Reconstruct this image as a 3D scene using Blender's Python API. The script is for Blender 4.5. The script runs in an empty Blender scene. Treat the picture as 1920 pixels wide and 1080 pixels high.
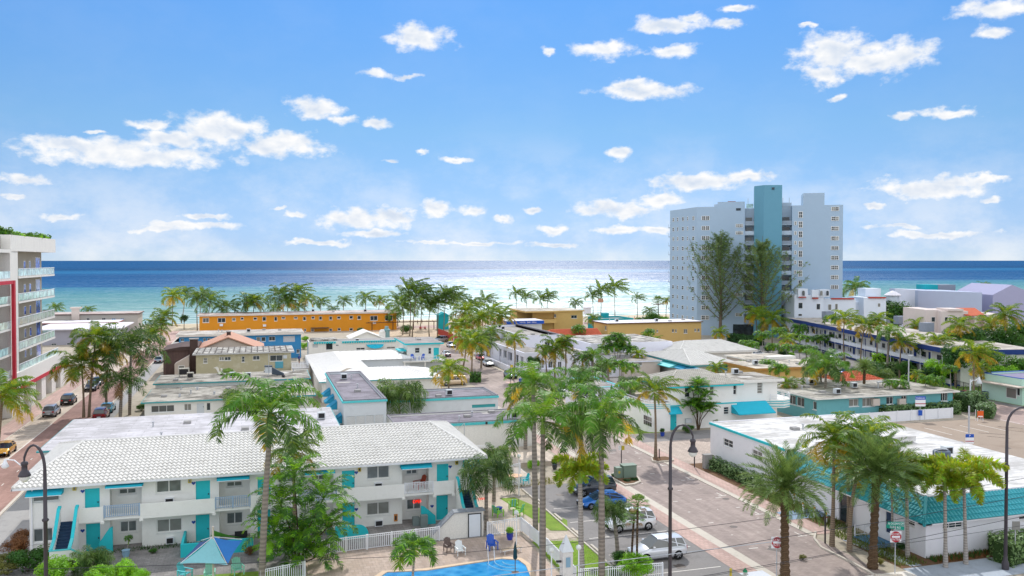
# Beachside town seen from a balcony: block frame, x = s (along the shore, to the right), y = t (towards the sea), z up, metres
SKY_AIR, SKY_DUST, SKY_OZ = .5, 0., 5.0
SKY_ST = .12; CLOUD = 8.; CLOUD_FILL = 1.6; SUN_ST = 3.15; EXPO = 0.
import bpy, math, random
from mathutils import Vector, Matrix, noise
C = bpy.context.scene.collection
SC = bpy.context.scene
PI = math.pi
# ------------------------------------------------------------------ survey helpers (measure the photograph once, place in block metres)
F_ = 1600.; H_ = 23.5; TH = math.radians(1.2); SHP = 52 - F_*math.tan(TH)
AY = math.atan(.3); CA, SA = math.cos(AY), math.sin(AY)
def _ray(px, py):
    x = (px-960)/F_; y = -(py-540+SHP)/F_
    X, Y, Z = x, math.cos(TH)+y*math.sin(TH), -math.sin(TH)+y*math.cos(TH)
    return X*CA+Y*SA, -X*SA+Y*CA, Z
def G(px, py, z=0.):
    s, t, w = _ray(px, py); k = (z-H_)/w; return s*k, t*k
def FP(px, py, t):
    s, q, w = _ray(px, py); k = t/q; return s*k, H_+w*k
def SP(px, py, s0):
    s, q, w = _ray(px, py); k = s0/s; return q*k, H_+w*k
def CF(X, Y): return X*CA+Y*SA, -X*SA+Y*CA
def depth(s, t): return s*SA+t*CA
# ------------------------------------------------------------------ materials
MATS = {}
def lin(h):
    if isinstance(h, tuple): return h
    h = h.lstrip('#'); r = []
    for i in (0, 2, 4):
        c = int(h[i:i+2], 16)/255; r.append(c/12.92 if c <= .04045 else ((c+.055)/1.055)**2.4)
    return tuple(r)
class NT:
    def __init__(s, name):
        m = bpy.data.materials.new(name); m.use_nodes = True; s.m = m; s.t = m.node_tree; s.t.nodes.clear()
        s.out = s.n('ShaderNodeOutputMaterial')
    def n(s, ty, **kw):
        nd = s.t.nodes.new(ty)
        for k, v in kw.items(): setattr(nd, k, v)
        return nd
    def l(s, a, b): s.t.links.new(a, b)
    def pos(s, scale=(1, 1, 1)):
        g = s.n('ShaderNodeNewGeometry'); mp = s.n('ShaderNodeMapping'); mp.inputs['Scale'].default_value = scale
        s.l(g.outputs['Position'], mp.inputs['Vector']); return mp.outputs[0]
    def noise(s, vec, scale, detail=4, rough=.55):
        n = s.n('ShaderNodeTexNoise'); n.inputs['Scale'].default_value = scale; n.inputs['Detail'].default_value = detail
        n.inputs['Roughness'].default_value = rough; s.l(vec, n.inputs['Vector']); return n.outputs['Fac']
    def ramp(s, fac, stops, interp='LINEAR'):
        r = s.n('ShaderNodeValToRGB'); r.color_ramp.interpolation = interp
        e = r.color_ramp.elements
        while len(e) < len(stops): e.new(.5)
        for k, (p, c) in enumerate(stops):
            e[k].position = p; e[k].color = tuple(c)+(1,) if len(c) == 3 else c
        s.l(fac, r.inputs[0]); return r.outputs[0]
    def mix(s, fac, a, b, blend='MIX'):
        m = s.n('ShaderNodeMix', data_type='RGBA', blend_type=blend)
        for sock, v in ((m.inputs[0], fac), (m.inputs[6], a), (m.inputs[7], b)):
            if isinstance(v, (int, float)): sock.default_value = v
            elif isinstance(v, tuple): sock.default_value = v+(1,) if len(v) == 3 else v
            else: s.l(v, sock)
        return m.outputs[2]
    def math(s, op, a, b=0.):
        m = s.n('ShaderNodeMath', operation=op)
        for k, v in enumerate((a, b)):
            if isinstance(v, (int, float)): m.inputs[k].default_value = v
            else: s.l(v, m.inputs[k])
        return m.outputs[0]
    def bump(s, h, strength, dist=.02):
        b = s.n('ShaderNodeBump'); b.inputs['Strength'].default_value = strength; b.inputs['Distance'].default_value = dist
        s.l(h, b.inputs['Height']); return b.outputs[0]
    def bsdf(s, col, rough=.8, metal=0, spec=.3, normal=None, **kw):
        p = s.n('ShaderNodeBsdfPrincipled')
        for nm, v in (('Base Color', col), ('Roughness', rough), ('Metallic', metal), ('Specular IOR Level', spec)):
            sock = p.inputs[nm]
            if isinstance(v, (int, float)): sock.default_value = v
            elif isinstance(v, tuple): sock.default_value = v+(1,)
            else: s.l(v, sock)
        for k, v in kw.items(): p.inputs[k].default_value = v
        if normal: s.l(normal, p.inputs['Normal'])
        return p.outputs[0]
    def fin(s, sh): s.l(sh, s.out.inputs[0]); return s.m
def mul(c, k): return tuple(min(1, x*k) for x in c)
def paint(name, col, rough=.8, var=.16, scale=.7, fine=9., stain=.0, spec=.3, bump=.12, staincol=None, metal=0):
    if name in MATS: return MATS[name]
    t = NT(name); c = lin(col); p = t.pos()
    f = t.noise(p, scale, 5, .6); g = t.noise(p, fine, 3, .6)
    k = t.mix(.5, f, g)
    k2 = t.ramp(k, [(.3, mul(c, 1-var)), (.7, mul(c, 1+var*.6))])
    if stain > 0:
        q = t.noise(p, scale*1.7, 6, .7)
        q = t.ramp(q, [(.52, (0, 0, 0)), (.66, (stain,)*3)])
        k2 = t.mix(q, k2, lin(staincol) if staincol else mul(c, .35))
    n = t.bump(g, bump, .03) if bump else None
    MATS[name] = t.fin(t.bsdf(k2, rough, metal, spec, n)); return MATS[name]
def streaked(name, col, dark=.5, sc=(1.3, 1.3, .12), amt=.35):
    if name in MATS: return MATS[name]
    t = NT(name); c = lin(col)
    f = t.noise(t.pos(sc), 3., 5, .65); g = t.noise(t.pos(), 14, 3)
    q = t.ramp(f, [(.5, (0, 0, 0)), (.72, (amt,)*3)])
    base = t.ramp(g, [(.3, mul(c, .9)), (.7, mul(c, 1.06))])
    MATS[name] = t.fin(t.bsdf(t.mix(q, base, mul(c, dark)), .85, 0, .25, t.bump(g, .15, .03))); return MATS[name]
def glass(name, tint='#1a2226', rough=.12, light=.35):
    if name in MATS: return MATS[name]
    t = NT(name); c = lin(tint)
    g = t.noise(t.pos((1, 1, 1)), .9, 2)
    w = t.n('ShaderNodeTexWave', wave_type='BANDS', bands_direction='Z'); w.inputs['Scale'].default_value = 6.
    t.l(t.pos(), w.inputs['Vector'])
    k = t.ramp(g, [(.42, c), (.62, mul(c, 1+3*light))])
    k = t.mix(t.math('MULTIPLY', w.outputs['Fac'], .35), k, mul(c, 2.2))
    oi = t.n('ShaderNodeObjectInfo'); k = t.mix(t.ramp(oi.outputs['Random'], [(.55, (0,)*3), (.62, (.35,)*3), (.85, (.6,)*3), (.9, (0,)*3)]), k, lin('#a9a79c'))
    MATS[name] = t.fin(t.bsdf(k, rough, 0, .6)); return MATS[name]
def flat_roof(name, col, dirt='#6d675e', amt=.7, scale=.25, seams=True):
    if name in MATS: return MATS[name]
    t = NT(name); c = lin(col); p = t.pos()
    f = t.noise(p, scale, 7, .68); g = t.noise(p, 2.3, 5, .7); h = t.noise(t.pos((.25, 1.6, 1)), 1.1, 5, .7)
    q = t.ramp(t.mix(.45, f, h), [(.455, (0, 0, 0)), (.56, (min(1, amt*1.15),)*3)])
    base = t.ramp(g, [(.3, mul(c, .82)), (.7, mul(c, 1.05))])
    k = t.mix(q, base, lin(dirt))
    if seams:
        b = t.n('ShaderNodeTexBrick'); b.inputs['Scale'].default_value = 1
        b.inputs['Brick Width'].default_value = 3.4; b.inputs['Row Height'].default_value = 1.05; b.inputs['Mortar Size'].default_value = .03
        b.inputs['Color1'].default_value = (1, 1, 1, 1); b.inputs['Color2'].default_value = (.9, .9, .9, 1); b.inputs['Mortar'].default_value = (.62, .62, .62, 1)
        t.l(p, b.inputs['Vector']); k = t.mix(.8, k, b.outputs[0], 'MULTIPLY')
    MATS[name] = t.fin(t.bsdf(k, .85, 0, .25, t.bump(g, .2, .04))); return MATS[name]
def pavers(name, col, col2, bw=.24, rh=.12, mortar=.6, patch=.25):
    if name in MATS: return MATS[name]
    t = NT(name); a, b_ = lin(col), lin(col2); p = t.pos()
    b = t.n('ShaderNodeTexBrick'); b.inputs['Scale'].default_value = 1; b.inputs['Brick Width'].default_value = bw; b.inputs['Row Height'].default_value = rh
    b.inputs['Mortar Size'].default_value = rh*.07; b.inputs['Color1'].default_value = a+(1,); b.inputs['Color2'].default_value = b_+(1,)
    b.inputs['Mortar'].default_value = mul(a, mortar)+(1,); t.l(p, b.inputs['Vector'])
    f = t.noise(p, .12, 6, .7); g = t.noise(t.pos((1.5, .12, 1)), 1, 4, .6)
    q = t.ramp(f, [(.35, (1-patch,)*3), (.65, (1+patch*.4,)*3)]); w = t.ramp(g, [(.4, (.88,)*3), (.6, (1.04,)*3)])
    k = t.mix(1., t.mix(1., b.outputs[0], q, 'MULTIPLY'), w, 'MULTIPLY')
    h = t.noise(p, 5, 5, .7); k = t.mix(t.ramp(h, [(.55, (0, 0, 0)), (.75, (.3,)*3)]), k, mul(a, .55))
    MATS[name] = t.fin(t.bsdf(k, .85, 0, .3, t.bump(h, .15, .02))); return MATS[name]
def leafmat(name, col, tr=None, amt=.35, rough=.5, var=.45):
    if name in MATS: return MATS[name]
    t = NT(name); c = lin(col); tc = lin(tr) if tr else mul(c, 1.9)
    f = t.noise(t.pos(), 1.7, 3); oi = t.n('ShaderNodeObjectInfo')
    k = t.ramp(f, [(.32, mul(c, 1-var)), (.68, mul(c, 1+var))])
    r = t.ramp(oi.outputs['Random'], [(0, (.78, .82, .8)), (1, (1.2, 1.14, 1.)) ])
    k = t.mix(1., k, r, 'MULTIPLY')
    a = t.bsdf(k, rough, 0, .4)
    b = t.n('ShaderNodeBsdfTranslucent'); t.l(t.mix(1., t.mix(.5, k, tc), r, 'MULTIPLY'), b.inputs[0])
    m = t.n('ShaderNodeMixShader'); m.inputs[0].default_value = amt; t.l(a, m.inputs[1]); t.l(b.outputs[0], m.inputs[2])
    MATS[name] = t.fin(m.outputs[0]); return MATS[name]
def barkmat(name, col, rings=7., dark=.6):
    if name in MATS: return MATS[name]
    t = NT(name); c = lin(col)
    w = t.n('ShaderNodeTexWave', wave_type='BANDS', bands_direction='Z'); w.inputs['Scale'].default_value = rings*.25; w.inputs['Distortion'].default_value = 2.
    w.inputs['Detail'].default_value = 3; t.l(t.pos(), w.inputs['Vector']); f = t.noise(t.pos(), 4, 5, .7)
    k = t.mix(.5, w.outputs['Fac'], f)
    k = t.ramp(k, [(.3, mul(c, dark)), (.7, mul(c, 1.15))])
    MATS[name] = t.fin(t.bsdf(k, .9, 0, .2, t.bump(w.outputs['Fac'], .5, .03))); return MATS[name]
def glow(name, col, st=2.):
    if name in MATS: return MATS[name]
    t = NT(name); e = t.n('ShaderNodeEmission'); e.inputs[0].default_value = lin(col)+(1,); e.inputs[1].default_value = st
    MATS[name] = t.fin(e.outputs[0]); return MATS[name]
def metal(name, col, rough=.4, m=.0, spec=.5): return paint(name, col, rough, .1, 2., 20., spec=spec, bump=.03, metal=m)
# ------------------------------------------------------------------ mesh builder
class MB:
    def __init__(s, smooth=False): s.v = []; s.f = []; s.fm = []; s.m = []; s.smooth = smooth
    def mi(s, m):
        if m not in s.m: s.m.append(m)
        return s.m.index(m)
    def face(s, pts, m):
        b = len(s.v); s.v += [tuple(p) for p in pts]; s.f.append(tuple(range(b, b+len(pts)))); s.fm.append(s.mi(m))
    def grid(s, rows, m, closed=False):
        b = len(s.v); n = len(rows[0]); k = s.mi(m)
        for r in rows: s.v += [tuple(p) for p in r]
        for i in range(len(rows)-1):
            for j in range(n if closed else n-1):
                j2 = (j+1) % n
                s.f.append((b+i*n+j, b+i*n+j2, b+(i+1)*n+j2, b+(i+1)*n+j)); s.fm.append(k)
    def box(s, x0, x1, y0, y1, z0, z1, m):
        if x1 < x0: x0, x1 = x1, x0
        if y1 < y0: y0, y1 = y1, y0
        if z1 < z0: z0, z1 = z1, z0
        b = len(s.v); k = s.mi(m)
        s.v += [(x0,y0,z0),(x1,y0,z0),(x1,y1,z0),(x0,y1,z0),(x0,y0,z1),(x1,y0,z1),(x1,y1,z1),(x0,y1,z1)]
        for f in ((0,3,2,1),(4,5,6,7),(0,1,5,4),(1,2,6,5),(2,3,7,6),(3,0,4,7)):
            s.f.append(tuple(b+i for i in f)); s.fm.append(k)
        return s
    def prism(s, poly, z0, z1, m, mtop=None):
        n = len(poly); b = len(s.v); k = s.mi(m)
        s.v += [(x, y, z0) for x, y in poly]+[(x, y, z1) for x, y in poly]
        for i in range(n):
            j = (i+1) % n; s.f.append((b+i, b+j, b+n+j, b+n+i)); s.fm.append(k)
        s.f.append(tuple(b+n+i for i in range(n))); s.fm.append(s.mi(mtop or m))
        s.f.append(tuple(b+n-1-i for i in range(n))); s.fm.append(k); return s
    def xprism(s, poly, x0, x1, m):   # polygon in (y,z) swept along x
        n = len(poly); b = len(s.v); k = s.mi(m)
        s.v += [(x0, y, z) for y, z in poly]+[(x1, y, z) for y, z in poly]
        for i in range(n):
            j = (i+1) % n; s.f.append((b+i, b+j, b+n+j, b+n+i)); s.fm.append(k)
        s.f.append(tuple(b+n+i for i in range(n))); s.f.append(tuple(b+n-1-i for i in range(n))); s.fm += [k, k]; return s
    def yprism(s, poly, y0, y1, m):   # polygon in (x,z) swept along y
        n = len(poly); b = len(s.v); k = s.mi(m)
        s.v += [(x, y0, z) for x, z in poly]+[(x, y1, z) for x, z in poly]
        for i in range(n):
            j = (i+1) % n; s.f.append((b+i, b+j, b+n+j, b+n+i)); s.fm.append(k)
        s.f.append(tuple(b+n+i for i in range(n))); s.f.append(tuple(b+n-1-i for i in range(n))); s.fm += [k, k]; return s
    def tube(s, pts, r, m, n=6, cap=True):
        pts = [Vector(p) for p in pts]; rr = r if isinstance(r, (list, tuple)) else [r]*len(pts); rows = []
        up = Vector((0, 0, 1))
        for i, p in enumerate(pts):
            d = (pts[min(i+1, len(pts)-1)]-pts[max(i-1, 0)]).normalized()
            a = d.cross(up)
            if a.length < .05: a = d.cross(Vector((0, 1, 0)))
            a.normalize(); c = a.cross(d).normalized()
            rows.append([p+(a*math.cos(2*PI*j/n)+c*math.sin(2*PI*j/n))*rr[i] for j in range(n)])
        s.grid(rows, m, True)
        if cap: s.face(rows[0][::-1], m); s.face(rows[-1], m)
        return s
    def lathe(s, prof, x, y, m, n=12, z0=0.):
        rows = [[(x+r*math.cos(2*PI*j/n), y+r*math.sin(2*PI*j/n), z0+z) for j in range(n)] for r, z in prof]
        s.grid(rows, m, True)
        s.face(rows[-1], m); s.face(rows[0][::-1], m); return s
    def xform(s, M):
        s.v = [tuple(M @ Vector(p)) for p in s.v]; return s
    def add(s, o, M=None):
        b = len(s.v); s.v += [tuple(M @ Vector(p)) if M else p for p in o.v]
        mp = [s.mi(m) for m in o.m]
        s.f += [tuple(b+i for i in f) for f in o.f]; s.fm += [mp[k] for k in o.fm]; return s
    def mesh(s, name, off=None):
        me = bpy.data.meshes.new(name)
        v = s.v if off is None else [(a-off[0], b-off[1], c-off[2]) for a, b, c in s.v]
        me.from_pydata(v, [], s.f)
        for m in s.m: me.materials.append(m)
        me.polygons.foreach_set('material_index', s.fm)
        if s.smooth: me.polygons.foreach_set('use_smooth', [True]*len(s.f))
        me.update(); return me
def tag(o, label, cat, group=None, kind=None):
    if label: o['label'] = label
    if cat: o['category'] = cat
    if group: o['group'] = group
    if kind: o['kind'] = kind
    return o
def struct(name, mb, kind='structure'):
    o = bpy.data.objects.new(name, mb.mesh(name)); C.objects.link(o); o['kind'] = kind; return o
class Thing:
    def __init__(s, name, label, cat, x, y, z=0., rz=0., group=None, glob=True):
        s.o = bpy.data.objects.new(name, None); s.o.empty_display_size = .3; C.objects.link(s.o)
        s.o.location = (x, y, z); s.o.rotation_euler = (0, 0, rz); tag(s.o, label, cat, group)
        s.off = (x, y, z) if glob else None
    def part(s, name, mb, parent=None, label=None):
        me = mb if isinstance(mb, bpy.types.Mesh) else mb.mesh(name, s.off)
        o = bpy.data.objects.new(name, me); C.objects.link(o); o.parent = parent or s.o
        if label: o['label'] = label
        return o
def single(name, label, cat, mb, x, y, z=0., rz=0., group=None, glob=True):
    o = bpy.data.objects.new(name, mb.mesh(name, (x, y, z) if glob else None)); C.objects.link(o)
    o.location = (x, y, z); o.rotation_euler = (0, 0, rz); tag(o, label, cat, group); return o
def copy_tree(o, parent=None):
    c = o.copy(); C.objects.link(c); c.parent = parent
    for ch in list(o.children): copy_tree(ch, c)
    return c
def text_mb(txt, size, m, depth=.01):
    cu = bpy.data.curves.new('lettering', 'FONT'); cu.body = txt; cu.size = size; cu.extrude = depth; cu.align_x = 'CENTER'; cu.align_y = 'CENTER'
    o = bpy.data.objects.new('lettering', cu); C.objects.link(o)
    dg = bpy.context.evaluated_depsgraph_get(); me = o.evaluated_get(dg).to_mesh()
    mb = MB(); k = mb.mi(m); mb.v = [tuple(v.co) for v in me.vertices]; mb.f = [tuple(p.vertices) for p in me.polygons]; mb.fm = [k]*len(mb.f)
    o.evaluated_get(dg).to_mesh_clear(); bpy.data.objects.remove(o); bpy.data.curves.remove(cu); return mb
def text_on(txt, size, m, s, t, z, stretch=1., face='F', depth=.012):   # face F looks to -t
    mb = text_mb(txt, size, m, depth)
    return mb.xform(Matrix.Translation((s, t, z)) @ Matrix.Rotation(PI/2, 4, 'X') @ Matrix.Diagonal((stretch, 1, 1, 1)))
# ------------------------------------------------------------------ walls with openings
def wall_face(mb, o, u, n, L, z0, z1, holes, dep, m, mrev=None):
    """o origin (x,y), u along, n outward; holes (a0,a1,b0,b1)"""
    hs = [(max(.02, a0), min(L-.02, a1), max(z0, b0), min(z1-.02, b1)) for a0, a1, b0, b1 in holes]
    hs = [h for h in hs if h[1]-h[0] > .05 and h[3]-h[2] > .05]
    xs = sorted(set([0, L]+[v for h in hs for v in h[:2]])); zs = sorted(set([z0, z1]+[v for h in hs for v in h[2:]]))
    P = lambda a, z, d=0: (o[0]+u[0]*a-n[0]*d, o[1]+u[1]*a-n[1]*d, z)
    for i in range(len(xs)-1):
        for j in range(len(zs)-1):
            cx, cz = (xs[i]+xs[i+1])/2, (zs[j]+zs[j+1])/2
            if any(h[0] < cx < h[1] and h[2] < cz < h[3] for h in hs): continue
            mb.face([P(xs[i], zs[j]), P(xs[i+1], zs[j]), P(xs[i+1], zs[j+1]), P(xs[i], zs[j+1])], m)
    mr = mrev or m
    for a0, a1, b0, b1 in hs:
        mb.face([P(a0, b0), P(a0, b0, dep), P(a0, b1, dep), P(a0, b1)], mr); mb.face([P(a1, b0), P(a1, b1), P(a1, b1, dep), P(a1, b0, dep)], mr)
        mb.face([P(a0, b0), P(a1, b0), P(a1, b0, dep), P(a0, b0, dep)], mr); mb.face([P(a0, b1), P(a0, b1, dep), P(a1, b1, dep), P(a1, b1)], mr)
    return hs
def win_mesh(P, a0, a1, b0, b1, dep, nx, ny, fm, fw=.07, sill=True):
    mb = MB(); d0, d1 = dep+.02, dep-.05
    def bar(x0, x1, z0, z1, da=d1, db=d0):
        A = [P(x0, z0, da), P(x1, z0, da), P(x1, z1, da), P(x0, z1, da)]; B = [P(x0, z0, db), P(x1, z0, db), P(x1, z1, db), P(x0, z1, db)]
        mb.face(A, fm)
        for i in range(4): j = (i+1) % 4; mb.face([A[i], B[i], B[j], A[j]], fm)
    bar(a0, a1, b0, b0+fw); bar(a0, a1, b1-fw, b1); bar(a0, a0+fw, b0+fw, b1-fw); bar(a1-fw, a1, b0+fw, b1-fw)
    for i in range(1, nx): x = a0+(a1-a0)*i/nx; bar(x-fw*.4, x+fw*.4, b0+fw, b1-fw, d1+.01)
    for i in range(1, ny): z = b0+(b1-b0)*i/ny; bar(a0+fw, a1-fw, z-fw*.35, z+fw*.35, d1+.02)
    if sill: bar(a0-.06, a1+.06, b0-.09, b0-.003, -.06, .0)
    return mb
def openings(T, mb, o, u, n, L, z0, z1, specs, wm, dep=.14):
    """specs: dicts k= w/d/v, a0,a1,b0,b1"""
    hs = [(q['a0'], q['a1'], q['b0'], q['b1']) for q in specs]
    wall_face(mb, o, u, n, L, z0, z1, hs, dep, wm)
    P = lambda a, z, d=0: (o[0]+u[0]*a-n[0]*d, o[1]+u[1]*a-n[1]*d, z)
    for q in specs:
        a0, a1, b0, b1 = max(.02, q['a0']), min(L-.02, q['a1']), max(z0, q['b0']), min(z1-.02, q['b1'])
        if a1-a0 < .1 or b1-b0 < .1: continue
        if q['k'] == 'w':
            f = T.part('window', win_mesh(P, a0, a1, b0, b1, dep, q.get('nx', 2), q.get('ny', 1), q.get('fm') or MATS['window_frame'], q.get('fw', .07)), label=q.get('label'))
            g = MB(); g.face([P(a0, b0, dep-.01), P(a1, b0, dep-.01), P(a1, b1, dep-.01), P(a0, b1, dep-.01)], q.get('gm') or MATS['glass_dark'])
            T.part('pane', g, f)
        elif q['k'] == 'd':
            g = MB(); d = dep-.06
            A = [P(a0, b0, d), P(a1, b0, d), P(a1, b1, d), P(a0, b1, d)]; g.face(A, q['m'])
            w = T.part('door', g, label=q.get('label'))
            h = MB(); x = a0+(a1-a0)*(.12 if q.get('hl') else .88); z = b0+1.0; c = P(x, z, d-.05)
            h.box(c[0]-.04, c[0]+.04, c[1]-.04, c[1]+.04, z-.05, z+.05, MATS['dark_metal']); T.part('door_handle', h, w)
        elif q['k'] == 'l':   # louvre / grille
            g = MB(); nn = max(3, int((b1-b0)/.12))
            g.face([P(a0, b0, dep), P(a1, b0, dep), P(a1, b1, dep), P(a0, b1, dep)], MATS['glass_dark'])
            for i in range(nn):
                z = b0+(b1-b0)*i/nn; g.face([P(a0, z, .02), P(a1, z, .02), P(a1, z+.09, .1), P(a0, z+.09, .1)], q.get('m') or MATS['window_frame'])
            T.part('shutter', g)
        elif q['k'] == 'o':
            g = MB(); g.face([P(a0, b0, dep), P(a1, b0, dep), P(a1, b1, dep), P(a0, b1, dep)], q.get('m') or MATS['glass_dark']); T.part('dark_opening', g)
def px_specs(face, plane, org, items):
    """items: (kind,x0,y0,x1,y1,{opts}) pixel rectangles read on the facade plane"""
    out = []
    for it in items:
        k, x0, y0, x1, y1 = it[:5]; q = dict(it[5]) if len(it) > 5 else {}
        f = FP if face == 'F' else SP
        a = [f(x, (y0+y1)/2, plane)[0]-org for x in (x0, x1)]; xm = (x0+x1)/2
        b = [f(xm, y, plane)[1] for y in (y0, y1)]
        q.update(k=k, a0=min(a), a1=max(a), b0=min(b), b1=max(b)); out.append(q)
    return out
WHITEFR = None
def building(name, label, cat, s0, s1, t0, t1, h, wm, F=(), L=(), R=(), z0=0., roof=None, dep=.14, group=None):
    T = Thing(name, label, cat, (s0+s1)/2, t0, 0, group=group)
    mb = MB()
    openings(T, mb, (s0, t0), (1, 0), (0, -1), s1-s0, z0, h, px_specs('F', t0, s0, F), wm, dep)
    openings(T, mb, (s0, t0), (0, 1), (-1, 0), t1-t0, z0, h, px_specs('S', s0, t0, L), wm, dep)
    openings(T, mb, (s1, t0), (0, 1), (1, 0), t1-t0, z0, h, px_specs('S', s1, t0, R), wm, dep)
    mb.face([(s0, t1, z0), (s1, t1, z0), (s1, t1, h), (s0, t1, h)], wm)
    T.part('wall', mb)
    if roof:
        k = roof['k']; rm = roof['m']; fm = roof.get('fm', wm)
        if k == 'parapet':
            p = roof.get('p', .5); w = .22; d = MB()
            d.face([(s0+w, t0+w, h-p), (s1-w, t0+w, h-p), (s1-w, t1-w, h-p), (s0+w, t1-w, h-p)], rm)
            T.part('roof', d)
            c = MB(); e = .04
            for a0, a1, b0, b1 in ((s0-e, s1+e, t0-e, t0+w), (s0-e, s1+e, t1-w, t1+e), (s0-e, s0+w, t0+w, t1-w), (s1-w, s1+e, t0+w, t1-w)):
                c.box(a0, a1, b0, b1, h+.002, h+.09, fm)
            i = MB()
            for (a, b), (c2, d2) in (((s0+w, t0+w), (s1-w, t0+w)), ((s1-w, t0+w), (s1-w, t1-w)), ((s1-w, t1-w), (s0+w, t1-w)), ((s0+w, t1-w), (s0+w, t0+w))):
                i.face([(a, b, h-p), (c2, d2, h-p), (c2, d2, h), (a, b, h)], roof.get('im', wm))
            T.part('parapet', i); T.part('coping', c)
        elif k == 'slab':
            o = roof.get('o', .5); th = roof.get('th', .25); d = MB()
            d.box(s0-o, s1+o, t0-o, t1+o, h+.002, h+th, fm); T.part('fascia', d)
            d = MB(); d.box(s0-o+.12, s1+o-.12, t0-o+.12, t1+o-.12, h+th+.002, h+th+.05, rm); T.part('roof', d)
        elif k == 'hip':
            o = roof.get('o', .6); rh = roof.get('rh', 2.); hip = roof.get('hip', (t1-t0)/2); T.part('roof', hip_roof(s0-o, s1+o, t0-o, t1+o, h, rh, hip, rm, roof.get('tile', True)))
            d = MB(); d.box(s0-o+.02, s1+o-.02, t0-o+.02, t1+o-.02, h-.25, h-.02, fm); T.part('fascia', d)
    return T
def tile_slope(mb, A, B, Cc, D, m, cw=.33, ch=.42, amp=.06, lift=.11):
    """A,B eave ends (left,right), D,Cc ridge ends (left,right); columns run up the slope"""
    A, B, Cc, D = map(Vector, (A, B, Cc, D)); ex = (B-A); Lx = ex.length; ex.normalize()
    mid = ((Cc+D)/2-(A+B)/2); up = mid-ex*mid.dot(ex); Ls = up.length; up.normalize(); nn = ex.cross(up).normalized()
    if nn.z < 0: nn = -nn
    rows = max(1, int(Ls/ch)); dl = (D-A).dot(ex); dr = (Cc-A).dot(ex)
    for r in range(rows):
        y0, y1 = Ls*r/rows, Ls*(r+1)/rows
        def xr(y): f = y/Ls; return dl*f, Lx+(dr-Lx)*f
        xa, xb = min(xr(y0)[0], xr(y1)[0]), max(xr(y0)[1], xr(y1)[1])
        i0, i1 = int(math.floor(xa/cw*4)), int(math.ceil(xb/cw*4)); ra, rb, rc = [], [], []
        l0, r0 = xr(y0); l1, r1 = xr(y1)
        for i in range(i0, i1+1):
            x = i*cw/4; hgt = amp*(1+math.cos(2*PI*x/cw)*1.)+((i % 4) == 2)*-.02
            xA, xB = min(max(x, l0), r0), min(max(x, l1), r1)
            ra.append(A+ex*xA+up*y0+nn*(hgt+lift)); rb.append(A+ex*xB+up*(y1+.02)+nn*hgt); rc.append(A+ex*xA+up*y0+nn*-.01)
        mb.grid([rc, ra, rb], m)
def hip_roof(x0, x1, y0, y1, z, rh, hip, m, tile=True, cw=.33, ch=.42):
    mb = MB(); ym = (y0+y1)/2; rl, rr = (x0+hip, ym, z+rh), (x1-hip, ym, z+rh); a, b, c, d = (x0, y0, z), (x1, y0, z), (x1, y1, z), (x0, y1, z)
    for q in ((a, b, rr, rl), (b, c, rr, rr), (c, d, rl, rr), (d, a, rl, rl)):
        if tile: tile_slope(mb, *q, m, cw, ch)
        else:
            mb.face(q if q[2] != q[3] else q[:3], m)
    if tile:
        for p, q in ((a, rl), (b, rr), (c, rr), (d, rl), (rl, rr)):
            mb.tube([Vector(p)+Vector((0, 0, .08)), Vector(q)+Vector((0, 0, .12))], .11, m, 6)
    return mb
def awning(T, s0, s1, t, z0, z1, out, m, m2, parent=None, name='awning', stripes=False):
    """projects towards -t from the wall at t"""
    mb = MB(); v = .14; A = [(t, z1), (t-out*.92, z0+v), (t-out, z0+v), (t-out, z0), (t-out+.02, z0), (t-.0, z1-.06)]
    mb.xprism([(t, z1), (t-out, z0+v), (t-out, z0), (t-out+.03, z0), (t-out+.03, z0+v-.02), (t, z1-.06)], s0, s1, m)
    for x in (s0, s1-.03): mb.xprism([(t, z1-.01), (t-out, z0+v-.01), (t-out, z0+.01), (t, z0+.01)], x, x+.03, m)
    if m2: mb.box(s0-.003, s1+.003, t-out-.02, t-out-.003, z0-.03, z0+.02, m2)
    return T.part(name, mb, parent)
def awning_side(T, t0, t1, s, z0, z1, out, m, name='awning'):   # projects to -s
    mb = MB(); v = .14
    mb.yprism([(s, z1), (s-out, z0+v), (s-out, z0), (s-out+.03, z0), (s-out+.03, z0+v-.02), (s, z1-.06)], t0, t1, m)
    for y in (t0, t1-.03): mb.yprism([(s, z1-.01), (s-out, z0+v-.01), (s-out, z0+.01), (s, z0+.01)], y, y+.03, m)
    return T.part(name, mb)
def railing_mb(p0, p1, z0, h, m, step=.13, w=.03, post=1.8):
    mb = MB(); a, b = Vector((*p0, 0)), Vector((*p1, 0)); L = (b-a).length; d = (b-a)/L; n = Vector((-d.y, d.x, 0))
    def bar(x0, x1, za, zb, ww):
        q = [a+d*x0-n*ww/2, a+d*x1-n*ww/2, a+d*x1+n*ww/2, a+d*x0+n*ww/2]; mb.prism([(v.x, v.y) for v in q], za, zb, m)
    bar(0, L, z0+h-.05, z0+h, .05); bar(0, L, z0+.1, z0+.14, .04); bar(0, L, z0+h-.2, z0+h-.165, .035)
    k = int(L/step)
    for i in range(k+1): x = i*L/k; bar(x-w/2, x+w/2, z0+.14, z0+h-.05, w)
    k = max(1, round(L/post))
    for i in range(k+1): x = min(L-.04, max(.04, i*L/k)); bar(x-.04, x+.04, z0, z0+h+.04, .08)
    return mb
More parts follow.
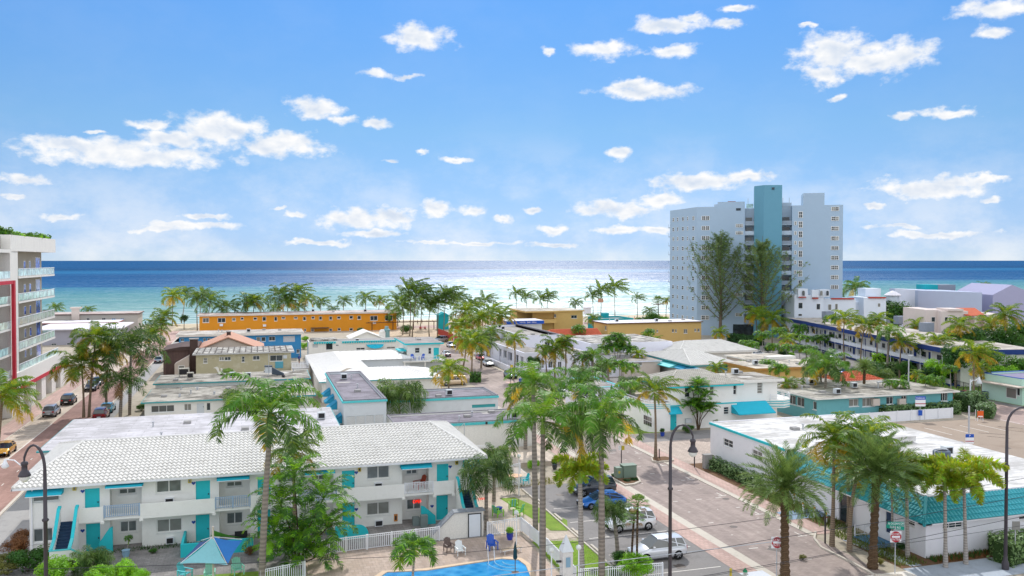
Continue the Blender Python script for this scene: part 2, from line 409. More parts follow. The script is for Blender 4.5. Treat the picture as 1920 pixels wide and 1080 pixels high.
# ------------------------------------------------------------------ base materials
paint('window_frame', '#e8e8e4', .6, .06, 2.)
paint('dark_metal', '#2c2c2e', .5, .1, 2., bump=.03)
glass('glass_dark', '#20282c', .15, .5)
BLIND = glass('blinded_glass', '#565c5c', .2, .3)
glass('glass_blue', '#2a3f6e', .1, .8)
WHITE = paint('white_stucco', '#f0efe9', .9, .05, .5, 12., stain=.12, staincol='#b9b4a6')
WHITE2 = streaked('weathered_white_stucco', '#e9e7df', .72, amt=.22)
LAV = paint('lavender_white_stucco', '#e9e9f2', .9, .05, .5, 12., stain=.1, staincol='#b4b2bb')
GREYW = paint('cool_grey_stucco', '#cfd4d6', .9, .06, .5, 12., stain=.1)
TEAL = paint('teal_paint', '#2cc0c8', .6, .08, 1., 12., bump=.05)
AWN = paint('teal_canvas', '#28b8d0', .75, .1, 1.5, 15., bump=.08)
AWNB = paint('blue_canvas', '#2a93b8', .75, .1, 1.5, 15., bump=.08)
TRIM = paint('teal_trim', '#3f9da0', .6, .1)
ROOFW = flat_roof('white_coated_roof', '#dcdad8', '#8d8a84', .6, .22)
ROOFB = flat_roof('beige_weathered_roof', '#c3bdb0', '#5d574d', .8, .22)
ROOFG = flat_roof('grey_membrane_roof', '#98929a', '#625c62', .6, .3)
ROOFT = paint('white_roof_tile', '#dedcd6', .8, .1, .5, 6., stain=.25, staincol='#a8a59c', bump=.1)
ROOFT2 = paint('grey_white_roof_tile', '#c9c5ba', .85, .12, .5, 6., stain=.35, staincol='#8d877a', bump=.1)
CONC = paint('concrete', '#bcb6aa', .9, .12, .6, 8., stain=.3, staincol='#8c8577')
CONCG = paint('grey_concrete', '#a5a3a0', .9, .12, .6, 8., stain=.3, staincol='#777777')
BLACK = paint('black_rubber', '#181818', .8, .1, 3.)
BRONZE = metal('bronze_pole', '#3f3a40', .45)
POLEG = paint('galvanised_pole', '#b9bcbf', .5, .1, 2., spec=.5)
WHITEM = paint('white_metal', '#e9ebee', .45, .05, 2., spec=.5, bump=.02)
GRASS = paint('lawn_grass', '#7f9c3a', .95, .4, .8, 18., stain=.3, staincol='#a89a55', bump=.4)
# ------------------------------------------------------------------ ground, roads, beach, sea
def sheet(name, x0, x1, y0, y1, z, m, kind='structure'):
    mb = MB(); mb.face([(x0, y0, z), (x1, y0, z), (x1, y1, z), (x0, y1, z)], m); return struct(name, mb, kind)
def poly(name, pts, z, m):
    mb = MB(); mb.face([(x, y, z) for x, y in pts], m); return struct(name, mb)
gm = paint('town_ground', '#b5aa98', .95, .25, .15, 3., stain=.45, staincol='#7b7a60', bump=.3)
sand = paint('beach_sand', '#cdbda2', .95, .12, .2, 6., stain=.2, staincol='#c9b797', bump=.3)
sheet('ground', -600, 900, -60, 302, 0, gm)
mb = MB(); n = 60
rows = []
for j, (t, z) in enumerate(((302, .0), (318, .1), (335, -.1), (347, -.8), (372, -3.0))):
    rows.append([(-900+2400*i/n, t+2.5*math.sin(i*.7)*(j > 1), z) for i in range(n+1)])
mb.grid(rows, sand); struct('beach', mb)
# sea with colour by distance from the shore: sand shallows, turquoise shelf, deep blue
t = NT('sea_water'); g = t.n('ShaderNodeNewGeometry'); sp = t.n('ShaderNodeSeparateXYZ'); t.l(g.outputs['Position'], sp.inputs[0])
far = t.noise(t.pos((.0012, .006, 1)), 1.6, 6, .62)
near = t.noise(t.pos((.012, .03, 1)), 1.3, 5, .6)
d = t.math('DIVIDE', t.math('SUBTRACT', sp.outputs[1], 345), 3200)
d = t.math('POWER', t.math('MAXIMUM', d, 0.0001), .5)
d = t.math('ADD', d, t.math('MULTIPLY', t.math('SUBTRACT', near, .5), .07)); d = t.math('ADD', d, t.math('MULTIPLY', t.math('SUBTRACT', far, .5), .16))
col = t.ramp(d, [(0, lin('#b9b79c')), (.06, lin('#8aa8a2')), (.12, lin('#7a9f9b')), (.22, lin('#6c9895')), (.32, lin('#568c92')), (.385, lin('#407e95')), (.43, lin('#1f5a88')), (.60, lin('#1c5280')), (.70, lin('#2a709c')), (.80, lin('#194a74')), (1, lin('#215582'))])
w1 = t.noise(t.pos((.10, .33, 1)), 1., 6, .68); w2 = t.noise(t.pos((.45, 1.1, 1)), 1., 4, .7); w3 = t.noise(t.pos((.02, .07, 1)), 1., 5, .62); w4 = t.noise(t.pos((.004, .03, 1)), 1., 5, .65)
foam = t.ramp(t.mix(.4, w1, w2), [(.545, (0, 0, 0)), (.60, (.9,)*3)])
streak = t.n('ShaderNodeTexWave', wave_type='BANDS', bands_direction='Y', wave_profile='SAW'); streak.inputs['Scale'].default_value = .03; streak.inputs['Distortion'].default_value = 9; streak.inputs['Detail'].default_value = 4; streak.inputs['Detail Scale'].default_value = 1.2
t.l(t.pos((.5, 1, 1)), streak.inputs['Vector'])
shore = t.ramp(d, [(0, (1, 1, 1)), (.085, (.9,)*3), (.17, (.45,)*3), (.28, (0,)*3)])
brk = t.ramp(t.mix(.45, streak.outputs['Fac'], w3), [(.58, (0, 0, 0)), (.66, (1, 1, 1))])
fm = t.math('MAXIMUM', t.math('MULTIPLY', foam, t.ramp(d, [(0, (.7,)*3), (.35, (.4,)*3), (.5, (.15,)*3), (1, (.06,)*3)])), t.math('MULTIPLY', brk, shore))
col = t.mix(t.ramp(w1, [(.35, (.55,)*3), (.5, (0,)*3)]), col, t.mix(1., col, (.45, .6, .75), 'MULTIPLY'))
col = t.mix(fm, col, lin('#dfe9e8'))
hh = t.math('ADD', t.math('MULTIPLY', w1, .9), t.math('MULTIPLY', w2, .35)); hh = t.math('ADD', hh, t.math('MULTIPLY', w3, 1.2))
bp = t.bump(hh, .6, .5)
df = t.n('ShaderNodeBsdfDiffuse'); t.l(col, df.inputs[0])
gl = t.n('ShaderNodeBsdfGlossy', distribution='BECKMANN'); gl.inputs['Roughness'].default_value = .5; t.l(bp, gl.inputs['Normal'])
ms = t.n('ShaderNodeMixShader'); w5 = t.noise(t.pos((.22, .5, 1)), 1., 3, .75); w6 = t.noise(t.pos((.03, .12, 1)), 1., 4, .7)
gf = t.math('MULTIPLY', t.ramp(w4, [(.40, (.6,)*3), (.58, (1,)*3)]), t.math('ADD', t.ramp(w5, [(.45, (.1,)*3), (.56, (1.,)*3)]), t.ramp(w6, [(.47, (0,)*3), (.62, (.35,)*3)])))
gf = t.math('MULTIPLY', gf, t.ramp(d, [(0, (.20,)*3), (.3, (.27,)*3), (.42, (.34,)*3), (.6, (.26,)*3), (1, (.2,)*3)])); t.l(gf, ms.inputs[0]); t.l(df.outputs[0], ms.inputs[1]); t.l(gl.outputs[0], ms.inputs[2])
seam = t.fin(ms.outputs[0])
mb = MB(); rows = []
for tt in (330, 500, 800, 1400, 3000, 8000, 20000, 45000): rows.append([(x, tt, -1.35) for x in (-45000, -8000, -1500, -300, 300, 1500, 8000, 60000)])
mb.grid(rows, seam); struct('water', mb)
ROAD = pavers('brick_road', '#b0a097', '#a1918a', .45, .22, .8, .2)
ROADL = pavers('red_brick_road', '#b08d82', '#a07d72', .45, .22, .75, .25)
PINK = pavers('pink_paver_walk', '#d0b2a6', '#c4a599', .4, .4, .75, .15)
PALEP = pavers('pale_paver', '#d8c8b6', '#cbbba8', .6, .4, .8, .15)
GREYP = pavers('grey_flagstone', '#9d9894', '#8b8784', .5, .35, .7, .25)
DECK = pavers('pool_deck_paver', '#c9b5a6', '#bca796', .5, .5, .8, .2)
WLINE = paint('road_paint', '#e6e0d6', .7, .1, 2., stain=.6, staincol='#b5a598')
KERB = paint('kerb_concrete', '#cfc6b8', .9, .1, .8, 10., stain=.3, staincol='#978d7e')
ASPH = paint('parking_asphalt', '#a29282', .95, .18, .12, 6., stain=.4, staincol='#83705f', bump=.3)
ASPD = paint('driveway_asphalt', '#8f8b88', .95, .15, .3, 6., stain=.3, bump=.3)
# left street
sheet('left_sidewalk', -34.4, -31.6, 20, 275, .03, PINK)
sheet('left_parking_lane', -31.4, -28.2, 20, 275, .008, PALEP)
sheet('left_road', -28.2, -22.9, 20, 290, .012, ROADL)
sheet('left_verge', -22.6, -20.5, 55, 275, .02, CONCG)
mb = MB()
for y0 in (20,): mb.box(-31.6, -31.4, y0, 275, 0, .1, KERB); mb.box(-22.9, -22.6, 60, 275, 0, .13, KERB)
struct('left_kerb', mb)
mb = MB(); mb.box(-28.3, -28.15, 96, 136, .014, .02, WLINE)
for k in range(14): mb.box(-31.2, -28.3, 112+k*1.75, 112.13+k*1.75, .014, .02, WLINE)
mb.box(-31.2, -28.3, 100, 100.12, .014, .02, WLINE)
for k in range(12): mb.box(-25.6, -25.5, 70+k*6, 70.9+k*6, .016, .022, WLINE)
struct('left_road_marking', mb)
# right street (one way, brick)
sheet('right_road', 37.1, 45.2, 52, 150, .012, ROAD)
sheet('far_right_road', 39.0, 49.5, 150, 262, .012, ROAD)
sheet('right_gutter_west', 36.2, 37.1, 52, 150, .018, KERB)
sheet('right_gutter_east', 45.2, 45.9, 62, 150, .018, KERB)
sheet('right_sidewalk_west', 34.6, 36.2, 56, 150, .024, PINK)
sheet('right_sidewalk_east', 45.9, 47.6, 62, 158, .03, PINK)
sheet('curb_ramp', 34.6, 36.6, 52.5, 56, .022, paint('ramp_white', '#d9dce2', .8))
mb = MB(); mb.box(45.15, 45.3, 62, 150, 0, .08, KERB); mb.box(49.5, 49.75, 150, 225, 0, .12, KERB); mb.box(37.0, 37.15, 84, 150, 0, .07, KERB)
struct('right_kerb', mb)
mb = MB(); random.seed(3)
for k in range(13):
    y = 57+k*3.5
    for x in (38.6, 41.3, 43.4): mb.box(x+random.uniform(-.3, .3), x+.35+random.uniform(-.3, .3), y, y+.12, .016, .022, WLINE)
for k in range(6): mb.box(44.4, 44.5, 62+k*6.5, 63.2+k*6.5, .016, .022, WLINE); mb.box(44.0, 44.9, 62+k*6.5, 62.12+k*6.5, .0235, .026, WLINE)
struct('right_road_marking', mb)
mb = MB(); mh = paint('cast_iron_cover', '#6f6660', .7)
for x, y in ((40.2, 66), (42.8, 88), (39.6, 108), (44.2, 74), (43, 130), (-25, 96), (-26, 130)): mb.prism([(x+.35*math.cos(a*PI/6), y+.35*math.sin(a*PI/6)) for a in range(12)], .0125, .019, mh)
struct('manhole_covers', mb)
mb = MB(); oil = paint('oil_stain', '#6a6058', .6, .3)
random.seed(9)
for x, y in ((31, 58.6), (31.5, 63.5), (30.8, 72.5), (40.5, 60), (42, 97), (43.5, 120), (80, 88), (84, 72), (90, 84), (96, 78), (-25.5, 110), (29, 80)):
    r = random.uniform(.3, .8); mb.face([(x+r*random.uniform(.6, 1.2)*math.cos(a*PI/7), y+r*random.uniform(.6, 1.2)*math.sin(a*PI/7), .0165) for a in range(14)], oil)
struct('oil_stains', mb)
sheet('cross_street', -300, 400, 30, 49.5, .008, ROAD)
sheet('cross_sidewalk', 47, 140, 49.8, 53.2, .03, paint('blue_grey_walk', '#aab3bd', .9, .1, .5, 6., stain=.3))
sheet('cross_sidewalk_left', -60, 34.5, 49.8, 52.5, .03, PALEP)
mb = MB(); mb.box(37.3, 47, 51.6, 52.8, .02, .026, WLINE); mb.box(37.3, 45, 49.5, 49.8, .02, .026, WLINE); struct('crosswalk_marking', mb)
# third street beyond the parking lot
sheet('parking_lot', 68, 104.5, 53.5, 101, .015, ASPH)
sheet('far_side_road', 104.5, 116, 40, 160, .011, pavers('pale_brick_road', '#b8a298', '#ab958c', .45, .22, .8, .2))
sheet('third_sidewalk', 116, 118, 60, 160, .025, GREYP)
mb = MB()
for k in range(9): mb.box(74+k*3.1, 74.12+k*3.1, 92.5, 97.5, .018, .024, WLINE)
for k in range(10): mb.box(104.9, 105.05, 60+k*9, 68.5+k*9, .018, .024, WLINE)
struct('parking_marking', mb)
mb = MB(); random.seed(5)
sealm = paint('tar_seal', '#3b3430', .9)
for (px, py, pl) in ((1835, 812, 2.6), (1850, 818, 1.8), (1870, 800, 2.2), (1885, 806, 1.2), (1700, 790, 1.2), (1880, 740, 1.5)):
    s, q = G(px, py)
    pts = [(s+pl*i/6, q-.35*i+random.uniform(-.15, .15)) for i in range(7)]
    for a, b in zip(pts, pts[1:]): mb.prism([(a[0], a[1]-.1), (b[0], b[1]-.14), (b[0], b[1]+.1), (a[0], a[1]+.13)], .017, .021+.001*random.random(), sealm)
struct('crack_filler', mb)
# promenade and beach-end court
sheet('promenade', -300, 400, 292, 303, .03, PINK)
sheet('plaza', 36, 62, 258, 292, .02, pavers('tan_plaza', '#dcc3a6', '#d0b697', .5, .5, .8, .15))
sheet('beach_road_left', -31, -18, 262, 292, .02, PINK)
# plots
sheet('motel_yard', -19, 5, 66, 76.5, .006, GREYP)
mb = MB(); mb.face([(x, y, .016) for x, y in ((-16, 56), (4.0, 56), (3.2, 66.5), (-9.5, 67.6), (-16, 66))], GRASS); struct('front_lawn', mb)
sheet('pool_deck', 3.4, 21.6, 56, 69.6, .018, DECK)
sheet('motel_walk', 3.4, 20, 69.6, 76.5, .014, GREYP)
sheet('patio', 18.8, 24.6, 69.9, 92, .012, PALEP)
poly('side_lawn', [(21.9, 56), (26, 56), (25.9, 66.2), (23.0, 67.2), (21.9, 67.2)], .02, GRASS)
poly('lawn_strip', [(22.9, 80.5), (24.4, 80.5), (26.8, 72), (25.8, 69.2), (24.4, 69.6)], .022, GRASS)
sheet('garden_path', 21.6, 26.6, 67.3, 69.0, .026, PALEP)
sheet('car_park', 26, 34.6, 53, 84, .01, ASPD)
mb = MB()
for y in (57.6, 62.4, 66.6, 71.2, 75.6): mb.box(26.8, 34, y, y+.1, .014, .02, WLINE)
struct('car_park_marking', mb)
mb = MB()
for y in (58.5, 63, 67.5, 72, 77): mb.box(26.2, 26.4, y, y+2, .01, .13, KERB)
mb.box(25.9, 26.05, 56, 83, 0, .12, KERB); struct('wheel_stop_kerb', mb)
sheet('gravel_strip', -20.5, -17, 60, 91, .01, CONCG)
sheet('cobble_drive', 47.6, 62, 88, 100, .014, pavers('cobble', '#cdbcae', '#bba99b', .35, .25, .65, .2))
sheet('asphalt_drive', 47.6, 66, 100, 105, .012, ASPD)
sheet('rear_lot', 47.6, 75, 150, 158, .01, ASPD)
sheet('verge_lawn', 47.7, 53.4, 105.3, 111.5, .018, GRASS)
sheet('corner_bed', 47.0, 50.0, 53.3, 60, .01, paint('mulch_bed', '#7a5c44', .95, .3, 1.5, 12., stain=.4, staincol='#4d5a2c', bump=.6))
sheet('front_bed', 50, 72, 53.3, 56.5, .012, paint('mulch_bed', '#7a5c44'))
sheet('hedge_bed', 47.7, 50.5, 64, 90, .012, paint('mulch_bed', '#7a5c44'))
sheet('blue_ramp', 46.2, 50.4, 66.2, 68.6, .05, paint('blue_concrete', '#8ea3b8', .9, .1, .5, 6., stain=.3))
sheet('entry_step', 48.2, 50.3, 57.3, 60.4, .15, paint('blue_step', '#5c86a6', .9, .1, .5, 6., stain=.2))
poly('corner_walk', [(47.0, 60.2), (48.2, 60.2), (49.0, 53.4), (48.0, 53.4)], .02, paint('blue_grey_walk', '#aab3bd'))
mb = MB()
pts = [G(1529, 999), G(1527, 1012), G(1540, 1028), G(1570, 1043), G(1600, 1058), G(1640, 1080), (45.9, 52)]
for a, b in zip(pts, pts[1:]):
    d = Vector((b[0]-a[0], b[1]-a[1])).normalized()*.09; mb.prism([(a[0]-d.y, a[1]+d.x), (b[0]-d.y, b[1]+d.x), (b[0]+d.y, b[1]-d.x), (a[0]+d.y, a[1]-d.x)], 0, .15+.001*random.random(), KERB)
struct('corner_kerb', mb)
sheet('fence_court', 118, 150, 60, 180, .008, paint('court_green', '#7d8c56', .95, .3, .3, 4.))
sheet('navy_motel_lot', 96, 140, 140, 215, .009, ASPD)
# swimming pool sunk in the deck: coping ring and water
poolm = NT('pool_water'); cau = poolm.n('ShaderNodeTexVoronoi', feature='SMOOTH_F1'); cau.inputs['Scale'].default_value = 1.6; poolm.l(poolm.pos(), cau.inputs['Vector'])
pc = poolm.ramp(cau.outputs[0], [(.2, lin('#1f86c6')), (.7, lin('#4aa7dc'))]); poolm.fin(poolm.bsdf(pc, .08, 0, .5, poolm.bump(poolm.noise(poolm.pos(), 4, 4), .35, .05)))
pool = [(8.4, 57), (8.2, 62.2), (9.3, 63.6), (11, 63.3), (12.2, 63.1), (18.3, 63.9), (19.5, 63.3), (19.7, 62), (18.9, 57)]
T = Thing('swimming_pool', 'blue swimming pool with pale coping beside the white picket fence', 'pool', 14, 60)
w = MB(); w.face([(x, y, .06) for x, y in pool], poolm.m); T.part('pool_water', w)
w = MB(); cp = paint('pool_coping', '#d9bfa2', .8, .1, 1.); cen = Vector((14, 59))
for i in range(len(pool)-1):
    a, b = Vector(pool[i]), Vector(pool[i+1]); a2, b2 = a+(a-cen).normalized()*.45, b+(b-cen).normalized()*.45
    w.prism([tuple(a), tuple(b), tuple(b2), tuple(a2)], .02, .12, cp)
T.part('coping', w)
w = MB(); stp = paint('pool_step', '#8cc8e8', .4)
for r in (1.0, 1.6, 2.2):
    pts = [(19.2-r*math.cos(a*.2), 63.2-r*math.sin(a*.2), .075) for a in range(0, 8)]; w.tube(pts, .05, stp, 5)
T.part('pool_step', w)
w = MB(); 
for q in (0, .5): w.tube([(17.4+q, 64.6, .1), (17.35+q, 64.5, .9), (17.2+q, 63.9, 1.0), (17.1+q, 63.3, .1)], .025, WHITEM, 6)
T.part('handrail', w)
# ------------------------------------------------------------------ sky, sun, camera
SUN_EL, SUN_AZ = 43., math.degrees(AY)+2     # azimuth from +t towards +s
wd = bpy.data.worlds.new('World'); SC.world = wd; wd.use_nodes = True; nt = wd.node_tree; nt.nodes.clear()
def wn(ty, **k):
    n = nt.nodes.new(ty)
    for a, b in k.items(): setattr(n, a, b)
    return n
def wl(a, b): nt.links.new(a, b)
def wm(op, a, b=0., cl=False):
    m = wn('ShaderNodeMath', operation=op, use_clamp=cl)
    for i, v in enumerate((a, b)):
        if isinstance(v, (int, float)): m.inputs[i].default_value = v
        else: wl(v, m.inputs[i])
    return m.outputs[0]
out = wn('ShaderNodeOutputWorld'); bg = wn('ShaderNodeBackground'); wl(bg.outputs[0], out.inputs[0])
sky = wn('ShaderNodeTexSky', sky_type='NISHITA'); sky.sun_disc = False; sky.sun_elevation = math.radians(SUN_EL); sky.sun_rotation = math.radians(SUN_AZ)
sky.air_density = SKY_AIR; sky.dust_density = SKY_DUST; sky.ozone_density = SKY_OZ
tc = wn('ShaderNodeTexCoord'); sx = wn('ShaderNodeSeparateXYZ'); wl(tc.outputs['Generated'], sx.inputs[0])
el = wm('ARCSINE', sx.outputs[2]); az = wm('ARCTAN2', sx.outputs[0], sx.outputs[1])
cb = wn('ShaderNodeCombineXYZ'); wl(az, cb.inputs[0]); wl(el, cb.inputs[1])
def nz(vec, sc, det, rough=.6, col=False):
    n = wn('ShaderNodeTexNoise'); n.inputs['Scale'].default_value = sc; n.inputs['Detail'].default_value = det; n.inputs['Roughness'].default_value = rough; wl(vec, n.inputs['Vector'])
    return n.outputs['Color' if col else 'Fac']
stx = wn('ShaderNodeVectorMath', operation='MULTIPLY'); wl(cb.outputs[0], stx.inputs[0]); stx.inputs[1].default_value = (1, 1.5, 1)
nc = nz(stx.outputs[0], 26, 6, .6, True)
w1_ = wn('ShaderNodeVectorMath', operation='SUBTRACT'); wl(nc, w1_.inputs[0]); w1_.inputs[1].default_value = (.5, .5, .5)
w2_ = wn('ShaderNodeVectorMath', operation='MULTIPLY_ADD'); wl(w1_.outputs[0], w2_.inputs[0]); w2_.inputs[1].default_value = (.035, .022, 0); wl(cb.outputs[0], w2_.inputs[2])
warp = w2_.outputs[0]
CL = [(785,72,70,28),(700,137,40,10),(765,142,32,7),(590,203,58,24),(640,222,36,9),(708,232,26,10),(410,243,100,34),(520,272,110,26),(330,262,80,18),(240,287,200,26),(130,272,80,17),(285,235,50,10),(180,250,18,5),(40,335,40,14),(30,368,30,8),(120,405,40,8),(350,424,110,10),(300,430,70,9),(1130,93,68,19),(1032,95,16,9),(1250,45,72,19),(1300,30,30,12),(1265,93,50,13),(1370,45,32,10),(1385,12,35,9),(1210,170,110,17),(1180,158,40,12),(1158,290,33,14),(1560,100,72,44),(1625,112,80,30),(1540,140,40,24),(1690,108,62,36),(1640,120,50,22),(1570,186,20,7),(1510,48,14,6),(1870,12,70,22),(1860,60,30,13),(1790,208,60,11),(1690,220,30,8),(1745,352,108,22),(1790,340,70,16),(1850,335,36,10),(1862,373,22,7),(1640,384,18,8),(680,412,105,24),(740,400,60,20),(820,388,36,17),(890,392,28,12),(1300,342,100,24),(1400,332,70,14),(1150,392,90,22),(1230,375,60,16),(1170,430,70,10),(860,300,40,7),(735,300,15,6),(790,286,15,5),(1040,460,60,6),(800,455,60,6),(940,412,26,8),(600,455,90,6),(700,440,70,8),(1040,430,40,10),(1000,395,30,8),(380,405,50,8),(1760,440,110,9),(1680,425,50,7),(1230,430,60,10),(900,455,70,6),(520,388,20,5),(560,400,26,8)]
CR = []
prev = None
for (px, py, hw, hh_) in CL:
    s, q, w = _ray(px, py); a0 = math.atan2(s, q); e0 = math.asin(w/math.sqrt(s*s+q*q+w*w)); sa_, sb_ = F_/hw*1.05, F_/hh_*1.05
    vm = wn('ShaderNodeVectorMath', operation='MULTIPLY_ADD'); wl(warp, vm.inputs[0]); vm.inputs[1].default_value = (sa_, sb_, 0); vm.inputs[2].default_value = (-a0*sa_, -e0*sb_, 0)
    ln = wn('ShaderNodeVectorMath', operation='LENGTH'); wl(vm.outputs[0], ln.inputs[0])
    prev = ln.outputs['Value'] if prev is None else wm('MINIMUM', prev, ln.outputs['Value'])
fine = nz(stx.outputs[0], 42, 6, .58); big = nz(stx.outputs[0], 12, 4)
dn = wm('SUBTRACT', 1.12, prev); dn = wm('ADD', dn, wm('MULTIPLY', wm('SUBTRACT', fine, .5), 2.1)); 
mr = wn('ShaderNodeMapRange', interpolation_type='SMOOTHSTEP'); wl(dn, mr.inputs[0]); mr.inputs[1].default_value = .0; mr.inputs[2].default_value = .8
cloud = mr.outputs[0]
# thin veils low over the horizon and wisps, seen all round; outside the view, an added cloud bank brightened to fill the facades
el2 = wn('ShaderNodeMapRange'); wl(el, el2.inputs[0]); el2.inputs[1].default_value = .0; el2.inputs[2].default_value = .15; el2.inputs[3].default_value = .6; el2.inputs[4].default_value = .03
veil = nz(stx.outputs[0], 7, 6, .62); vr = wn('ShaderNodeMapRange', interpolation_type='SMOOTHSTEP'); wl(veil, vr.inputs[0]); vr.inputs[1].default_value = .40; vr.inputs[2].default_value = .66
veilf = wm('MULTIPLY', vr.outputs[0], el2.outputs[0])
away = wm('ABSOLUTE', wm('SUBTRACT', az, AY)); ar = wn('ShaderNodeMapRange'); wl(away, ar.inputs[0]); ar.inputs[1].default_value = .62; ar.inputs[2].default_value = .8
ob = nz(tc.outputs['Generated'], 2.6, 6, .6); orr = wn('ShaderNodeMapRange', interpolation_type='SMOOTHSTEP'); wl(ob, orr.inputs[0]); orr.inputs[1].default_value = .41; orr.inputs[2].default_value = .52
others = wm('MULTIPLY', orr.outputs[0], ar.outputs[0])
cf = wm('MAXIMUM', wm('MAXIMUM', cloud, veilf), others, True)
offs = wn('ShaderNodeVectorMath', operation='ADD'); wl(stx.outputs[0], offs.inputs[0]); offs.inputs[1].default_value = (.002, .011, 0)
b1 = nz(stx.outputs[0], 30, 3, .5); b2 = nz(offs.outputs[0], 30, 3, .5)
relief = wm('ADD', .62, wm('MULTIPLY', wm('SUBTRACT', b1, b2), 2.6)); edge = wm('MULTIPLY', wm('SUBTRACT', prev, .35), .9)
shade = wn('ShaderNodeMix', data_type='RGBA'); wl(wm('ADD', relief, edge, True), shade.inputs[0])
shade.inputs[6].default_value = tuple(x*CLOUD for x in (.70, .79, .93))+(1,); shade.inputs[7].default_value = tuple(x*CLOUD*1.05 for x in (1., 1., 1.))+(1,)
tint = wn('ShaderNodeMix', data_type='RGBA', blend_type='MULTIPLY'); tint.inputs[0].default_value = 1; wl(sky.outputs[0], tint.inputs[6])
er = wn('ShaderNodeValToRGB'); ee = er.color_ramp.elements
for k_ in range(4): ee.new(.5)
for k_, (p_, c_) in enumerate(((0, (.66,.64,.72)), (.035, (.67,.65,.73)), (.1, (.90,.83,.80)), (.26, (1.07,1.17,1.02)), (.52, (1.07,1.5,1.55)), (1, (1.15,1.3,1.3)))): ee[k_].position = p_; ee[k_].color = tuple(x/2 for x in c_)+(1,)
wl(wm('MULTIPLY', el, 1/.575), er.inputs[0]); t2 = wn('ShaderNodeVectorMath', operation='SCALE'); wl(er.outputs[0], t2.inputs[0]); t2.inputs[3].default_value = 2.; wl(t2.outputs[0], tint.inputs[7])
front = wn('ShaderNodeMix', data_type='RGBA'); wl(ar.outputs[0], front.inputs[0]); wl(shade.outputs[2], front.inputs[6]); front.inputs[7].default_value = tuple(CLOUD*CLOUD_FILL*x for x in (.93, .96, 1.03))+(1,)  # unseen clouds set brighter than the visible ones, as soft facade fill
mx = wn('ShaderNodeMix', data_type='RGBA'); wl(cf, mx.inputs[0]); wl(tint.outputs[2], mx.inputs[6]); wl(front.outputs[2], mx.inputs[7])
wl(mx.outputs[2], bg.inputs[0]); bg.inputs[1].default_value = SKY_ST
wd.cycles.sampling_method = 'MANUAL'; wd.cycles.sample_map_resolution = 512
sl = bpy.data.lights.new('sun', 'SUN'); sl.energy = SUN_ST; sl.angle = math.radians(.5); sl.color = (1, .97, .93); so = bpy.data.objects.new('sun', sl); C.objects.link(so)
ea, aa = math.radians(SUN_EL), math.radians(SUN_AZ); dvec = Vector((math.sin(aa)*math.cos(ea), math.cos(aa)*math.cos(ea), math.sin(ea)))
so.rotation_euler = dvec.to_track_quat('Z', 'Y').to_euler(); so.location = (0, 0, 60)
cam = bpy.data.cameras.new('camera'); cam.lens = 30; cam.sensor_width = 36; cam.clip_end = 60000; cam.shift_y = -SHP/1920
co = bpy.data.objects.new('camera', cam); C.objects.link(co); co.location = (0, 0, H_); co.rotation_euler = (PI/2-TH, 0, -AY); SC.camera = co
vs = SC.view_settings; vs.view_transform = 'Standard'; vs.look = 'None'; vs.exposure = EXPO; vs.gamma = 1
SC.cycles.max_bounces = 6; SC.cycles.diffuse_bounces = 3; SC.cycles.transparent_max_bounces = 6; SC.cycles.use_denoising = True
# ================================================================== BUILDINGS
W = 'w'
def small(T, name, x0, x1, y0, y1, z0, z1, m, parent=None, label=None):
    return T.part(name, MB().box(x0, x1, y0, y1, z0, z1, m), parent, label)
# ---- the foreground motel -------------------------------------------------
TF = 75.3; S0, S1, TB, HE = -17.3, 18.75, 91., 5.55
M_ = Thing('motel', 'two-storey white motel with teal doors, blue awnings and white tiled roof by the pool', 'motel', 0, TF)
BLU = paint('blue_heart', '#2c4f9e', .6, .05)
bays = [(206, 266), (411, 469), (560, 625), (754, 804)]
bx = [(FP(a, 950, TF)[0], FP(b, 950, TF)[0]) for a, b in bays]
mw = MB(); RC = 1.1
segs = []; x = S0
for a, b in bx: segs.append((x, a)); x = b
segs.append((x, S1))
specs = px_specs('F', TF, 0, [
 (W, 60, 921, 112, 941, dict(nx=2)), (W, 61, 990, 100, 1017, dict(nx=2)),
 ('d', 159, 908, 187, 952, dict(m=TEAL)), ('d', 161, 981, 188, 1022, dict(m=TEAL)),
 (W, 292, 899, 341, 924), (W, 293, 972, 342, 998), ('d', 367, 893, 394, 937, dict(m=TEAL)), ('d', 367, 966, 393, 1010, dict(m=TEAL)),
 ('d', 483, 887, 507, 931, dict(m=TEAL)), ('d', 483, 957, 507, 1001, dict(m=TEAL, hl=1)), (W, 520, 884, 556, 905), (W, 522, 950, 556, 975),
 ('d', 641, 876, 665, 917, dict(m=TEAL)), ('d', 642, 945, 665, 992, dict(m=TEAL)), (W, 687, 873, 731, 898), (W, 687, 941, 731, 966),
 ('d', 819, 864, 841, 904, dict(m=TEAL)), ('d', 818, 932, 840, 979, dict(m=TEAL)), (W, 875, 871, 902, 884), (W, 886, 928, 909, 949)])
for q in specs:
    if q['k'] == 'd':
        up = q['b0'] > 2; q['b0'] = 2.95 if up else .03; q['b1'] = 5.1 if up else 2.25
for q in specs: q['gm'] = BLIND; q['fw'] = .1
for a, b in segs:
    sp_ = [dict(q, a0=q['a0']-a, a1=q['a1']-a) for q in specs if q['a0'] > a-.1 and q['a1'] < b+.1]
    openings(M_, mw, (a, TF), (1, 0), (0, -1), b-a, 0, HE, sp_, WHITE)
bw = px_specs('F', TF+RC, 0, [(W, 222, 915, 256, 927), (W, 224, 976, 257, 998), (W, 424, 902, 455, 913), (W, 424, 960, 456, 983), (W, 583, 890, 612, 901), (W, 583, 950, 612, 972), (W, 761, 880, 783, 890), (W, 762, 935, 790, 956, dict(label='window with red OPEN neon sign'))])
for q in bw: q['gm'] = BLIND; q['fw'] = .1
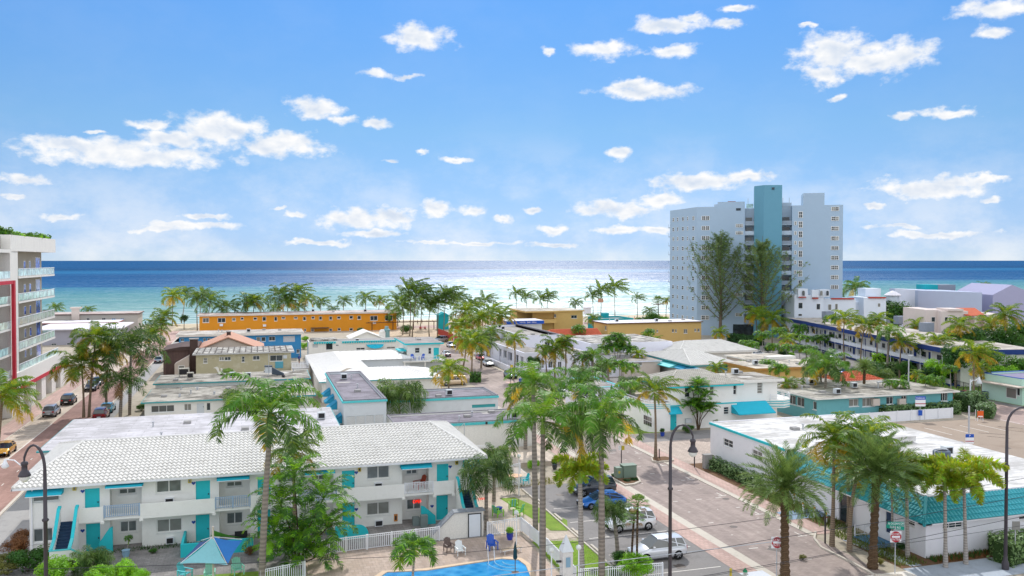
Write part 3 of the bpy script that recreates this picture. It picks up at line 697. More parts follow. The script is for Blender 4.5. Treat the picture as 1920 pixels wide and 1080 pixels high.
for a, b in bx:
    sp_ = [dict(q, a0=q['a0']-a, a1=q['a1']-a) for q in bw if q['a0'] > a-.1 and q['a1'] < b+.3]
    openings(M_, mw, (a, TF+RC), (1, 0), (0, -1), b-a, 0, HE, sp_, WHITE)
    mw.face([(a, TF, 0), (a, TF+RC, 0), (a, TF+RC, HE), (a, TF, HE)], WHITE); mw.face([(b, TF, 0), (b, TF, HE), (b, TF+RC, HE), (b, TF+RC, 0)], WHITE)
mw.face([(S0, TF, 0), (S0, TB, 0), (S0, TB, HE), (S0, TF, HE)], WHITE); mw.face([(S1, TF, 0), (S1, TB, 0), (S1, TB, HE), (S1, TF, HE)], WHITE); mw.face([(S0, TB, 0), (S1, TB, 0), (S1, TB, HE), (S0, TB, HE)], WHITE)
M_.part('wall', mw)
rf = M_.part('roof', hip_roof(-18.3, 19.95, 74.6, 91.8, 5.62, 1.75, 3.6, ROOFT, True, .36, .56))
g = MB(); g.box(-18.36, 20.0, 74.5, 74.6, 5.5, 5.63, WHITEM); g.box(-18.4, -18.3, 74.5, 91.8, 5.5, 5.63, WHITEM); g.box(19.95, 20.05, 74.5, 91.8, 5.5, 5.63, WHITEM); M_.part('gutter', g)
g = MB(); g.box(-18.25, 19.9, 74.65, TF, 5.47, 5.56, WHITE); g.box(-18.25, S0, TF, 91.7, 5.47, 5.56, WHITE); g.box(S1, 19.9, TF, 91.7, 5.47, 5.56, WHITE); M_.part('soffit', g)
g = MB(); g.tube([(-16.9, 74.55, 5.5), (-17.1, 75.2, 5.2), (-17.1, 75.2, .1)], .05, WHITEM); M_.part('drainpipe', g)
# gallery slab, parapet panels, railings
TG = 74.15
M_.part('balcony_slab', MB().box(FP(140, 980, TG)[0], FP(851, 930, TG)[0], TG, TF-.003, 2.74, 2.92, WHITE))
for a, b in ((140, 194), (263, 403), (470, 560), (632, 758), (813, 851)):
    a, b = FP(a, 950, TG)[0], FP(b, 950, TG)[0]; g = MB(); g.box(a, b, TG-.12, TG-.003, 2.68, 3.86, WHITE); g.box(a-.06, a+.22, TG-.16, TG-.0, 2.5, 2.72, WHITE); g.box(b-.22, b+.06, TG-.16, TG-.0, 2.5, 2.72, WHITE)
    M_.part('balcony_parapet', g)
BLR = paint('blue_grey_railing', '#9db4cd', .5, .05); 
for i, (a, b) in enumerate(((194, 263), (403, 470), (560, 632), (758, 813))):
    a, b = FP(a, 950, TG)[0], FP(b, 950, TG)[0]; M_.part('railing', railing_mb((a+.02, TG-.05), (b-.02, TG-.05), 2.93, 1.0, WHITEM if i == 3 else BLR, .14, .05))
for x0, x1, y0, y1 in ((196, 267, 902, 917), (406, 468, 889, 903), (571, 629, 878, 892), (753, 811, 866, 881)):
    a, b = FP(x0, y1, 74.4)[0], FP(x1, y1, 74.4)[0]; awning(M_, a, b, TF-.01, max(4.85, FP(x0, y1, 74.5)[1]), 5.46, .8, AWN, WHITEM)
a, b = FP(46, 915, 74.4)[0], FP(115, 912, 74.4)[0]; awning(M_, a, b, TF-.01, 4.95, 5.4, .85, AWN, WHITEM)
a, b = FP(872, 866, 74.4)[0], FP(903, 866, 74.4)[0]; awning(M_, a, b, TF-.01, 4.72, 5.4, .85, AWN, WHITEM)
for x0, y0, x1, y1 in ((309, 936, 326, 943), (311, 1008, 326, 1019), (702, 908, 717, 914), (703, 976, 718, 986)):
    a, z1 = FP(x0, y0, TF-.2); b, z0 = FP(x1, y1, TF-.2); g = MB(); g.box(a, b, TF-.28, TF-.003, z0, max(z1, z0+.45), WHITEM); u = M_.part('air_conditioner', g); g = MB(); g.box(a+.06, b-.06, TF-.295, TF-.283, z0+.06, max(z1, z0+.45)-.06, MATS['dark_metal']); M_.part('grille', g, u)
def heart(x, z, s=.12):
    g = MB(); pts = []
    for i in range(20):
        a = 2*PI*i/20; pts.append((x+s*math.sin(a)**3, z+s*(13*math.cos(a)-5*math.cos(2*a)-2*math.cos(3*a)-math.cos(4*a))/16))
    g.yprism(pts, TF-.04, TF-.003, BLU); M_.part('heart_plaque', g)
for px_, py_ in ((155, 921), (155, 995), (363, 906), (363, 979), (511, 897), (668, 886), (668, 955), (844, 875), (810, 949)): x, z = FP(px_, py_, TF); heart(x, z, .16)
YEL = paint('brass_lamp', '#c9b440', .5, .1)
for px_, py_ in ((140, 915), (356, 901), (514, 890), (674, 880), (856, 867)): x, z = FP(px_, py_, TF); g = MB(); g.box(x-.13, x+.13, TF-.14, TF-.003, z-.18, z+.16, YEL); g.box(x-.07, x+.07, TF-.15, TF-.14, z-.1, z+.1, MATS['glass_dark']); M_.part('wall_lamp', g)
RED = glow('red_neon', '#ff2a14', 1.6)
x, z = FP(783, 941, TF+RC); M_.part('neon_sign', text_on('OPEN', .42, RED, x, TF+RC+.06, z, .8))
x, z = FP(903, 936, TF); M_.part('neon_sign', text_on('OPEN', .3, RED, x, TF+.08, z, .8))
x, z = FP(489, 943, TG-.13); LT = paint('black_letter', '#333338', .6, .05)
M_.part('painted_sign', text_on('HOLLYWOOD', .34, LT, x+.75, TG-.125, z+.1)); M_.part('painted_sign', text_on('BEACH', .26, LT, x+.4, TG-.125, z-.3))
x, z = FP(742, 970, TF); g = MB(); g.box(x-.16, x+.16, TF-.05, TF-.003, z-.35, z+.3, paint('orange_box', '#c9843c', .6)); g.box(x-.08, x+.08, TF-.07, TF-.05, z-.22, z+.15, MATS['dark_metal']); M_.part('notice_box', g)
# stairs at both ends with curved white landing walls and teal copings
BST = paint('blue_stair_carpet', '#2d4560', .9, .3, 3., 14.); TL2 = paint('light_teal_edge', '#57c5c8', .6)
def stair(xa, xb, z1, z0, t1, t0, side):
    st_ = MB(); n = 9
    for i in range(n):
        z = z0+(z1-z0)*(i+1)/n; y0 = t0+(t1-t0)*i/n; st_.box(xa, xb, y0, t1, z-(z1-z0)/n, z, BST)
    M_.part('stair_flight', st_)
    w = MB()
    for x, o in ((xa-.16, -1), (xb, 1)):
        w.xprism([(t1, 0), (t1, z1+1.15), (t1-.5, z1+1.05), (t0, z0+.75), (t0-1.0, z0+.35), (t0-1.0, 0)], x, x+.16, WHITE)
    w.box(xa-.16, xb+.16, t0-1.16, t0-1.0, 0, z0+.32, WHITE); w.box(xa, xb, t0-1., t0, 0, z0, WHITE)
    M_.part('stair_wall', w)
    c = MB()
    for x in (xa-.2, xb-.04):
        for (ya, za), (yb, zb) in (((t1, z1+1.15), (t1-.5, z1+1.05)), ((t1-.5, z1+1.05), (t0, z0+.75)), ((t0, z0+.75), (t0-1.02, z0+.35))):
            c.xprism([(ya, za+.005), (yb, zb+.005), (yb, zb+.12), (ya, za+.12)], x, x+.24, TEAL if yb > t0-.5 else TL2)
    c.box(xa-.2, xb+.2, t0-1.2, t0-1.02, z0+.325, z0+.4, TL2); M_.part('stair_coping', c)
    # lower flight turning sideways
    lf = MB(); cx = xb+.16 if side > 0 else xa-.16
    for i in range(6):
        z = z0*(1-(i+1)/7); a = cx+side*.32*i; lf.box(a, a+side*.32, t0-.98, t0-.1, 0, z, BST)
    M_.part('stair_flight', lf)
    w = MB(); e = cx+side*2.0
    w.yprism([(cx, 0), (e, 0), (e, .45), (cx, z0+.34)] if side > 0 else [(e, 0), (cx, 0), (cx, z0+.34), (e, .45)], t0-1.16, t0-1.0, WHITE)
    w.yprism([(cx, z0+.345), (e, .455), (e, .53), (cx, z0+.42)] if side > 0 else [(e, .455), (cx, z0+.345), (cx, z0+.42), (e, .53)], t0-1.2, t0-.97, TL2); M_.part('stair_wall', w)
xa = FP(109, 1000, 73)[0]; stair(xa, xa+1.1, 2.92, 1.35, 74.1, 71.9, 1)
xa = FP(864, 935, 73)[0]; stair(xa, xa+1.0, 2.92, 1.45, 74.1, 71.9, -1)
# teal garden walls at the foot of the doors
for pa, pb, ty, h in (((336, 403, 1.0), None, 72.3, 1.05),):
    pass
g = MB(); x0, x1 = G(338, 1048)[0], G(475, 1035)[0]; g.box(x0, x1, 71.6, 71.8, 0, 1.05, TEAL); g.box(x0, x0+.2, 71.8, 75.2, 0, 1.05, TEAL); M_.part('garden_wall', g)
g = MB(); x0, x1 = G(629, 1015)[0], G(692, 1010)[0]
pts = [(x0, 0), (x1, 0)]+[(x1-.9+.9*math.cos(a*PI/16), .3+.85*math.sin(a*PI/16)) for a in range(0, 9)]+[(x0, 1.15)]
g.yprism(pts, 72.3, 72.5, TEAL); M_.part('garden_wall', g)
g = MB(); x0 = G(205, 1045)[0]; g.yprism([(x0-.9, 0), (x0+.1, 0), (x0+.1, 2.1), (x0-.15, 2.0), (x0-.9, .9)], 74.4, 74.6, TEAL); M_.part('garden_wall', g)
g = MB(); x0 = G(805, 1005)[0]; g.yprism([(x0-.1, 0), (x0+1.2, 0), (x0+1.2, .7), (x0+.2, 1.6), (x0-.1, 1.7)], 74.4, 74.6, TEAL); M_.part('garden_wall', g)
# lean-to shed below the right stair
sx0, sx1 = 15.6, 18.4; st0 = 69.9
SH = Thing('storage_shed', 'grey-roofed lean-to shed with white door below the right-hand stair, by the pool', 'shed', 17, st0)
g = MB(); g.yprism([(sx0-1.5, 0), (sx1, 0), (sx1, 2.15), (sx0+.3, 2.15), (sx0-1.5, .5)], st0, 70.68, WHITE2); SH.part('wall', g)
GR = paint('grey_shed_roof', '#8f959c', .7, .2, 1.5, 8., stain=.4)
g = MB(); g.yprism([(sx0-1.55, .52), (sx0+.3, 2.2), (sx0+.28, 2.28), (sx0-1.6, .6)], st0-.1, 70.7, GR)
for i in range(9): f = i/9; x = sx0-1.55+1.85*f; z = .6+1.68*f; g.box(x, x+.05, st0-.12, 70.71, z-.02, z+.05, GR)
g.box(sx0+.25, sx1+.15, st0-.15, 70.7, 2.2, 2.28, GR); SH.part('roof', g)
g = MB(); g.box(sx1-1.25, sx1-.25, st0-.06, st0-.004, .05, 1.95, paint('shed_door', '#dfe6ec', .6, .05)); d = SH.part('door', g)
g = MB(); g.box(sx1-1.33, sx1-1.255, st0-.07, st0-.005, 0, 2.02, MATS['dark_metal']); g.box(sx1-.245, sx1-.17, st0-.07, st0-.005, 0, 2.02, MATS['dark_metal']); g.box(sx1-1.33, sx1-.17, st0-.07, st0-.005, 1.955, 2.03, MATS['dark_metal']); SH.part('door_frame', g, d)
# ---- rear white flat-roofed wing -----------------------------------------
zz = 4.6
a = G(78, 837, zz); b = G(622, 772, zz)
building('rear_motel_wing', 'low white flat-roofed building behind the tiled motel roof', 'building', a[0]+.4, b[0]-.2, 94.5, 111.5, zz-.2, WHITE, roof=dict(k='slab', m=flat_roof('bright_white_roof', '#d8d5d8', '#a5a2a2', .6, .3), fm=TRIM, o=.4, th=.14))
# ---- long beige flat roofs -------------------------------------------------
T = building('apartment_row', 'low white apartments with teal fascia and stained flat roof, in front of the olive house', 'apartments', -15.2, 8.0, 130., 142.9, 3.3, WHITE2,
  F=[(W, 283, 760, 327, 773, dict(nx=3, gm=MATS['glass_dark'])), (W, 345, 757, 359, 770), (W, 387, 755, 395, 770, dict(nx=1)), ('d', 369, 756, 383, 776, dict(m=GREYW)), (W, 545, 748, 570, 762)], R=[],
  roof=dict(k='slab', m=ROOFB, fm=TRIM, o=.45, th=.16))
for px_, py_ in ((370, 730), (402, 738), (337, 743)):
    s, q = G(px_, py_, 3.6); small(T, 'roof_vent', s-.15, s+.15, q-.15, q+.15, 3.5, 3.95, POLEG)
T = building('rear_apartment_row', 'taller beige flat-roofed row with teal edge right behind the low apartments', 'apartments', -15.2, 8.2, 143.6, 153.6, 4.0, WHITE2, roof=dict(k='slab', m=ROOFB, fm=TRIM, o=.35, th=.16))
def ac_unit(label, s, t, z, sx=1.2, sy=.9, sz=.9, group='rooftop air units', on_legs=True):
    g = MB(); gm_ = paint('ac_beige', '#b8b3a4', .6, .1); T = Thing('rooftop_air_unit', label, 'air unit', s, t, z, group=group, glob=False)
    b0 = .3 if on_legs else 0
    g.box(-sx/2, sx/2, -sy/2, sy/2, b0, b0+sz, gm_); T.part('casing', g)
    g = MB(); g.box(-sx/2+.1, sx/2-.1, -sy/2-.012, -sy/2-.003, b0+.12, b0+sz-.12, MATS['dark_metal']); T.part('grille', g)
    if on_legs:
        g = MB()
        for x in (-sx/2+.08, sx/2-.08):
            for y in (-sy/2+.08, sy/2-.08): g.box(x-.04, x+.04, y-.04, y+.04, 0, b0, POLEG)
        T.part('stand', g)
s, q = G(345, 706, 4.2); ac_unit('beige air unit on a stand at the left of the beige flat roof', s, q, 4.2, 1.6, 1., 1.1)
s, q = G(357, 712, 4.2); ac_unit('small grey air unit just right of the stand-mounted unit on the beige roof', s, q, 4.2, 1.0, .8, .9)
# exhaust hood with sloped duct
s, q = G(505, 704, 4.2); HT = Thing('roof_exhaust', 'grey exhaust hood with sloping duct on the beige flat roof', 'exhaust vent', s, q, 4.2, glob=False)
g = MB(); g.box(-.7, .4, -.5, .5, .5, 1.5, GREYW); g.box(-.8, .5, -.6, .6, 1.5, 1.65, paint('dark_blue_grey', '#4a5560')); HT.part('hood', g)
g = MB(); g.yprism([(.4, .2), (2.4, 0), (2.4, .25), (.4, 1.4)], -.45, .45, paint('dark_blue_grey', '#4a5560')); HT.part('duct', g)
g = MB(); g.tube([(-.1, -.6, -1.5), (-.1, -.6, 3.6)], .04, POLEG); g.lathe([(.02, 0), (.28, .1), (.3, .3), (.1, .45)], 2.2, -3., MATS['dark_metal'], 10, 0); HT.part('mast', g)
# ---- narrow alley, olive house, shingle house, blue building ---------------
OLIVE = paint('olive_stucco', '#b7b091', .9, .08, .6, 10., stain=.35, staincol='#d6d2c0'); 
T = building('olive_house', 'two-storey olive house with broken flat roof and bird mural', 'house', -10.9, 6.4, 170.2, 181, 5.7, OLIVE, z0=0,
  F=[(W, 381, 671, 389, 681, dict(nx=1, ny=2)), (W, 411, 669, 420, 676), (W, 421, 669, 433, 676), (W, 453, 668, 459, 679, dict(nx=1, ny=2)), (W, 474, 667, 487, 675), (W, 506, 666, 530, 677, dict(nx=2)), (W, 552, 700, 560, 712)],
  roof=dict(k='slab', m=flat_roof('ragged_roof', '#d2cec4', '#4e4844', .9, .5), fm=paint('weathered_fascia', '#c4c4c2', .8, .2, stain=.4), o=.6, th=.2))
MW = paint('mural_white', '#eceae0', .8)
g = MB(); x, z = FP(405, 692, 170.1)
for a, b, c in ((0, 0, .0),): pass
pts = [(0, 0), (.35, -.7), (1.1, -.95), (1.6, -.75), (2.2, -1.0), (2.5, -.5), (2.1, -.1), (1.4, -.2), (1.0, .15), (.75, .1), (.95, -.35), (.6, -.45), (.45, .2), (.2, .45), (-.2, .35), (-.5, .2), (-.15, .15)]
g.yprism([(x+p[0], z+p[1]) for p in pts], 170.16, 170.197, MW); T.part('bird_mural', g)
g = MB(); a = FP(516, 678, 170.1); b = FP(531, 690, 170.1); g.box(a[0], b[0], 170.1, 170.197, b[1], a[1], paint('teal_ac', '#5aa3b5', .6)); T.part('air_conditioner', g)
g = MB(); a = FP(531, 666, 170.1); b = FP(538, 672, 170.1); g.box(a[0], b[0], 170.0, 170.197, b[1], a[1], GREYW); T.part('air_conditioner', g)
g = MB()
for i in range(16): x = -10.9+i*1.1; g.box(x, x+.16, 169.9+(i % 3)*.4, 181.2, 5.97, 6.02+.05*(i % 2), paint('dark_batten', '#5a534e'))
T.part('roof_batten', g)
g = MB(); g.box(6.4, 9.6, 166.5, 178, 2.8, 2.95, CONCG); T.part('balcony_slab', g)
T.part('railing', railing_mb((6.5, 166.6), (9.5, 166.6), 2.95, 1.0, WHITEM, .5, .06)); T.part('railing', railing_mb((9.5, 166.6), (9.5, 177.8), 2.95, 1.0, WHITEM, .5, .06))
g = MB()
for i in range(9): g.box(6.6, 9.4, 166.4-i*.34, 166.4-i*.34+.34, 0, 2.8-i*.31, WHITE2)
T.part('stair_flight', g)
BRICK = pavers('brown_shingle', '#6b5650', '#5c4a46', .3, .2, .6, .2); PINKR = paint('pink_tile_roof', '#c99a82', .85, .15, .6, 6.)
PINKW = paint('pale_pink_wall', '#cfc2b6', .9, .08)
T = Thing('shingle_house', 'brown shingled house with brick chimney and pink gabled roof, left of the olive house', 'house', -14, 184)
g = MB(); g.box(-18.0, -11.3, 184.5, 196, 0, 5.2, BRICK); T.part('wall', g)
g = MB(); g.box(-12.0, 1.0, 184.7, 198, 0, 4.9, PINKW); g.yprism([(-11.9, 4.9), (.9, 4.9), (-5.6, 7.4)], 184.8, 197.9, PINKW); T.part('gable_wall', g)
g = MB(); g.yprism([(-12.6, 4.75), (-5.55, 7.55), (1.6, 4.75), (1.6, 4.95), (-5.55, 7.8), (-12.6, 4.95)], 184.2, 198.5, PINKR); rf = T.part('roof', g)
g = MB(); g.box(-6.0, -5.2, 189, 190, 7.3, 8.4, BRICK); g.box(-6.1, -5.1, 188.9, 190.1, 8.4, 8.55, CONCG); T.part('chimney', g, rf)
g = MB(); g.yprism([(-18.3, 5.2), (-11.35, 5.2), (-11.35, 6.0), (-14.6, 6.0), (-18.3, 5.35)], 184.2, 196.3, BRICK); T.part('roof', g)
g = MB(); g.box(-12.9, -11.4, 183.2, 184.48, 0, 7.5, BRICK); g.box(-13.05, -11.25, 183.05, 184.6, 7.5, 7.7, CONCG); T.part('chimney', g)
g = MB(); g.yprism([(-15.6, 0), (-12.95, 0), (-12.95, 4.4), (-15.6, 2.9)], 181.0, 184.4, PINKW); T.part('porch', g)
g = MB(); g.box(-14.9, -13.7, 180.95, 180.995, 1.0, 2.6, MATS['window_frame']); w = T.part('window', g); g = MB(); g.box(-14.78, -13.82, 180.93, 180.949, 1.12, 2.48, MATS['glass_dark']); T.part('pane', g, w)
BLUE = paint('blue_stucco', '#3f8cc0', .85, .08, .6, 10., stain=.12, staincol='#7fb0cf')
T = building('blue_building', 'long two-storey bright blue building with weathered white flat roof', 'building', -17.2, 10.3, 211.5, 222, 5.7, BLUE,
  F=[(W, 339, 635, 345, 640), (W, 355, 634, 363, 641), (W, 381, 634, 386, 640), (W, 389, 634, 395, 640), (W, 445, 632, 452, 638), (W, 481, 632, 488, 640, dict(nx=1)), (W, 490, 632, 498, 640, dict(nx=1)), (W, 504, 631, 516, 639), ('l', 531, 630, 553, 641, dict(m=WHITEM)), (W, 556, 655, 562, 662)],
  roof=dict(k='slab', m=flat_roof('tan_white_roof', '#cfc8bd', '#857a6c', .7, .3, False), fm=paint('off_white_fascia', '#dcd6cc', .8, .1), o=.7, th=.45))
ORANGE = paint('orange_stucco', '#e3972c', .85, .07, .5, 10., stain=.12, staincol='#c07a20')
ow = [(380, 596, 392, 605, 2), (408, 596, 423, 605, 2), (435, 596, 442, 602, 1), (451, 595, 457, 600, 1), (475, 595, 482, 600, 1), (492, 594, 499, 602, 1), (514, 594, 520, 602, 1), (528, 594, 535, 598, 1), (551, 594, 558, 598, 1), (568, 594, 574, 601, 1), (584, 593, 590, 598, 1), (598, 593, 604, 600, 1), (617, 593, 623, 600, 1), (632, 593, 639, 598, 1), (655, 592, 662, 598, 1), (670, 592, 677, 599, 1), (694, 592, 708, 601, 2), (722, 591, 736, 601, 2),
      (570, 616, 574, 622, 1), (583, 617, 589, 621, 1), (617, 616, 623, 622, 1), (633, 615, 639, 620, 1), (655, 615, 662, 620, 1), (671, 615, 678, 619, 1)]
T = building('orange_building', 'long two-storey orange building facing the beach, behind the blue building', 'building', -17.3, 45.5, 287.5, 299, 5.7, ORANGE, F=[(W, a, b, c, d, dict(nx=n, fw=.12)) for a, b, c, d, n in ow],
  roof=dict(k='slab', m=flat_roof('brown_white_roof', '#d4c7bf', '#8c6f66', .75, .2, False), fm=paint('off_white_fascia', '#dcd6cc'), o=.6, th=.4))
g = MB(); a = FP(583, 615, 286); b = FP(617, 616, 286); g.box(a[0], b[0], 285.6, 287.4, a[1]-.15, a[1], paint('dark_batten', '#5a534e')); T.part('porch_roof', g)
for px_, py_ in ((415, 609), (496, 610), (702, 605)):
    a = FP(px_, py_, 287.2); g = MB(); g.box(a[0]-.5, a[0]+.5, 286.9, 287.49, a[1]-.4, a[1]+.3, WHITEM); T.part('air_conditioner', g)
# ---- white scallop-parapet building, courtyard tin roofs, balcony house ------
T = building('scalloped_parapet_building', 'white low building with teal scalloped parapet and shell canopy before the orange building', 'building', 11.9, 34.3, 207.8, 214, 4.0, WHITE2,
  F=[('l', 586, 645, 596, 652), (W, 611, 643, 624, 656, dict(nx=1, gm=MATS['glass_dark'])), (W, 630, 646, 635, 649), (W, 668, 652, 684, 656), (W, 725, 650, 741, 654)], roof=dict(k='parapet', m=ROOFG, fm=WHITE2, p=.5))
for x0, x1, y in ((588, 630, 633), (641, 743, 634)):
    g = MB()
    a, b = FP(x0, y, 207.6)[0], FP(x1, y, 207.6)[0]; n = int((b-a)/.55)
    for i in range(n):
        x = a+(b-a)*(i+.5)/n; g.yprism([(x-.24, 3.98), (x-.18, 3.66), (x, 3.52), (x+.18, 3.66), (x+.24, 3.98)], 207.45, 207.79, TEAL)
    g.box(a, b, 207.5, 207.79, 3.985, 4.03, TEAL); T.part('scalloped_trim', g)
g = MB(); a = FP(704, 650, 207)[0]; rows = []
for i in range(7):
    f = i/6; rows.append([(a+2.1*math.cos(PI*j/12)*(.35+.65*f), 207.78-1.5*f*math.sin(PI*j/12), 3.1-.9*f*math.sin(PI*j/12)+(0.05 if j % 2 else 0)) for j in range(13)])
g.grid(rows, AWN); g.grid([[(x, y, z-.05) for x, y, z in r] for r in rows], AWN); T.part('shell_canopy', g)
g = MB(); g.box(12.6, 18.6, 208.6, 213.5, 4.15, 4.55, flat_roof('ragged_roof', '#d2cec4')); T.part('roof_platform', g)
T = Thing('little_gable_house', 'small white gabled roof just behind the scalloped parapet', 'house', 26, 222)
g = MB(); a = G(655, 625, 3.5)[0]-1; g.box(a, a+8, 222, 230, 0, 3.2, WHITE2); g.yprism([(a, 3.2), (a+8, 3.2), (a+4, 4.8)], 222, 230, WHITE2); T.part('wall', g)
g = MB(); g.yprism([(a-.5, 3.1), (a+4, 4.9), (a+8.5, 3.1), (a+8.5, 3.3), (a+4, 5.15), (a-.5, 3.3)], 221.5, 230.5, WHITE2); T.part('roof', g)
T = Thing('garden_chimney', 'small white round-topped garden chimney beside the little gabled roof', 'chimney', 37, 224)
g = MB(); s, q = G(717, 640, 0)[0], 224; s = FP(717, 620, 224)[0]; g.box(s-.8, s+.8, 224, 224.8, 0, 4.6, WHITE2); g.lathe([(.8, 4.6), (.7, 5.0), (.4, 5.3)], s, 224.4, WHITE2, 10); T.part('stack', g)
g = MB(); s2 = FP(725, 620, 225)[0]; g.lathe([(.8, 0), (.8, 4.9), (1.0, 4.95), (1.0, 5.2), (.5, 5.5), (.5, 6.1)], s2, 225, paint('teal_grey', '#7fa3a3'), 10); T.part('tank', g)
# long courtyard building with three white low roofs
T = Thing('courtyard_motel', 'low U-shaped motel with pale metal hip roofs around a small court', 'motel', 20, 143)
HW = paint('white_metal_roof', '#e9e7e2', .7, .06, .5, 4., stain=.15, staincol='#c4bfb4'); zt = 3.5
g = MB(); s0_, s1_ = 10.3, 30.0
openings(T, g, (s0_, 143.6), (1, 0), (0, -1), s1_-s0_, 0, zt, px_specs('F', 143.6, s0_, [(W, 714, 716, 725, 726, dict(ny=3, nx=1)), (W, 782, 713, 788, 717)]), WHITE2)
g.face([(s1_, 143.6, 0), (s1_, 156, 0), (s1_, 156, zt), (s1_, 143.6, zt)], WHITE2); g.face([(s0_, 143.6, 0), (s0_, 184, 0), (s0_, 184, zt), (s0_, 143.6, zt)], WHITE2)
g.face([(20, 172.5, 0), (30, 172.5, 0), (30, 172.5, zt), (20, 172.5, zt)], GREYW); g.face([(20, 156, 0), (30, 156, 0), (30, 156, zt), (20, 156, zt)], GREYW); g.face([(20, 156, 0), (20, 172.5, 0), (20, 172.5, zt), (20, 156, zt)], GREYW); g.face([(30, 172.5, 0), (30, 184, 0), (30, 184, zt), (30, 172.5, zt)], WHITE2)
T.part('wall', g)
def rib(mb, A, B, Cc, D, n):
    A, B, Cc, D = map(Vector, (A, B, Cc, D)); mb.face([A, B, Cc, D] if (Cc-D).length > .01 else [A, B, Cc], HW)
    for i in range(1, n):
        f = i/n; p, q = A.lerp(B, f), D.lerp(Cc, f); mb.tube([p+Vector((0, 0, .03)), q+Vector((0, 0, .03))], .035, HW, 4, False)
g = MB(); y0, y1 = 143.0, 156.5; x0, x1 = 9.8, 30.6; ym = (y0+y1)/2; r = 1.3
rib(g, (x0, y0, zt), (x1, y0, zt), (x1-5, ym, zt+r), (16, ym, zt+r), 26); rib(g, (x1, y1, zt), (20, y1, zt), (16, ym, zt+r), (x1-5, ym, zt+r), 16); rib(g, (x1, y0, zt), (x1, y1, zt), (x1-5, ym, zt+r), (x1-5, ym, zt+r), 2)
rib(g, (x0, 184.5, zt), (x0, y0, zt), (15, ym, zt+r), (15, 178, zt+r), 24); rib(g, (20, y1, zt), (20, 172, zt), (15, 178, zt+r), (15, ym, zt+r), 10)
g.face([(16, ym, zt+r), (20, y1, zt), (15, ym, zt+r)], HW)
rib(g, (20, 172, zt), (30.6, 172, zt), (27, 178, zt+r), (15, 178, zt+r), 10); rib(g, (30.6, 184.5, zt), (x0, 184.5, zt), (15, 178, zt+r), (27, 178, zt+r), 10); rib(g, (30.6, 172, zt), (30.6, 184.5, zt), (27, 178, zt+r), (27, 178, zt+r), 2)
T.part('roof', g)
g = MB(); g.box(x0+.02, x1-.02, y0-.04, y0-.0, zt-.18, zt-.01, TRIM); g.box(x1, x1+.04, y0, y1, zt-.18, zt-.01, TRIM); T.part('fascia', g)
T = building('balcony_house', 'small white two-storey house with teal door and blue chairs on its balcony', 'house', 29.9, 36.9, 175.2, 188, 6.0, WHITE2,
  F=[(W, 778, 652, 787, 662, dict(nx=1, ny=2)), (W, 803, 652, 809, 664, dict(nx=1, ny=2)), ('d', 813, 652, 823, 676, dict(m=TEAL))], roof=dict(k='slab', m=flat_roof('grey_brown_roof', '#a9a39e', '#736c68', .5, .3, False), fm=TEAL, o=.6, th=.3))
g = MB(); g.box(28.5, 37.2, 171.6, 175.1, 2.75, 2.95, WHITE2); T.part('balcony_slab', g); T.part('railing', railing_mb((28.6, 171.7), (37.1, 171.7), 2.95, 1.0, WHITEM, .35, .03))
g = MB(); 
for x in (28.8, 33, 36.9): g.box(x-.12, x+.12, 171.7, 171.9, 0, 2.745, WHITE2)
g.box(29.5, 36.9, 173.5, 173.6, 0, 2.74, GREYW); T.part('post', g)
g = MB(); g.box(28.2, 29.8, 175.6, 180, 4.6, 4.85, TEAL); T.part('side_canopy', g)
def adirondack(label, s, t, z, rz, m, group=None, sc=1., name='garden_chair', plastic=False, m2=None):
    T = Thing(name, label, 'chair', s, t, z, rz, group, glob=False)
    g = MB()
    for i in range(5): g.box(-.28+i*.115, -.28+i*.115+.1, -.3, .25, .3+.0, .34, m)
    T.part('seat', g.xform(Matrix.Rotation(-.12, 4, 'X')))
    g = MB()
    for i in range(5): h = .62+.14*math.cos((i-2)*.6); g.box(-.28+i*.115, -.28+i*.115+.1, .0, .03, 0, h, m2 if (m2 and i in (1, 3)) else m)
    T.part('backrest', g.xform(Matrix.Translation((0, .22, .32)) @ Matrix.Rotation(-.38, 4, 'X')))
    for x in (-.36, .28):
        T.part('armrest', MB().box(x, x+.1, -.38, .4, .55, .585, m))
        T.part('leg', MB().box(x+.01, x+.07, -.34, -.27, 0, .55, m)); T.part('leg', MB().box(x+.01, x+.07, .3, .37, 0, .55, m))
    T.o.scale = (sc,)*3; return T
CB = paint('cobalt_chair', '#2f62c4', .5, .05)
adirondack('blue chair at the left end of the upstairs balcony of the small white house', 30.8, 173.3, 2.95, .2, CB, 'blue balcony chairs', 1.25)
adirondack('blue chair beside the leftmost one on the upstairs balcony of the small white house', 32.6, 173.4, 2.95, -.9, CB, 'blue balcony chairs', 1.25)
# ---- grey-roofed two-storey block with side awnings --------------------------
T = building('side_awning_block', 'narrow white two-storey block with grey roof and blue awnings down its left side', 'building', 10.2, 15.4, 105.6, 133, 6.3, GREYW,
  F=[('l', 650, 781, 666, 799), ('l', 668, 780, 684, 798), ('l', 686, 779, 701, 797), ('l', 703, 778, 719, 796)],
  roof=dict(k='parapet', m=ROOFG, fm=paint('dark_roof_edge', '#77747c', .7), im=GREYW, p=.3))
g = MB(); g.box(10.0, 15.5, 105.38, 105.56, 6.02, 6.26, TL2); g.box(9.98, 10.16, 105.4, 133, 6.02, 6.26, TL2); T.part('trim', g)
for px_, py_ in ((607, 724), (613, 738), (618, 752), (627, 774)):
    pass
for ya, zb in ((124.6, 3.9), (118.6, 3.9), (114.2, 3.8), (107.4, 3.2)):
    awning_side(T, ya, ya+2.2, 10.15, zb, zb+1.05, 1.25, AWNB)
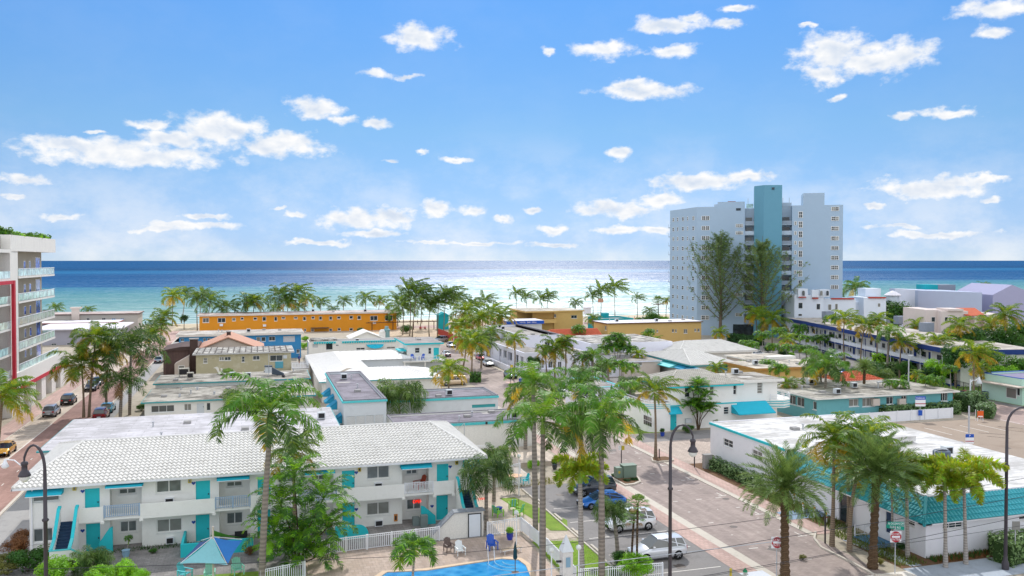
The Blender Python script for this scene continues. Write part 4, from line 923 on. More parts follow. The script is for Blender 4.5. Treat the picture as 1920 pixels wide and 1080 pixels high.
for ya in (122.6, 112.6): g = MB(); g.box(9.6, 10.19, ya, ya+.8, 3.3, 3.85, WHITEM); T.part('air_conditioner', g)
# ---- long grey roofs between the courtyard and the motel ----------------------
T = building('grey_roof_row', 'long white one-storey block with grey roof and teal edge, behind the queen palm', 'building', 15.6, 33.4, 118.4, 126.5, 4.0, GREYW, roof=dict(k='parapet', m=ROOFG, fm=paint('dark_roof_edge', '#77747c'), p=.2), z0=0,
  F=[('o', 885, 758, 929, 764, dict(m=TRIM))])
g = MB(); g.box(15.6, 33.5, 118.22, 118.38, 3.65, 3.95, TL2); T.part('trim', g)
T = building('front_grey_roof_row', 'white windowless block with grey flat roof right behind the motel roof', 'building', 15.8, 33.2, 100.6, 108, 3.8, WHITE2, roof=dict(k='parapet', m=ROOFG, fm=paint('dark_roof_edge', '#77747c'), p=.2))
g = MB(); g.box(15.8, 33.3, 100.42, 100.58, 3.45, 3.75, TL2); T.part('trim', g)
x, z = FP(912, 793, 100.4); small(T, 'wall_light', x-.12, x+.12, 100.3, 100.41, z-.15, z+.15, MATS['dark_metal'])
T.part('railing', railing_mb((19.5, 97), (26, 97), .6, 1.1, WHITEM, .3, .05))
g = MB(); g.box(20, 33.4, 92, 100.2, 0, .5, PALEP); T.part('terrace', g)
# ---- left mid-rise -----------------------------------------------------------
CREAM = streaked('cream_render', '#e8e5de', .6, amt=.3); TAUPE = paint('taupe_render', '#a89f90', .9, .08, .5, 10.); GLB = glass('balcony_glass', '#a3bfb8', .1, .3); GLBL = glass('blue_window', '#31458f', .08, 1.2); REDP = paint('red_paint', '#c23040', .6, .06)
X = -35.
T = Thing('hotel_block', 'cream mid-rise hotel with glass balconies, red frame and planted roof at the left edge', 'hotel', X-6, 150)
g = MB(); g.box(X-22, X-2.0, 110, 171.5, 0, 25, TAUPE); T.part('wall', g)
g = MB(); g.box(X-2.0, X+.0, 142.9, 147.2, 0, 25.2, CREAM); T.part('pillar', g)
g = MB(); g.box(X-10, X+.1, 142.8, 172.6, 24.9, 27.3, CREAM); T.part('roof_box', g)
g = MB(); g.box(X-12, X+.25, 110, 142.7, 24.6, 25.1, CREAM); g.box(X-8, X-1.0, 112, 142, 25.1, 27, TAUPE); T.part('roof_edge', g)
levels = [21.0, 17.15, 13.45, 9.7]
for z in levels:
    T.part('balcony_slab', MB().box(X-2., X+.1, 147.25, 171.6, z-.3, z, CREAM)); g = MB(); g.box(X-.0, X+.06, 147.25, 171.5, z+.08, z+1.15, GLB); g.box(X-1.9, X, 171.44, 171.5, z+.08, z+1.15, GLB)
    for k in range(10): y = 147.4+k*2.65; g.box(X+.065, X+.1, y, y+.07, z, z+1.2, WHITEM)
    g.box(X-.02, X+.12, 147.25, 171.52, z+1.16, z+1.24, WHITEM); T.part('glass_railing', g)
for z in levels+[6.4]:
    for y0, y1, zt_, zb_ in ((151, 155, 3., .1), (159, 160.2, 2.4, .9), (162.5, 163.7, 2.4, .9), (167, 170, 3., .1)):
        g = MB(); g.box(X-2.0, X-1.95, y0, y1, z+zb_, z+zt_, MATS['window_frame']); w = T.part('window', g); g = MB(); g.box(X-1.95, X-1.92, y0+.12, y1-.12, z+zb_+.1, z+zt_-.1, GLBL); T.part('pane', g, w)
g = MB(); g.box(X-1.9, X+.35, 143, 178.5, 3.9, 6.4, CREAM); T.part('podium', g)
g = MB(); g.box(X+.352, X+.42, 146.4, 178.5, 3.65, 4.25, REDP); T.part('red_band', g)
g = MB(); g.box(X-.0, X+.06, 147.25, 174, 6.45, 7.4, GLB)
for k in range(11): y = 147.4+k*2.6; g.box(X+.065, X+.1, y, y+.07, 6.4, 7.5, WHITEM)
g.box(X-.02, X+.12, 147.25, 174, 7.42, 7.5, WHITEM); T.part('glass_railing', g)
g = MB()
for a, b in ((146.5, 149), (153, 156.5), (160.5, 163.5), (168, 171), (175, 178.5)): g.box(X-1.5, X+.2, a, b, 0, 3.89, CREAM)
g.box(X-1.9, X-1.4, 110, 178, 0, 3.88, TAUPE); T.part('street_front', g)
for a, b in ((149.3, 152.7), (157, 160), (164.5, 167)): g = MB(); g.box(X-1.39, X-1.3, a+.4, b-.4, .05, 3., paint('brown_gate', '#6b5d50', .7)); T.part('door', g)
# red frame bay, left of the pillar
g = MB(); za, zb_ = 4.4, 20.5
g.box(X+.4, X+.7, 120, 142.6, zb_-.5, zb_, REDP); g.box(X+.4, X+.7, 120, 142.6, za, za+.4, REDP); g.box(X+.35, X+.75, 141.9, 142.75, za, zb_+.01, REDP); T.part('red_frame', g)
for z in (24.0-3.2, 17.15, 13.45, 9.7, 6.2):
    T.part('balcony_slab', MB().box(X-2, X+.3, 118, 141.8, z-.3, z-.01, CREAM)); g = MB(); g.box(X+.2, X+.26, 118, 141.8, z+.05, z+1.1, GLB); T.part('glass_railing', g)
    for y in (139, 132): g = MB(); g.box(X-2.0, X-1.92, y-1.6, y+1.6, z+.1, z+2.8, GLBL); T.part('window', g)
# ---- left-beach houses --------------------------------------------------------
T = building('grey_beach_house', 'grey two-storey beach house with brown flat roof, chimney and blue shutters, beside the hotel', 'house', -66, -36.5, 297, 309, 6.2, paint('grey_stucco', '#bdb8ae', .9, .08),
  F=[(W, 162, 596, 168, 602), (W, 191, 596, 198, 602), (W, 209, 597, 217, 602, dict(gm=BLUE)), (W, 225, 597, 233, 602, dict(gm=BLUE))], R=[(W, 246, 596, 250, 601), (W, 254, 595, 258, 600)], roof=dict(k='slab', m=flat_roof('brown_white_roof', '#d4c7bf'), fm=paint('brown_fascia', '#6a5c56'), o=.5, th=.3))
x = FP(147, 590, 301)[0]; g = MB(); g.box(x-1.1, x+1.1, 296.2, 297, 3, 8.2, PINKW); g.box(x-1.5, x+1.5, 296, 299, 8.2, 8.7, PINKW); T.part('chimney', g)
WR = paint('plain_white_roof', '#e3e0e4', .8, .05)
T = building('lavender_house', 'lavender-grey low house with broad white roof, between the hotel and the palms', 'house', -58, -37.3, 262, 284, 4.2, paint('lavender_grey', '#a9a7b0', .9, .06), F=[(W, 96, 644, 106, 652), (W, 125, 643, 138, 652)], R=[(W, 205, 624, 212, 630), (W, 218, 620, 224, 626)], roof=dict(k='slab', m=WR, fm=WR, o=1.2, th=.25))
T = building('back_lavender_wing', 'second white roof with a red fascia just behind the lavender house', 'house', -62, -41, 285, 294, 4.4, paint('lavender_grey', '#a9a7b0'), roof=dict(k='slab', m=WR, fm=paint('red_brown_fascia', '#9c5344'), o=.8, th=.25))
# ---- right of the street ------------------------------------------------------
# deco corner building (lavender white)
K0, K1, KT0, KT1 = 57., 65.2, 181.5, 214
T = Thing('deco_corner_building', 'lavender-white stepped deco building with ground-floor colonnade along the street', 'building', 55, 160)
g = MB()
openings(T, g, (K0, KT0), (0, 1), (-1, 0), KT1-KT0, 0, 6.6, px_specs('S', K0, KT0, [(W, 990, 640, 999, 648), (W, 949, 620, 953, 628), (W, 938, 614, 942, 622)]), LAV)
openings(T, g, (K0, KT0), (1, 0), (0, -1), K1-K0, 0, 6.6, px_specs('F', KT0, K0, [(W, 1021, 641, 1027, 650, dict(nx=1)), (W, 1026.5, 641, 1031, 650, dict(nx=1))]), LAV)
g.face([(K1, KT0, 0), (K1, KT1, 0), (K1, KT1, 6.6), (K1, KT0, 6.6)], LAV); g.face([(K0, KT1, 0), (K1, KT1, 0), (K1, KT1, 6.6), (K0, KT1, 6.6)], LAV)
T.part('upper_wall', g)
RK = flat_roof('brown_grey_roof', '#b5afa6', '#6e675f', .6, .3)
g = MB(); g.box(K0+.2, K1+3.5, KT0+.2, KT1-.2, 6.05, 6.1, RK); T.part('roof', g)
g = MB(); g.box(K0-.05, K0+.2, KT0-.05, KT1, 6.602, 6.7, LAV); g.box(K0, K1+.2, KT0-.05, KT0+.2, 6.602, 6.7, LAV); g.box(K1, K1+.25, KT0, KT1, 6.0, 6.9, paint('dark_roof_edge', '#77747c')); T.part('coping', g)
# two-storey front wing with piers toward the street
g = MB(); a0, a1 = 52.6, 57; b0, b1 = 166.8, 208
sp = px_specs('S', a0, b0, [('o', 936, 650, 940, 667), ('o', 944, 653, 950, 671), ('o', 953, 657, 960, 676), ('o', 966, 662, 972, 683), ('o', 976, 665, 981, 690)])
openings(T, g, (a0, b0), (0, 1), (-1, 0), b1-b0, 0, 3.6, sp, LAV, .5)
openings(T, g, (a0, b0), (1, 0), (0, -1), 14.8, 0, 3.6, px_specs('F', b0, a0, [(W, 1008, 676, 1020, 694, dict(nx=3, ny=2)), (W, 1028, 677, 1036, 690), (W, 1046, 678, 1053, 692)]), LAV)
T.part('street_wing', g)
g = MB(); g.box(a0-.1, K0-.01, b0-.1, b1, 3.62, 4.5, LAV); g.box(a0+.3, K0-.01, b0+.3, b1-.3, 4.5, 4.55, RK); T.part('terrace_parapet', g)
g = MB(); g.box(K0+.01, a0+15.3, b0-.15, KT0-.01, 3.62, 3.9, LAV); g.box(K0+.3, a0+14.9, b0+.2, KT0-.1, 3.9, 3.94, RK); T.part('roof', g)
for k, y in enumerate((172, 178, 184.5, 191, 198)): T.part('pier', MB().box(a0-.32, a0-.005, y, y+.5, 0, 3.6, LAV))
g = MB(); g.box(67.6, 90, 166, 182, 0, 3.5, LAV); g.box(68.6, 88, 170, 190, 3.5, 5.6, LAV); g.box(76, 94, 172, 178, 0, 4.6, LAV)
g.box(68.2, 89.6, 166.4, 169.8, 3.505, 3.55, RK); g.box(69, 87.6, 170.4, 189.6, 5.605, 5.65, flat_roof('ragged_roof', '#d2cec4')); T.part('rear_wing', g)
for px_, py_ in ((1190, 675),): x, z = FP(px_, py_, 166); g = MB(); g.box(x-.9, x+.9, 165.9, 165.97, z-1, z+.8, MATS['glass_dark']); T.part('window', g)
g = MB(); x, z = FP(1032, 703, 164.6); g.box(x-1.4, x+1.4, 164.4, 166.7, 0, 1.3, LAV); T.part('entry_steps', g)
WS = Thing('white_garden_wall', 'long white garden wall at the foot of the deco building', 'wall', 56, 158.5)
g = MB(); g.box(54.5, 74, 158.6, 158.85, 0, 1.9, LAV); WS.part('panel', g); g = MB()
for k in range(6): x = 54.5+k*3.8; g.box(x-.2, x+.2, 158.5, 158.95, 0, 2.05, LAV)
WS.part('post', g)
single('street_fence_wall', 'low pale wall with pillars along the pavement beside the colonnade', 'wall', MB().box(50.9, 51.15, 168, 200, 0, 1.2, LAV), 51, 168)
s, q = G(978, 738); single('blue_totem', 'deep blue sign post by the pavement corner of the deco building', 'totem', MB().box(s-.45, s+.45, q-.2, q+.2, 0, 2.7, paint('deep_blue_totem', '#2a3a9a', .5)), s, q)
# long tan block, teal block, tan block, kiosks toward the beach
TAN = paint('tan_stucco', '#d3b06e', .9, .07, .5, 10., stain=.15, staincol='#b8955a'); DTRIM = paint('brown_trim', '#6b4c38', .8)
T = building('long_tan_building', 'long tan building with white flat roof and small windows, left of the blue tower', 'building', 92.6, 121.4, 217, 227, 5.9, TAN,
 F=[(W, 1209, 619, 1216, 622), (W, 1225, 618, 1228, 623), (W, 1231, 618, 1234, 623), (W, 1260, 617, 1264, 623), (W, 1266, 617, 1269, 623), (W, 1282, 617, 1289, 625), (W, 1302, 616, 1306, 622), (W, 1308, 616, 1312, 622), (W, 1325, 616, 1331, 621), (W, 1341, 616, 1344, 621)],
 L=[(W, 1134, 611, 1137, 619), (W, 1143, 612, 1146, 620), (W, 1150, 612, 1153, 620), (W, 1159, 613, 1164, 619)], roof=dict(k='slab', m=WR, fm=DTRIM, o=.4, th=.25))
T = building('tan_balcony_building', 'tan two-storey building with open corner balcony near the beach, beside the teal block', 'building', 95, 105.3, 268, 284, 6.3, TAN,
 F=[(W, 1071, 591, 1082, 597, dict(nx=2)), (W, 1037, 589, 1043, 595), ('d', 1071, 612, 1078, 627, dict(m=GREYW))], roof=dict(k='slab', m=flat_roof('cream_roof', '#e0d6c4'), fm=TAN, o=.4, th=.4))
g = MB(); g.box(88, 95, 268.5, 270, 0, 6.2, TAN); g.box(84.5, 95, 276, 284, 0, 6.0, TAN); g.box(86.5, 95, 265.5, 268.45, 2.8, 4.0, TAN); g.box(84, 95.3, 265, 284.3, 6.35, 6.8, TAN); g.box(84.3, 95, 265.3, 284, 6.805, 6.85, MATS and flat_roof('cream_roof', '#e0d6c4')); T.part('balcony', g)
TEALW = paint('bright_teal_stucco', '#22a6ae', .85, .07, .5, 10.)
T = building('teal_block', 'bright teal flat-roofed block near the beach', 'building', 106.3, 117.5, 254, 266, 4.6, TEALW, L=[(W, 1098, 600, 1103, 606)], roof=dict(k='parapet', m=flat_roof('grey_teal_roof', '#9aa8a6', '#5a5f60'), fm=TEALW, p=.4))
g = MB(); g.box(108.5, 110.5, 258, 260, 4.6, 6.2, TEALW); T.part('roof_box', g)
REDT = paint('red_clay_tile', '#c8694a', .85, .2, 1.2, 8.)
T = Thing('red_tiled_house', 'small white house with red clay tile roof behind the deco building', 'house', 78, 216)
g = MB(); g.box(75, 90, 216, 224, 0, 2.8, LAV); T.part('wall', g); g = MB(); a, b, c, d = (74.3, 215.4, 2.85), (90.6, 215.4, 2.85), (90.6, 220, 4.6), (77, 220, 4.6); tile_slope(g, a, b, c, d, REDT, .45, .5); a, b = (90.6, 224.6, 2.85), (74.3, 224.6, 2.85); g.face([a, b, d, c], REDT); g.face([(74.3, 215.4, 2.85), d, b], REDT); T.part('roof', g)
CBLUE = paint('royal_blue_canvas', '#2456b8', .75, .1)
T = Thing('blue_canopy_cafe', 'white-topped kiosk with royal blue lettered fascia behind the deco building', 'cafe', 72, 245)
x0, x1 = FP(948, 605, 245)[0], FP(1020, 605, 245)[0]; zt_ = FP(985, 602, 245)[1]
g = MB(); g.box(x0+.5, x1-.5, 245.5, 253, 0, zt_, GREYW); T.part('wall', g)
g = MB(); g.box(x0, x1, 244.9, 253.5, zt_-.9, zt_+.05, CBLUE); g.box(x0+.1, x1-.1, 245.0, 253.4, zt_+.053, zt_+.15, WR); T.part('canopy', g)
T.part('lettering', text_on('HOTEL  BAR  GRILL', .62, WR, (x0+x1)/2+1, 244.86, zt_-.42))
T = Thing('beach_pavilion', 'grey low pavilion roof left of the tan balcony building', 'pavilion', 80, 262); g = MB(); g.box(74, 88, 262, 270, 0, 3.6, GREYW); T.part('wall', g); g = MB(); g.box(73.4, 88.6, 261.4, 270.6, 3.6, 3.9, paint('slate_roof', '#7b7a86', .8)); T.part('roof', g)
T = Thing('teal_beach_hut', 'teal-walled hut among the palms at the end of the street', 'hut', 66, 283); g = MB(); x0 = FP(823, 610, 283)[0]; g.box(x0, x0+3.4, 283, 287, 0, 4.8, TEALW); T.part('wall', g); g = MB(); g.yprism([(x0-.3, 4.8), (x0+3.7, 4.8), (x0+1.7, 5.9)], 282.7, 287.3, TEALW); T.part('roof', g)
s, q = G(934, 652); T = Thing('tiled_street_hut', 'small hut with turquoise tiled roof under the street-end palms', 'hut', s, q); g = MB(); g.box(s-2.6, s+2.6, q, q+4, 0, 2.6, paint('orange_hut_wall', '#d08a4a')); T.part('wall', g); g = MB(); g.face([(s-3.2, q-.6, 2.6), (s+3.2, q-.6, 2.6), (s+2.6, q+2, 4.2), (s-2.6, q+2, 4.2)], AWNB); g.face([(s-3.2, q+4.6, 2.6), (s-3.2, q-.6, 2.6), (s-2.6, q+2, 4.2)], AWNB); g.face([(s+3.2, q-.6, 2.6), (s+3.2, q+4.6, 2.6), (s+2.6, q+2, 4.2)], AWNB); T.part('roof', g)
# walls by the beach entry
RW = paint('red_wall', '#b4483a', .85, .1); OW = paint('orange_wall', '#dcb27a', .9, .1)
g = MB(); g.box(53.6, 62, 224.2, 224.5, .9, 2.6, RW); g.box(53.6, 62, 224.1, 224.6, 0, .9, OW); single('red_topped_wall', 'red fence panel on a low orange wall facing the street end', 'wall', g, 58, 224)
g = MB(); g.box(53.2, 53.5, 224, 256, .9, 2.6, RW); g.box(53.1, 53.6, 224, 256, 0, .9, OW); single('red_topped_wall', 'long orange wall with red upper fence receding towards the beach palms', 'wall', g, 53, 240)
g = MB(); zz = 2.6
for x in (37, 44, 51, 58): g.tube([(x, 286, 0), (x, 286, zz)], .14, DTRIM, 6)
g.tube([(35, 286, zz), (61, 286, zz+.1)], .13, DTRIM, 6); g.tube([(35, 288, zz), (61, 288, zz)], .13, DTRIM, 6)
for k in range(13): g.tube([(36+k*2, 285.3, zz+.15), (36+k*2, 288.7, zz+.15)], .07, DTRIM, 5)
single('timber_pergola', 'brown timber pergola across the sandy plaza before the beach', 'pergola', g, 48, 286)
# white tiled house with blue awnings
T = building('blue_awning_house', 'low white house with white tiled hip roof and row of blue side awnings', 'house', 80.3, 89., 146.6, 167.5, 3.4, WHITE2,
 F=[(W, 1341, 687, 1359, 696, dict(nx=2)), ('o', 1367, 684, 1373, 697)], L=[(W, 1284, 676, 1289, 687), (W, 1302, 681, 1307, 690), (W, 1222, 664, 1236, 672), ('d', 1268, 672, 1276, 690, dict(m=TEAL))],
 roof=dict(k='hip', m=ROOFT, fm=TRIM, o=.9, rh=1.8, hip=4.4))
rows = [(1212, 1234), (1234, 1250), (1238, 1268), (1270, 1286), (1288, 1306)]
for i, (a, b) in enumerate(rows):
    ya, yb = SP(a, 664+i*4, 79.4)[0], SP(b, 668+i*4, 79.4)[0]; awning_side(T, min(ya, yb), max(ya, yb), 80.25, 2.3, 3.1, 1.6 if i != 2 else 2.4, AWNB if i != 2 else TL2)
a = FP(1339, 680, 146)[0]; b = FP(1369, 680, 146)[0]; awning(T, a, b, 146.55, 2.2, 3.1, 1.3, AWNB, WHITEM)
T = building('rear_tiled_house', 'second low house with wavy white tile roof behind the blue-awning house', 'house', 86.5, 104, 163.5, 176, 3.8, WHITE2, roof=dict(k='hip', m=ROOFT, fm=WHITE2, o=.8, rh=1.8, hip=5))
T = building('courtyard_annex', 'small beige flat-roofed annex between the tiled house and the yellow roof', 'annex', 95, 106, 152, 159, 3.3, PINKW, F=[(W, 1400, 672, 1410, 678), ('o', 1414, 672, 1422, 679)], roof=dict(k='slab', m=flat_roof('cream_roof', '#e0d6c4'), fm=WHITE2, o=.4, th=.2))
s, q = G(1202, 690, 0); T = building('little_lavender_annex', 'small pale annex with flat roof beside the fan-shaped palm cluster', 'annex', 70.5, 78.5, 157, 163, 3.0, PINKW, F=[(W, 1197, 678, 1204, 686)], roof=dict(k='slab', m=RK, fm=LAV, o=.3, th=.2))
# two-storey white corner house with teal lines
T = building('corner_house', 'two-storey white house with curved corner, teal bands and weathered tile roof', 'house', 54.4, 65.2, 106.4, 114.6, 6.1, WHITE,
 F=[(W, 1284, 726, 1294, 745, dict(nx=1, ny=2)), (W, 1331, 723, 1339, 742, dict(nx=1, ny=2)), (W, 1375, 721, 1382, 740, dict(nx=1, ny=2)), (W, 1357, 763, 1367, 777, dict(nx=1, ny=3)), (W, 1372, 762, 1381, 776, dict(nx=1, ny=3))],
 L=[(W, 1202, 713, 1206, 730, dict(nx=1)), (W, 1214, 719, 1221, 732), (W, 1233, 732, 1238, 743)], roof=dict(k='hip', m=ROOFT2, fm=TEAL, o=.7, rh=1.5, hip=4.2))
g = MB(); g.box(54.32, 65.25, 106.3, 106.39, 3.25, 3.42, TEAL); g.box(54.3, 54.39, 106.3, 114.6, 3.25, 3.42, TEAL); T.part('teal_band', g)
# flat extension on the right
g = MB(); e0, e1 = 65.2, 72.2
openings(T, g, (e0, 107.0), (1, 0), (0, -1), e1-e0, 0, 6.0, px_specs('F', 107.0, e0, [(W, 1420, 717, 1430, 738, dict(nx=1, ny=4)), ('d', 1387, 763, 1395, 777, dict(m=TEAL)), (W, 1400, 770, 1409, 776), (W, 1415, 770, 1424, 776), (W, 1441, 767, 1448, 773)]), WHITE)
g.face([(e1, 107, 0), (e1, 114, 0), (e1, 114, 6), (e1, 107, 6)], WHITE); T.part('extension_wall', g)
g = MB(); g.box(e0, e1+.8, 106.4, 114.4, 6.01, 6.4, WHITE2); g.box(e0+.1, e1+.6, 106.6, 114.2, 6.405, 6.44, ROOFB); T.part('extension_roof', g)
g = MB(); pts = [(e1-1.2, 106.9), (e1+.6, 106.2), (e1+2.0, 106.8), (e1+2.8, 108.4), (e1+2.8, 112), (e1, 112)]; g.prism(pts, 2.2, 3.4, WHITE); T.part('round_balcony', g)
g = MB()
for z in (3.6, 3.85, 4.1): g.tube([(x, y, z) for x, y in pts[:5]], .03, WHITEM, 5)
for x, y in pts[:5]: g.tube([(x, y, 3.4), (x, y, 4.2)], .04, WHITEM, 5)
T.part('railing', g)
g = MB()
for z in (2.45, 2.85, 3.15): g.tube([(60, 106.93, z), (e1-1.2, 106.83, z)]+[(x, y-.05, z) for x, y in pts[1:4]], .05, TEAL, 4)
T.part('teal_stripe', g)
a = FP(1381, 760, 105)[0]; b = FP(1450, 760, 105)[0]; awning(T, a, b, 106.95, 1.9, 3.3, 2.6, AWN, None)
# lower curved front with door
g = MB(); lx0, lx1, ly0, ly1 = 51.0, 54.35, 105.6, 113.5
pts = [(lx0, ly1), (lx0, ly0+1.2), (lx0+.35, ly0+.35), (lx0+1.2, ly0), (54.38, ly0), (54.38, ly1)]; g.prism(pts, 0, 4.0, WHITE, RK); T.part('sunroom', g)
g = MB()
for z in (3.25, 3.5, 3.75): g.tube([(x+(-.03 if x < 52 else 0), y-.03, z) for x, y in pts[:5]], .035, TEAL, 4, False)
T.part('teal_stripe', g)
g = MB(); g.tube([(x, y, 4.25) for x, y in pts[:5]], .05, WHITEM, 5)
for x, y in pts[:5]: g.tube([(x, y, 4), (x, y, 4.25)], .04, WHITEM, 5)
T.part('railing', g)
a0, z1 = SP(1207, 764, lx0); a1, z0_ = SP(1223, 785, lx0)
g = MB(); ya, yb = sorted((a0, a1)); n = 4
g.box(lx0-.04, lx0-.003, ya, yb, .95, 2.35, MATS['window_frame'])
w = T.part('window', g)
for i in range(n): 
    for j in range(2): g = MB(); y = ya+.08+(yb-ya-.1)*i/n; g.box(lx0-.06, lx0-.041, y, y+(yb-ya)/n-.1, 1.02+.66*j, 1.6+.66*j, MATS['glass_dark']); T.part('pane', g, w)
a, z = FP(1261, 790, 106.4); g = MB(); g.box(a-.55, a+.55, 106.3, 106.39, .05, 2.3, TEAL); d = T.part('door', g); g = MB(); g.box(a+.38, a+.44, 106.22, 106.29, 1.0, 1.12, MATS['dark_metal']); T.part('door_handle', g, d)
awning(T, a-.95, a+.95, 106.38, 2.35, 3.2, 1.1, AWN, None)
x, z = FP(1290, 792, 106.3); T.part('air_conditioner', MB().box(x-.45, x+.45, 106.0, 106.39, .9, 1.5, GREYW))
# little lavender store with teal line
T = building('lavender_store', 'small lavender-white windowless block with teal roof line, left of the two-storey corner house', 'building', 48.8, 54, 121, 132, 4.0, LAV, F=[('o', 1118, 722, 1137, 727, dict(m=TRIM))], roof=dict(k='parapet', m=RK, fm=TEAL, p=.3))
# yellow flat roof building
T = building('yellow_roof_building', 'low yellow building with broad cream flat roof beside the teal-walled motel', 'building', 86.5, 101.5, 134.5, 144.5, 3.6, TAN, F=[(W, 1528, 692, 1541, 702)], roof=dict(k='slab', m=flat_roof('cream_roof', '#e0d6c4'), fm=paint('ochre_fascia', '#b08444', .8), o=.6, th=.4))
g = MB(); g.box(96, 102, 145, 147, 3.2, 4.6, WHITE2); T.part('parapet', g)
# teal-walled U motel
TG2 = paint('soft_teal_stucco', '#6fb0b4', .85, .08, .6, 10., stain=.15)
T = building('teal_walled_motel', 'low teal-walled motel with stained white flat roof behind the parking lot hedge', 'motel', 77.6, 101.9, 105.2, 117.5, 3.4, TG2,
 F=[(W, 1592, 748, 1610, 762), (W, 1617, 746, 1640, 762, dict(nx=3)), (W, 1662, 744, 1675, 758), (W, 1690, 742, 1700, 756), (W, 1764, 735, 1777, 752, dict(nx=3))],
 L=[(W, 1478, 741, 1492, 758, dict(nx=2)), (W, 1494, 745, 1508, 762, dict(nx=2)), ('d', 1463, 736, 1471, 752, dict(m=WHITEM)), (W, 1524, 753, 1531, 768, dict(nx=1))],
 roof=dict(k='slab', m=ROOFB, fm=WHITE2, o=.7, th=.2))
g = MB(); g.box(77.8, 92, 117.5, 124.5, 3.1, 3.55, ROOFB); T.part('rear_roof', g)
for px_ in (1642, 1691): x, z = FP(px_, 754, 104.9); T.part('air_conditioner', MB().box(x-.6, x+.6, 104.7, 105.19, z-.5, z+.5, PINKW))
g = MB(); g.box(82, 99.5, 102.6, 102.75, 0, 1.5, WHITEM); 
for k in range(8): g.box(82+k*2.45, 82.14+k*2.45, 102.5, 102.59, 0, 1.6, WHITEM)
single('white_panel_fence', 'white panel fence between the parking lot hedge and the teal-walled motel', 'fence', g, 90, 102.6)
s, q = G(1560, 712, 3.6); T = Thing('orange_hip_roof_house', 'low house with small orange clay hip roof behind the teal-walled motel', 'house', s, 122)
g = MB(); x0, x1 = 93.2, 101.8; g.box(x0, x1, 119, 126, 0, 2.9, WHITE2); T.part('wall', g); g = MB(); T.part('roof', hip_roof(x0-.4, x1+.4, 118.4, 126.6, 2.95, 1.5, 3.9, REDT, True, .5, .5))
# long navy motel (rotated wing along the rear street)
NAVY = paint('navy_paint', '#27407e', .8, .08); 
T = Thing('navy_motel', 'long two-storey motel with navy fascia and white railings, right of the blue tower', 'motel', 140, 170)
P0 = Vector((146.4, 212)); P1 = Vector((123.5, 128)); dd = (P1-P0).normalized(); nn_ = Vector((dd.y, -dd.x)); nn_ = nn_ if nn_.x < 0 else -nn_; LL = (P1-P0).length
def Q(a, d): v = P0+dd*a+nn_*d; return (v.x, v.y)
def qbox(mb, a0, a1, d0, d1, z0, z1, m): mb.prism([Q(a0, d0), Q(a1, d0), Q(a1, d1), Q(a0, d1)], z0, z1, m)
g = MB(); qbox(g, 0, LL, -16, -1.8, 0, 6.0, WHITE2); T.part('wall', g)
g = MB(); qbox(g, -.5, LL+.5, -16.5, .3, 6.0, 6.9, NAVY); T.part('fascia', g); g = MB(); qbox(g, -.3, LL+.3, -16.3, .1, 6.905, 6.95, flat_roof('tan_white_roof', '#cfc8bd')); T.part('roof', g)
for z in (0.35, 3.1): g = MB(); qbox(g, 0, LL, -1.79, .0, z-.25, z, NAVY); T.part('balcony_slab', g); g = MB(); qbox(g, 0, LL, -.06, -.02, z+1.0, z+1.06, WHITEM); qbox(g, 0, LL, -.06, -.02, z+.1, z+.92, paint('railing_panel', '#dfe3ea', .6)); \
  [qbox(g, a, a+.12, -.1, .02, z, z+2.75, WHITEM) for a in [i*4.2 for i in range(int(LL/4.2)+1)]]; T.part('railing', g)
NW = []
for z in (.35, 3.1):
    for i in range(14):
        a = 2+i*5.9
        g = MB(); qbox(g, a, a+1.9, -1.79, -1.74, z+.9, z+2.1, MATS['window_frame']); w = T.part('window', g); g = MB(); qbox(g, a+.1, a+1.8, -1.738, -1.72, z+1, z+2.0, MATS['glass_dark']); T.part('pane', g, w)
        g = MB(); qbox(g, a+2.8, a+3.8, -1.79, -1.72, z+.02, z+2.15, NAVY); T.part('door', g)
for i, (px_, py_) in enumerate(((1520, 592), (1552, 597), (1688, 607), (1737, 621))):
    s, q = G(px_, py_, 7.); T.part('roof_unit', MB().box(s-1.3, s+1.3, q-1, q+1, 6.955, 9., paint('slate_unit', '#8a93a0', .7)))
g = MB()
for sgn in (0, 1):
    for i in range(8): qbox(g, -6+i*.55+sgn*.0, -5.4+i*.55, -.3-sgn*.0, 1.2, .35+i*.35, .5+i*.35, WHITEM)
qbox(g, -6.5, -.5, -4, .3, 2.9, 3.1, NAVY); T.part('outside_stair', g)
# ---- blue tower ----------------------------------------------------------------
TW = paint('pale_blue_render', '#a9bfd2', .9, .05, .4, 8.); TD = paint('turquoise_render', '#6a9fb4', .9, .05, .4, 8.); TL = paint('tower_pale_bay', '#bccbd8', .9, .05)
def camdir(px, D): return CF((px-960)/F_*D, D)
A_, B_, C_ = camdir(1256, 288), camdir(1307, 268), camdir(1580, 257)
back = Vector(CF(0, 1)).normalized(); BV = Vector(B_); CV = Vector(C_); AV = Vector(A_)
T = Thing('blue_tower', 'tall pale blue apartment tower with turquoise stair shaft and stepped roofline', 'apartment tower', B_[0], B_[1])
u = (CV-BV).normalized(); nB = Vector((u.y, -u.x)); LB = (CV-BV).length
def tp(px): # distance along the front face seen at pixel px
    s, q, w = _ray(px, 500); # solve B + u a = k (s,q)
    det = u.x*(-q)-u.y*(-s); return ((-BV.x)*(-q)-(-BV.y)*(-s))/det
def tz(py, D=262): return H_-(py-488)/F_*D
def TQ(a, d): v = BV+u*a-nB*d; return (v.x, v.y)
def tbox(mb, a0, a1, d0, d1, z0, z1, m): mb.prism([TQ(a0, d0), TQ(a1, d0), TQ(a1, d1), TQ(a0, d1)], z0, z1, m)
n1, n2, n3, n4 = tp(1396), tp(1413.5), tp(1465), tp(1484.5); ZR = 40.2
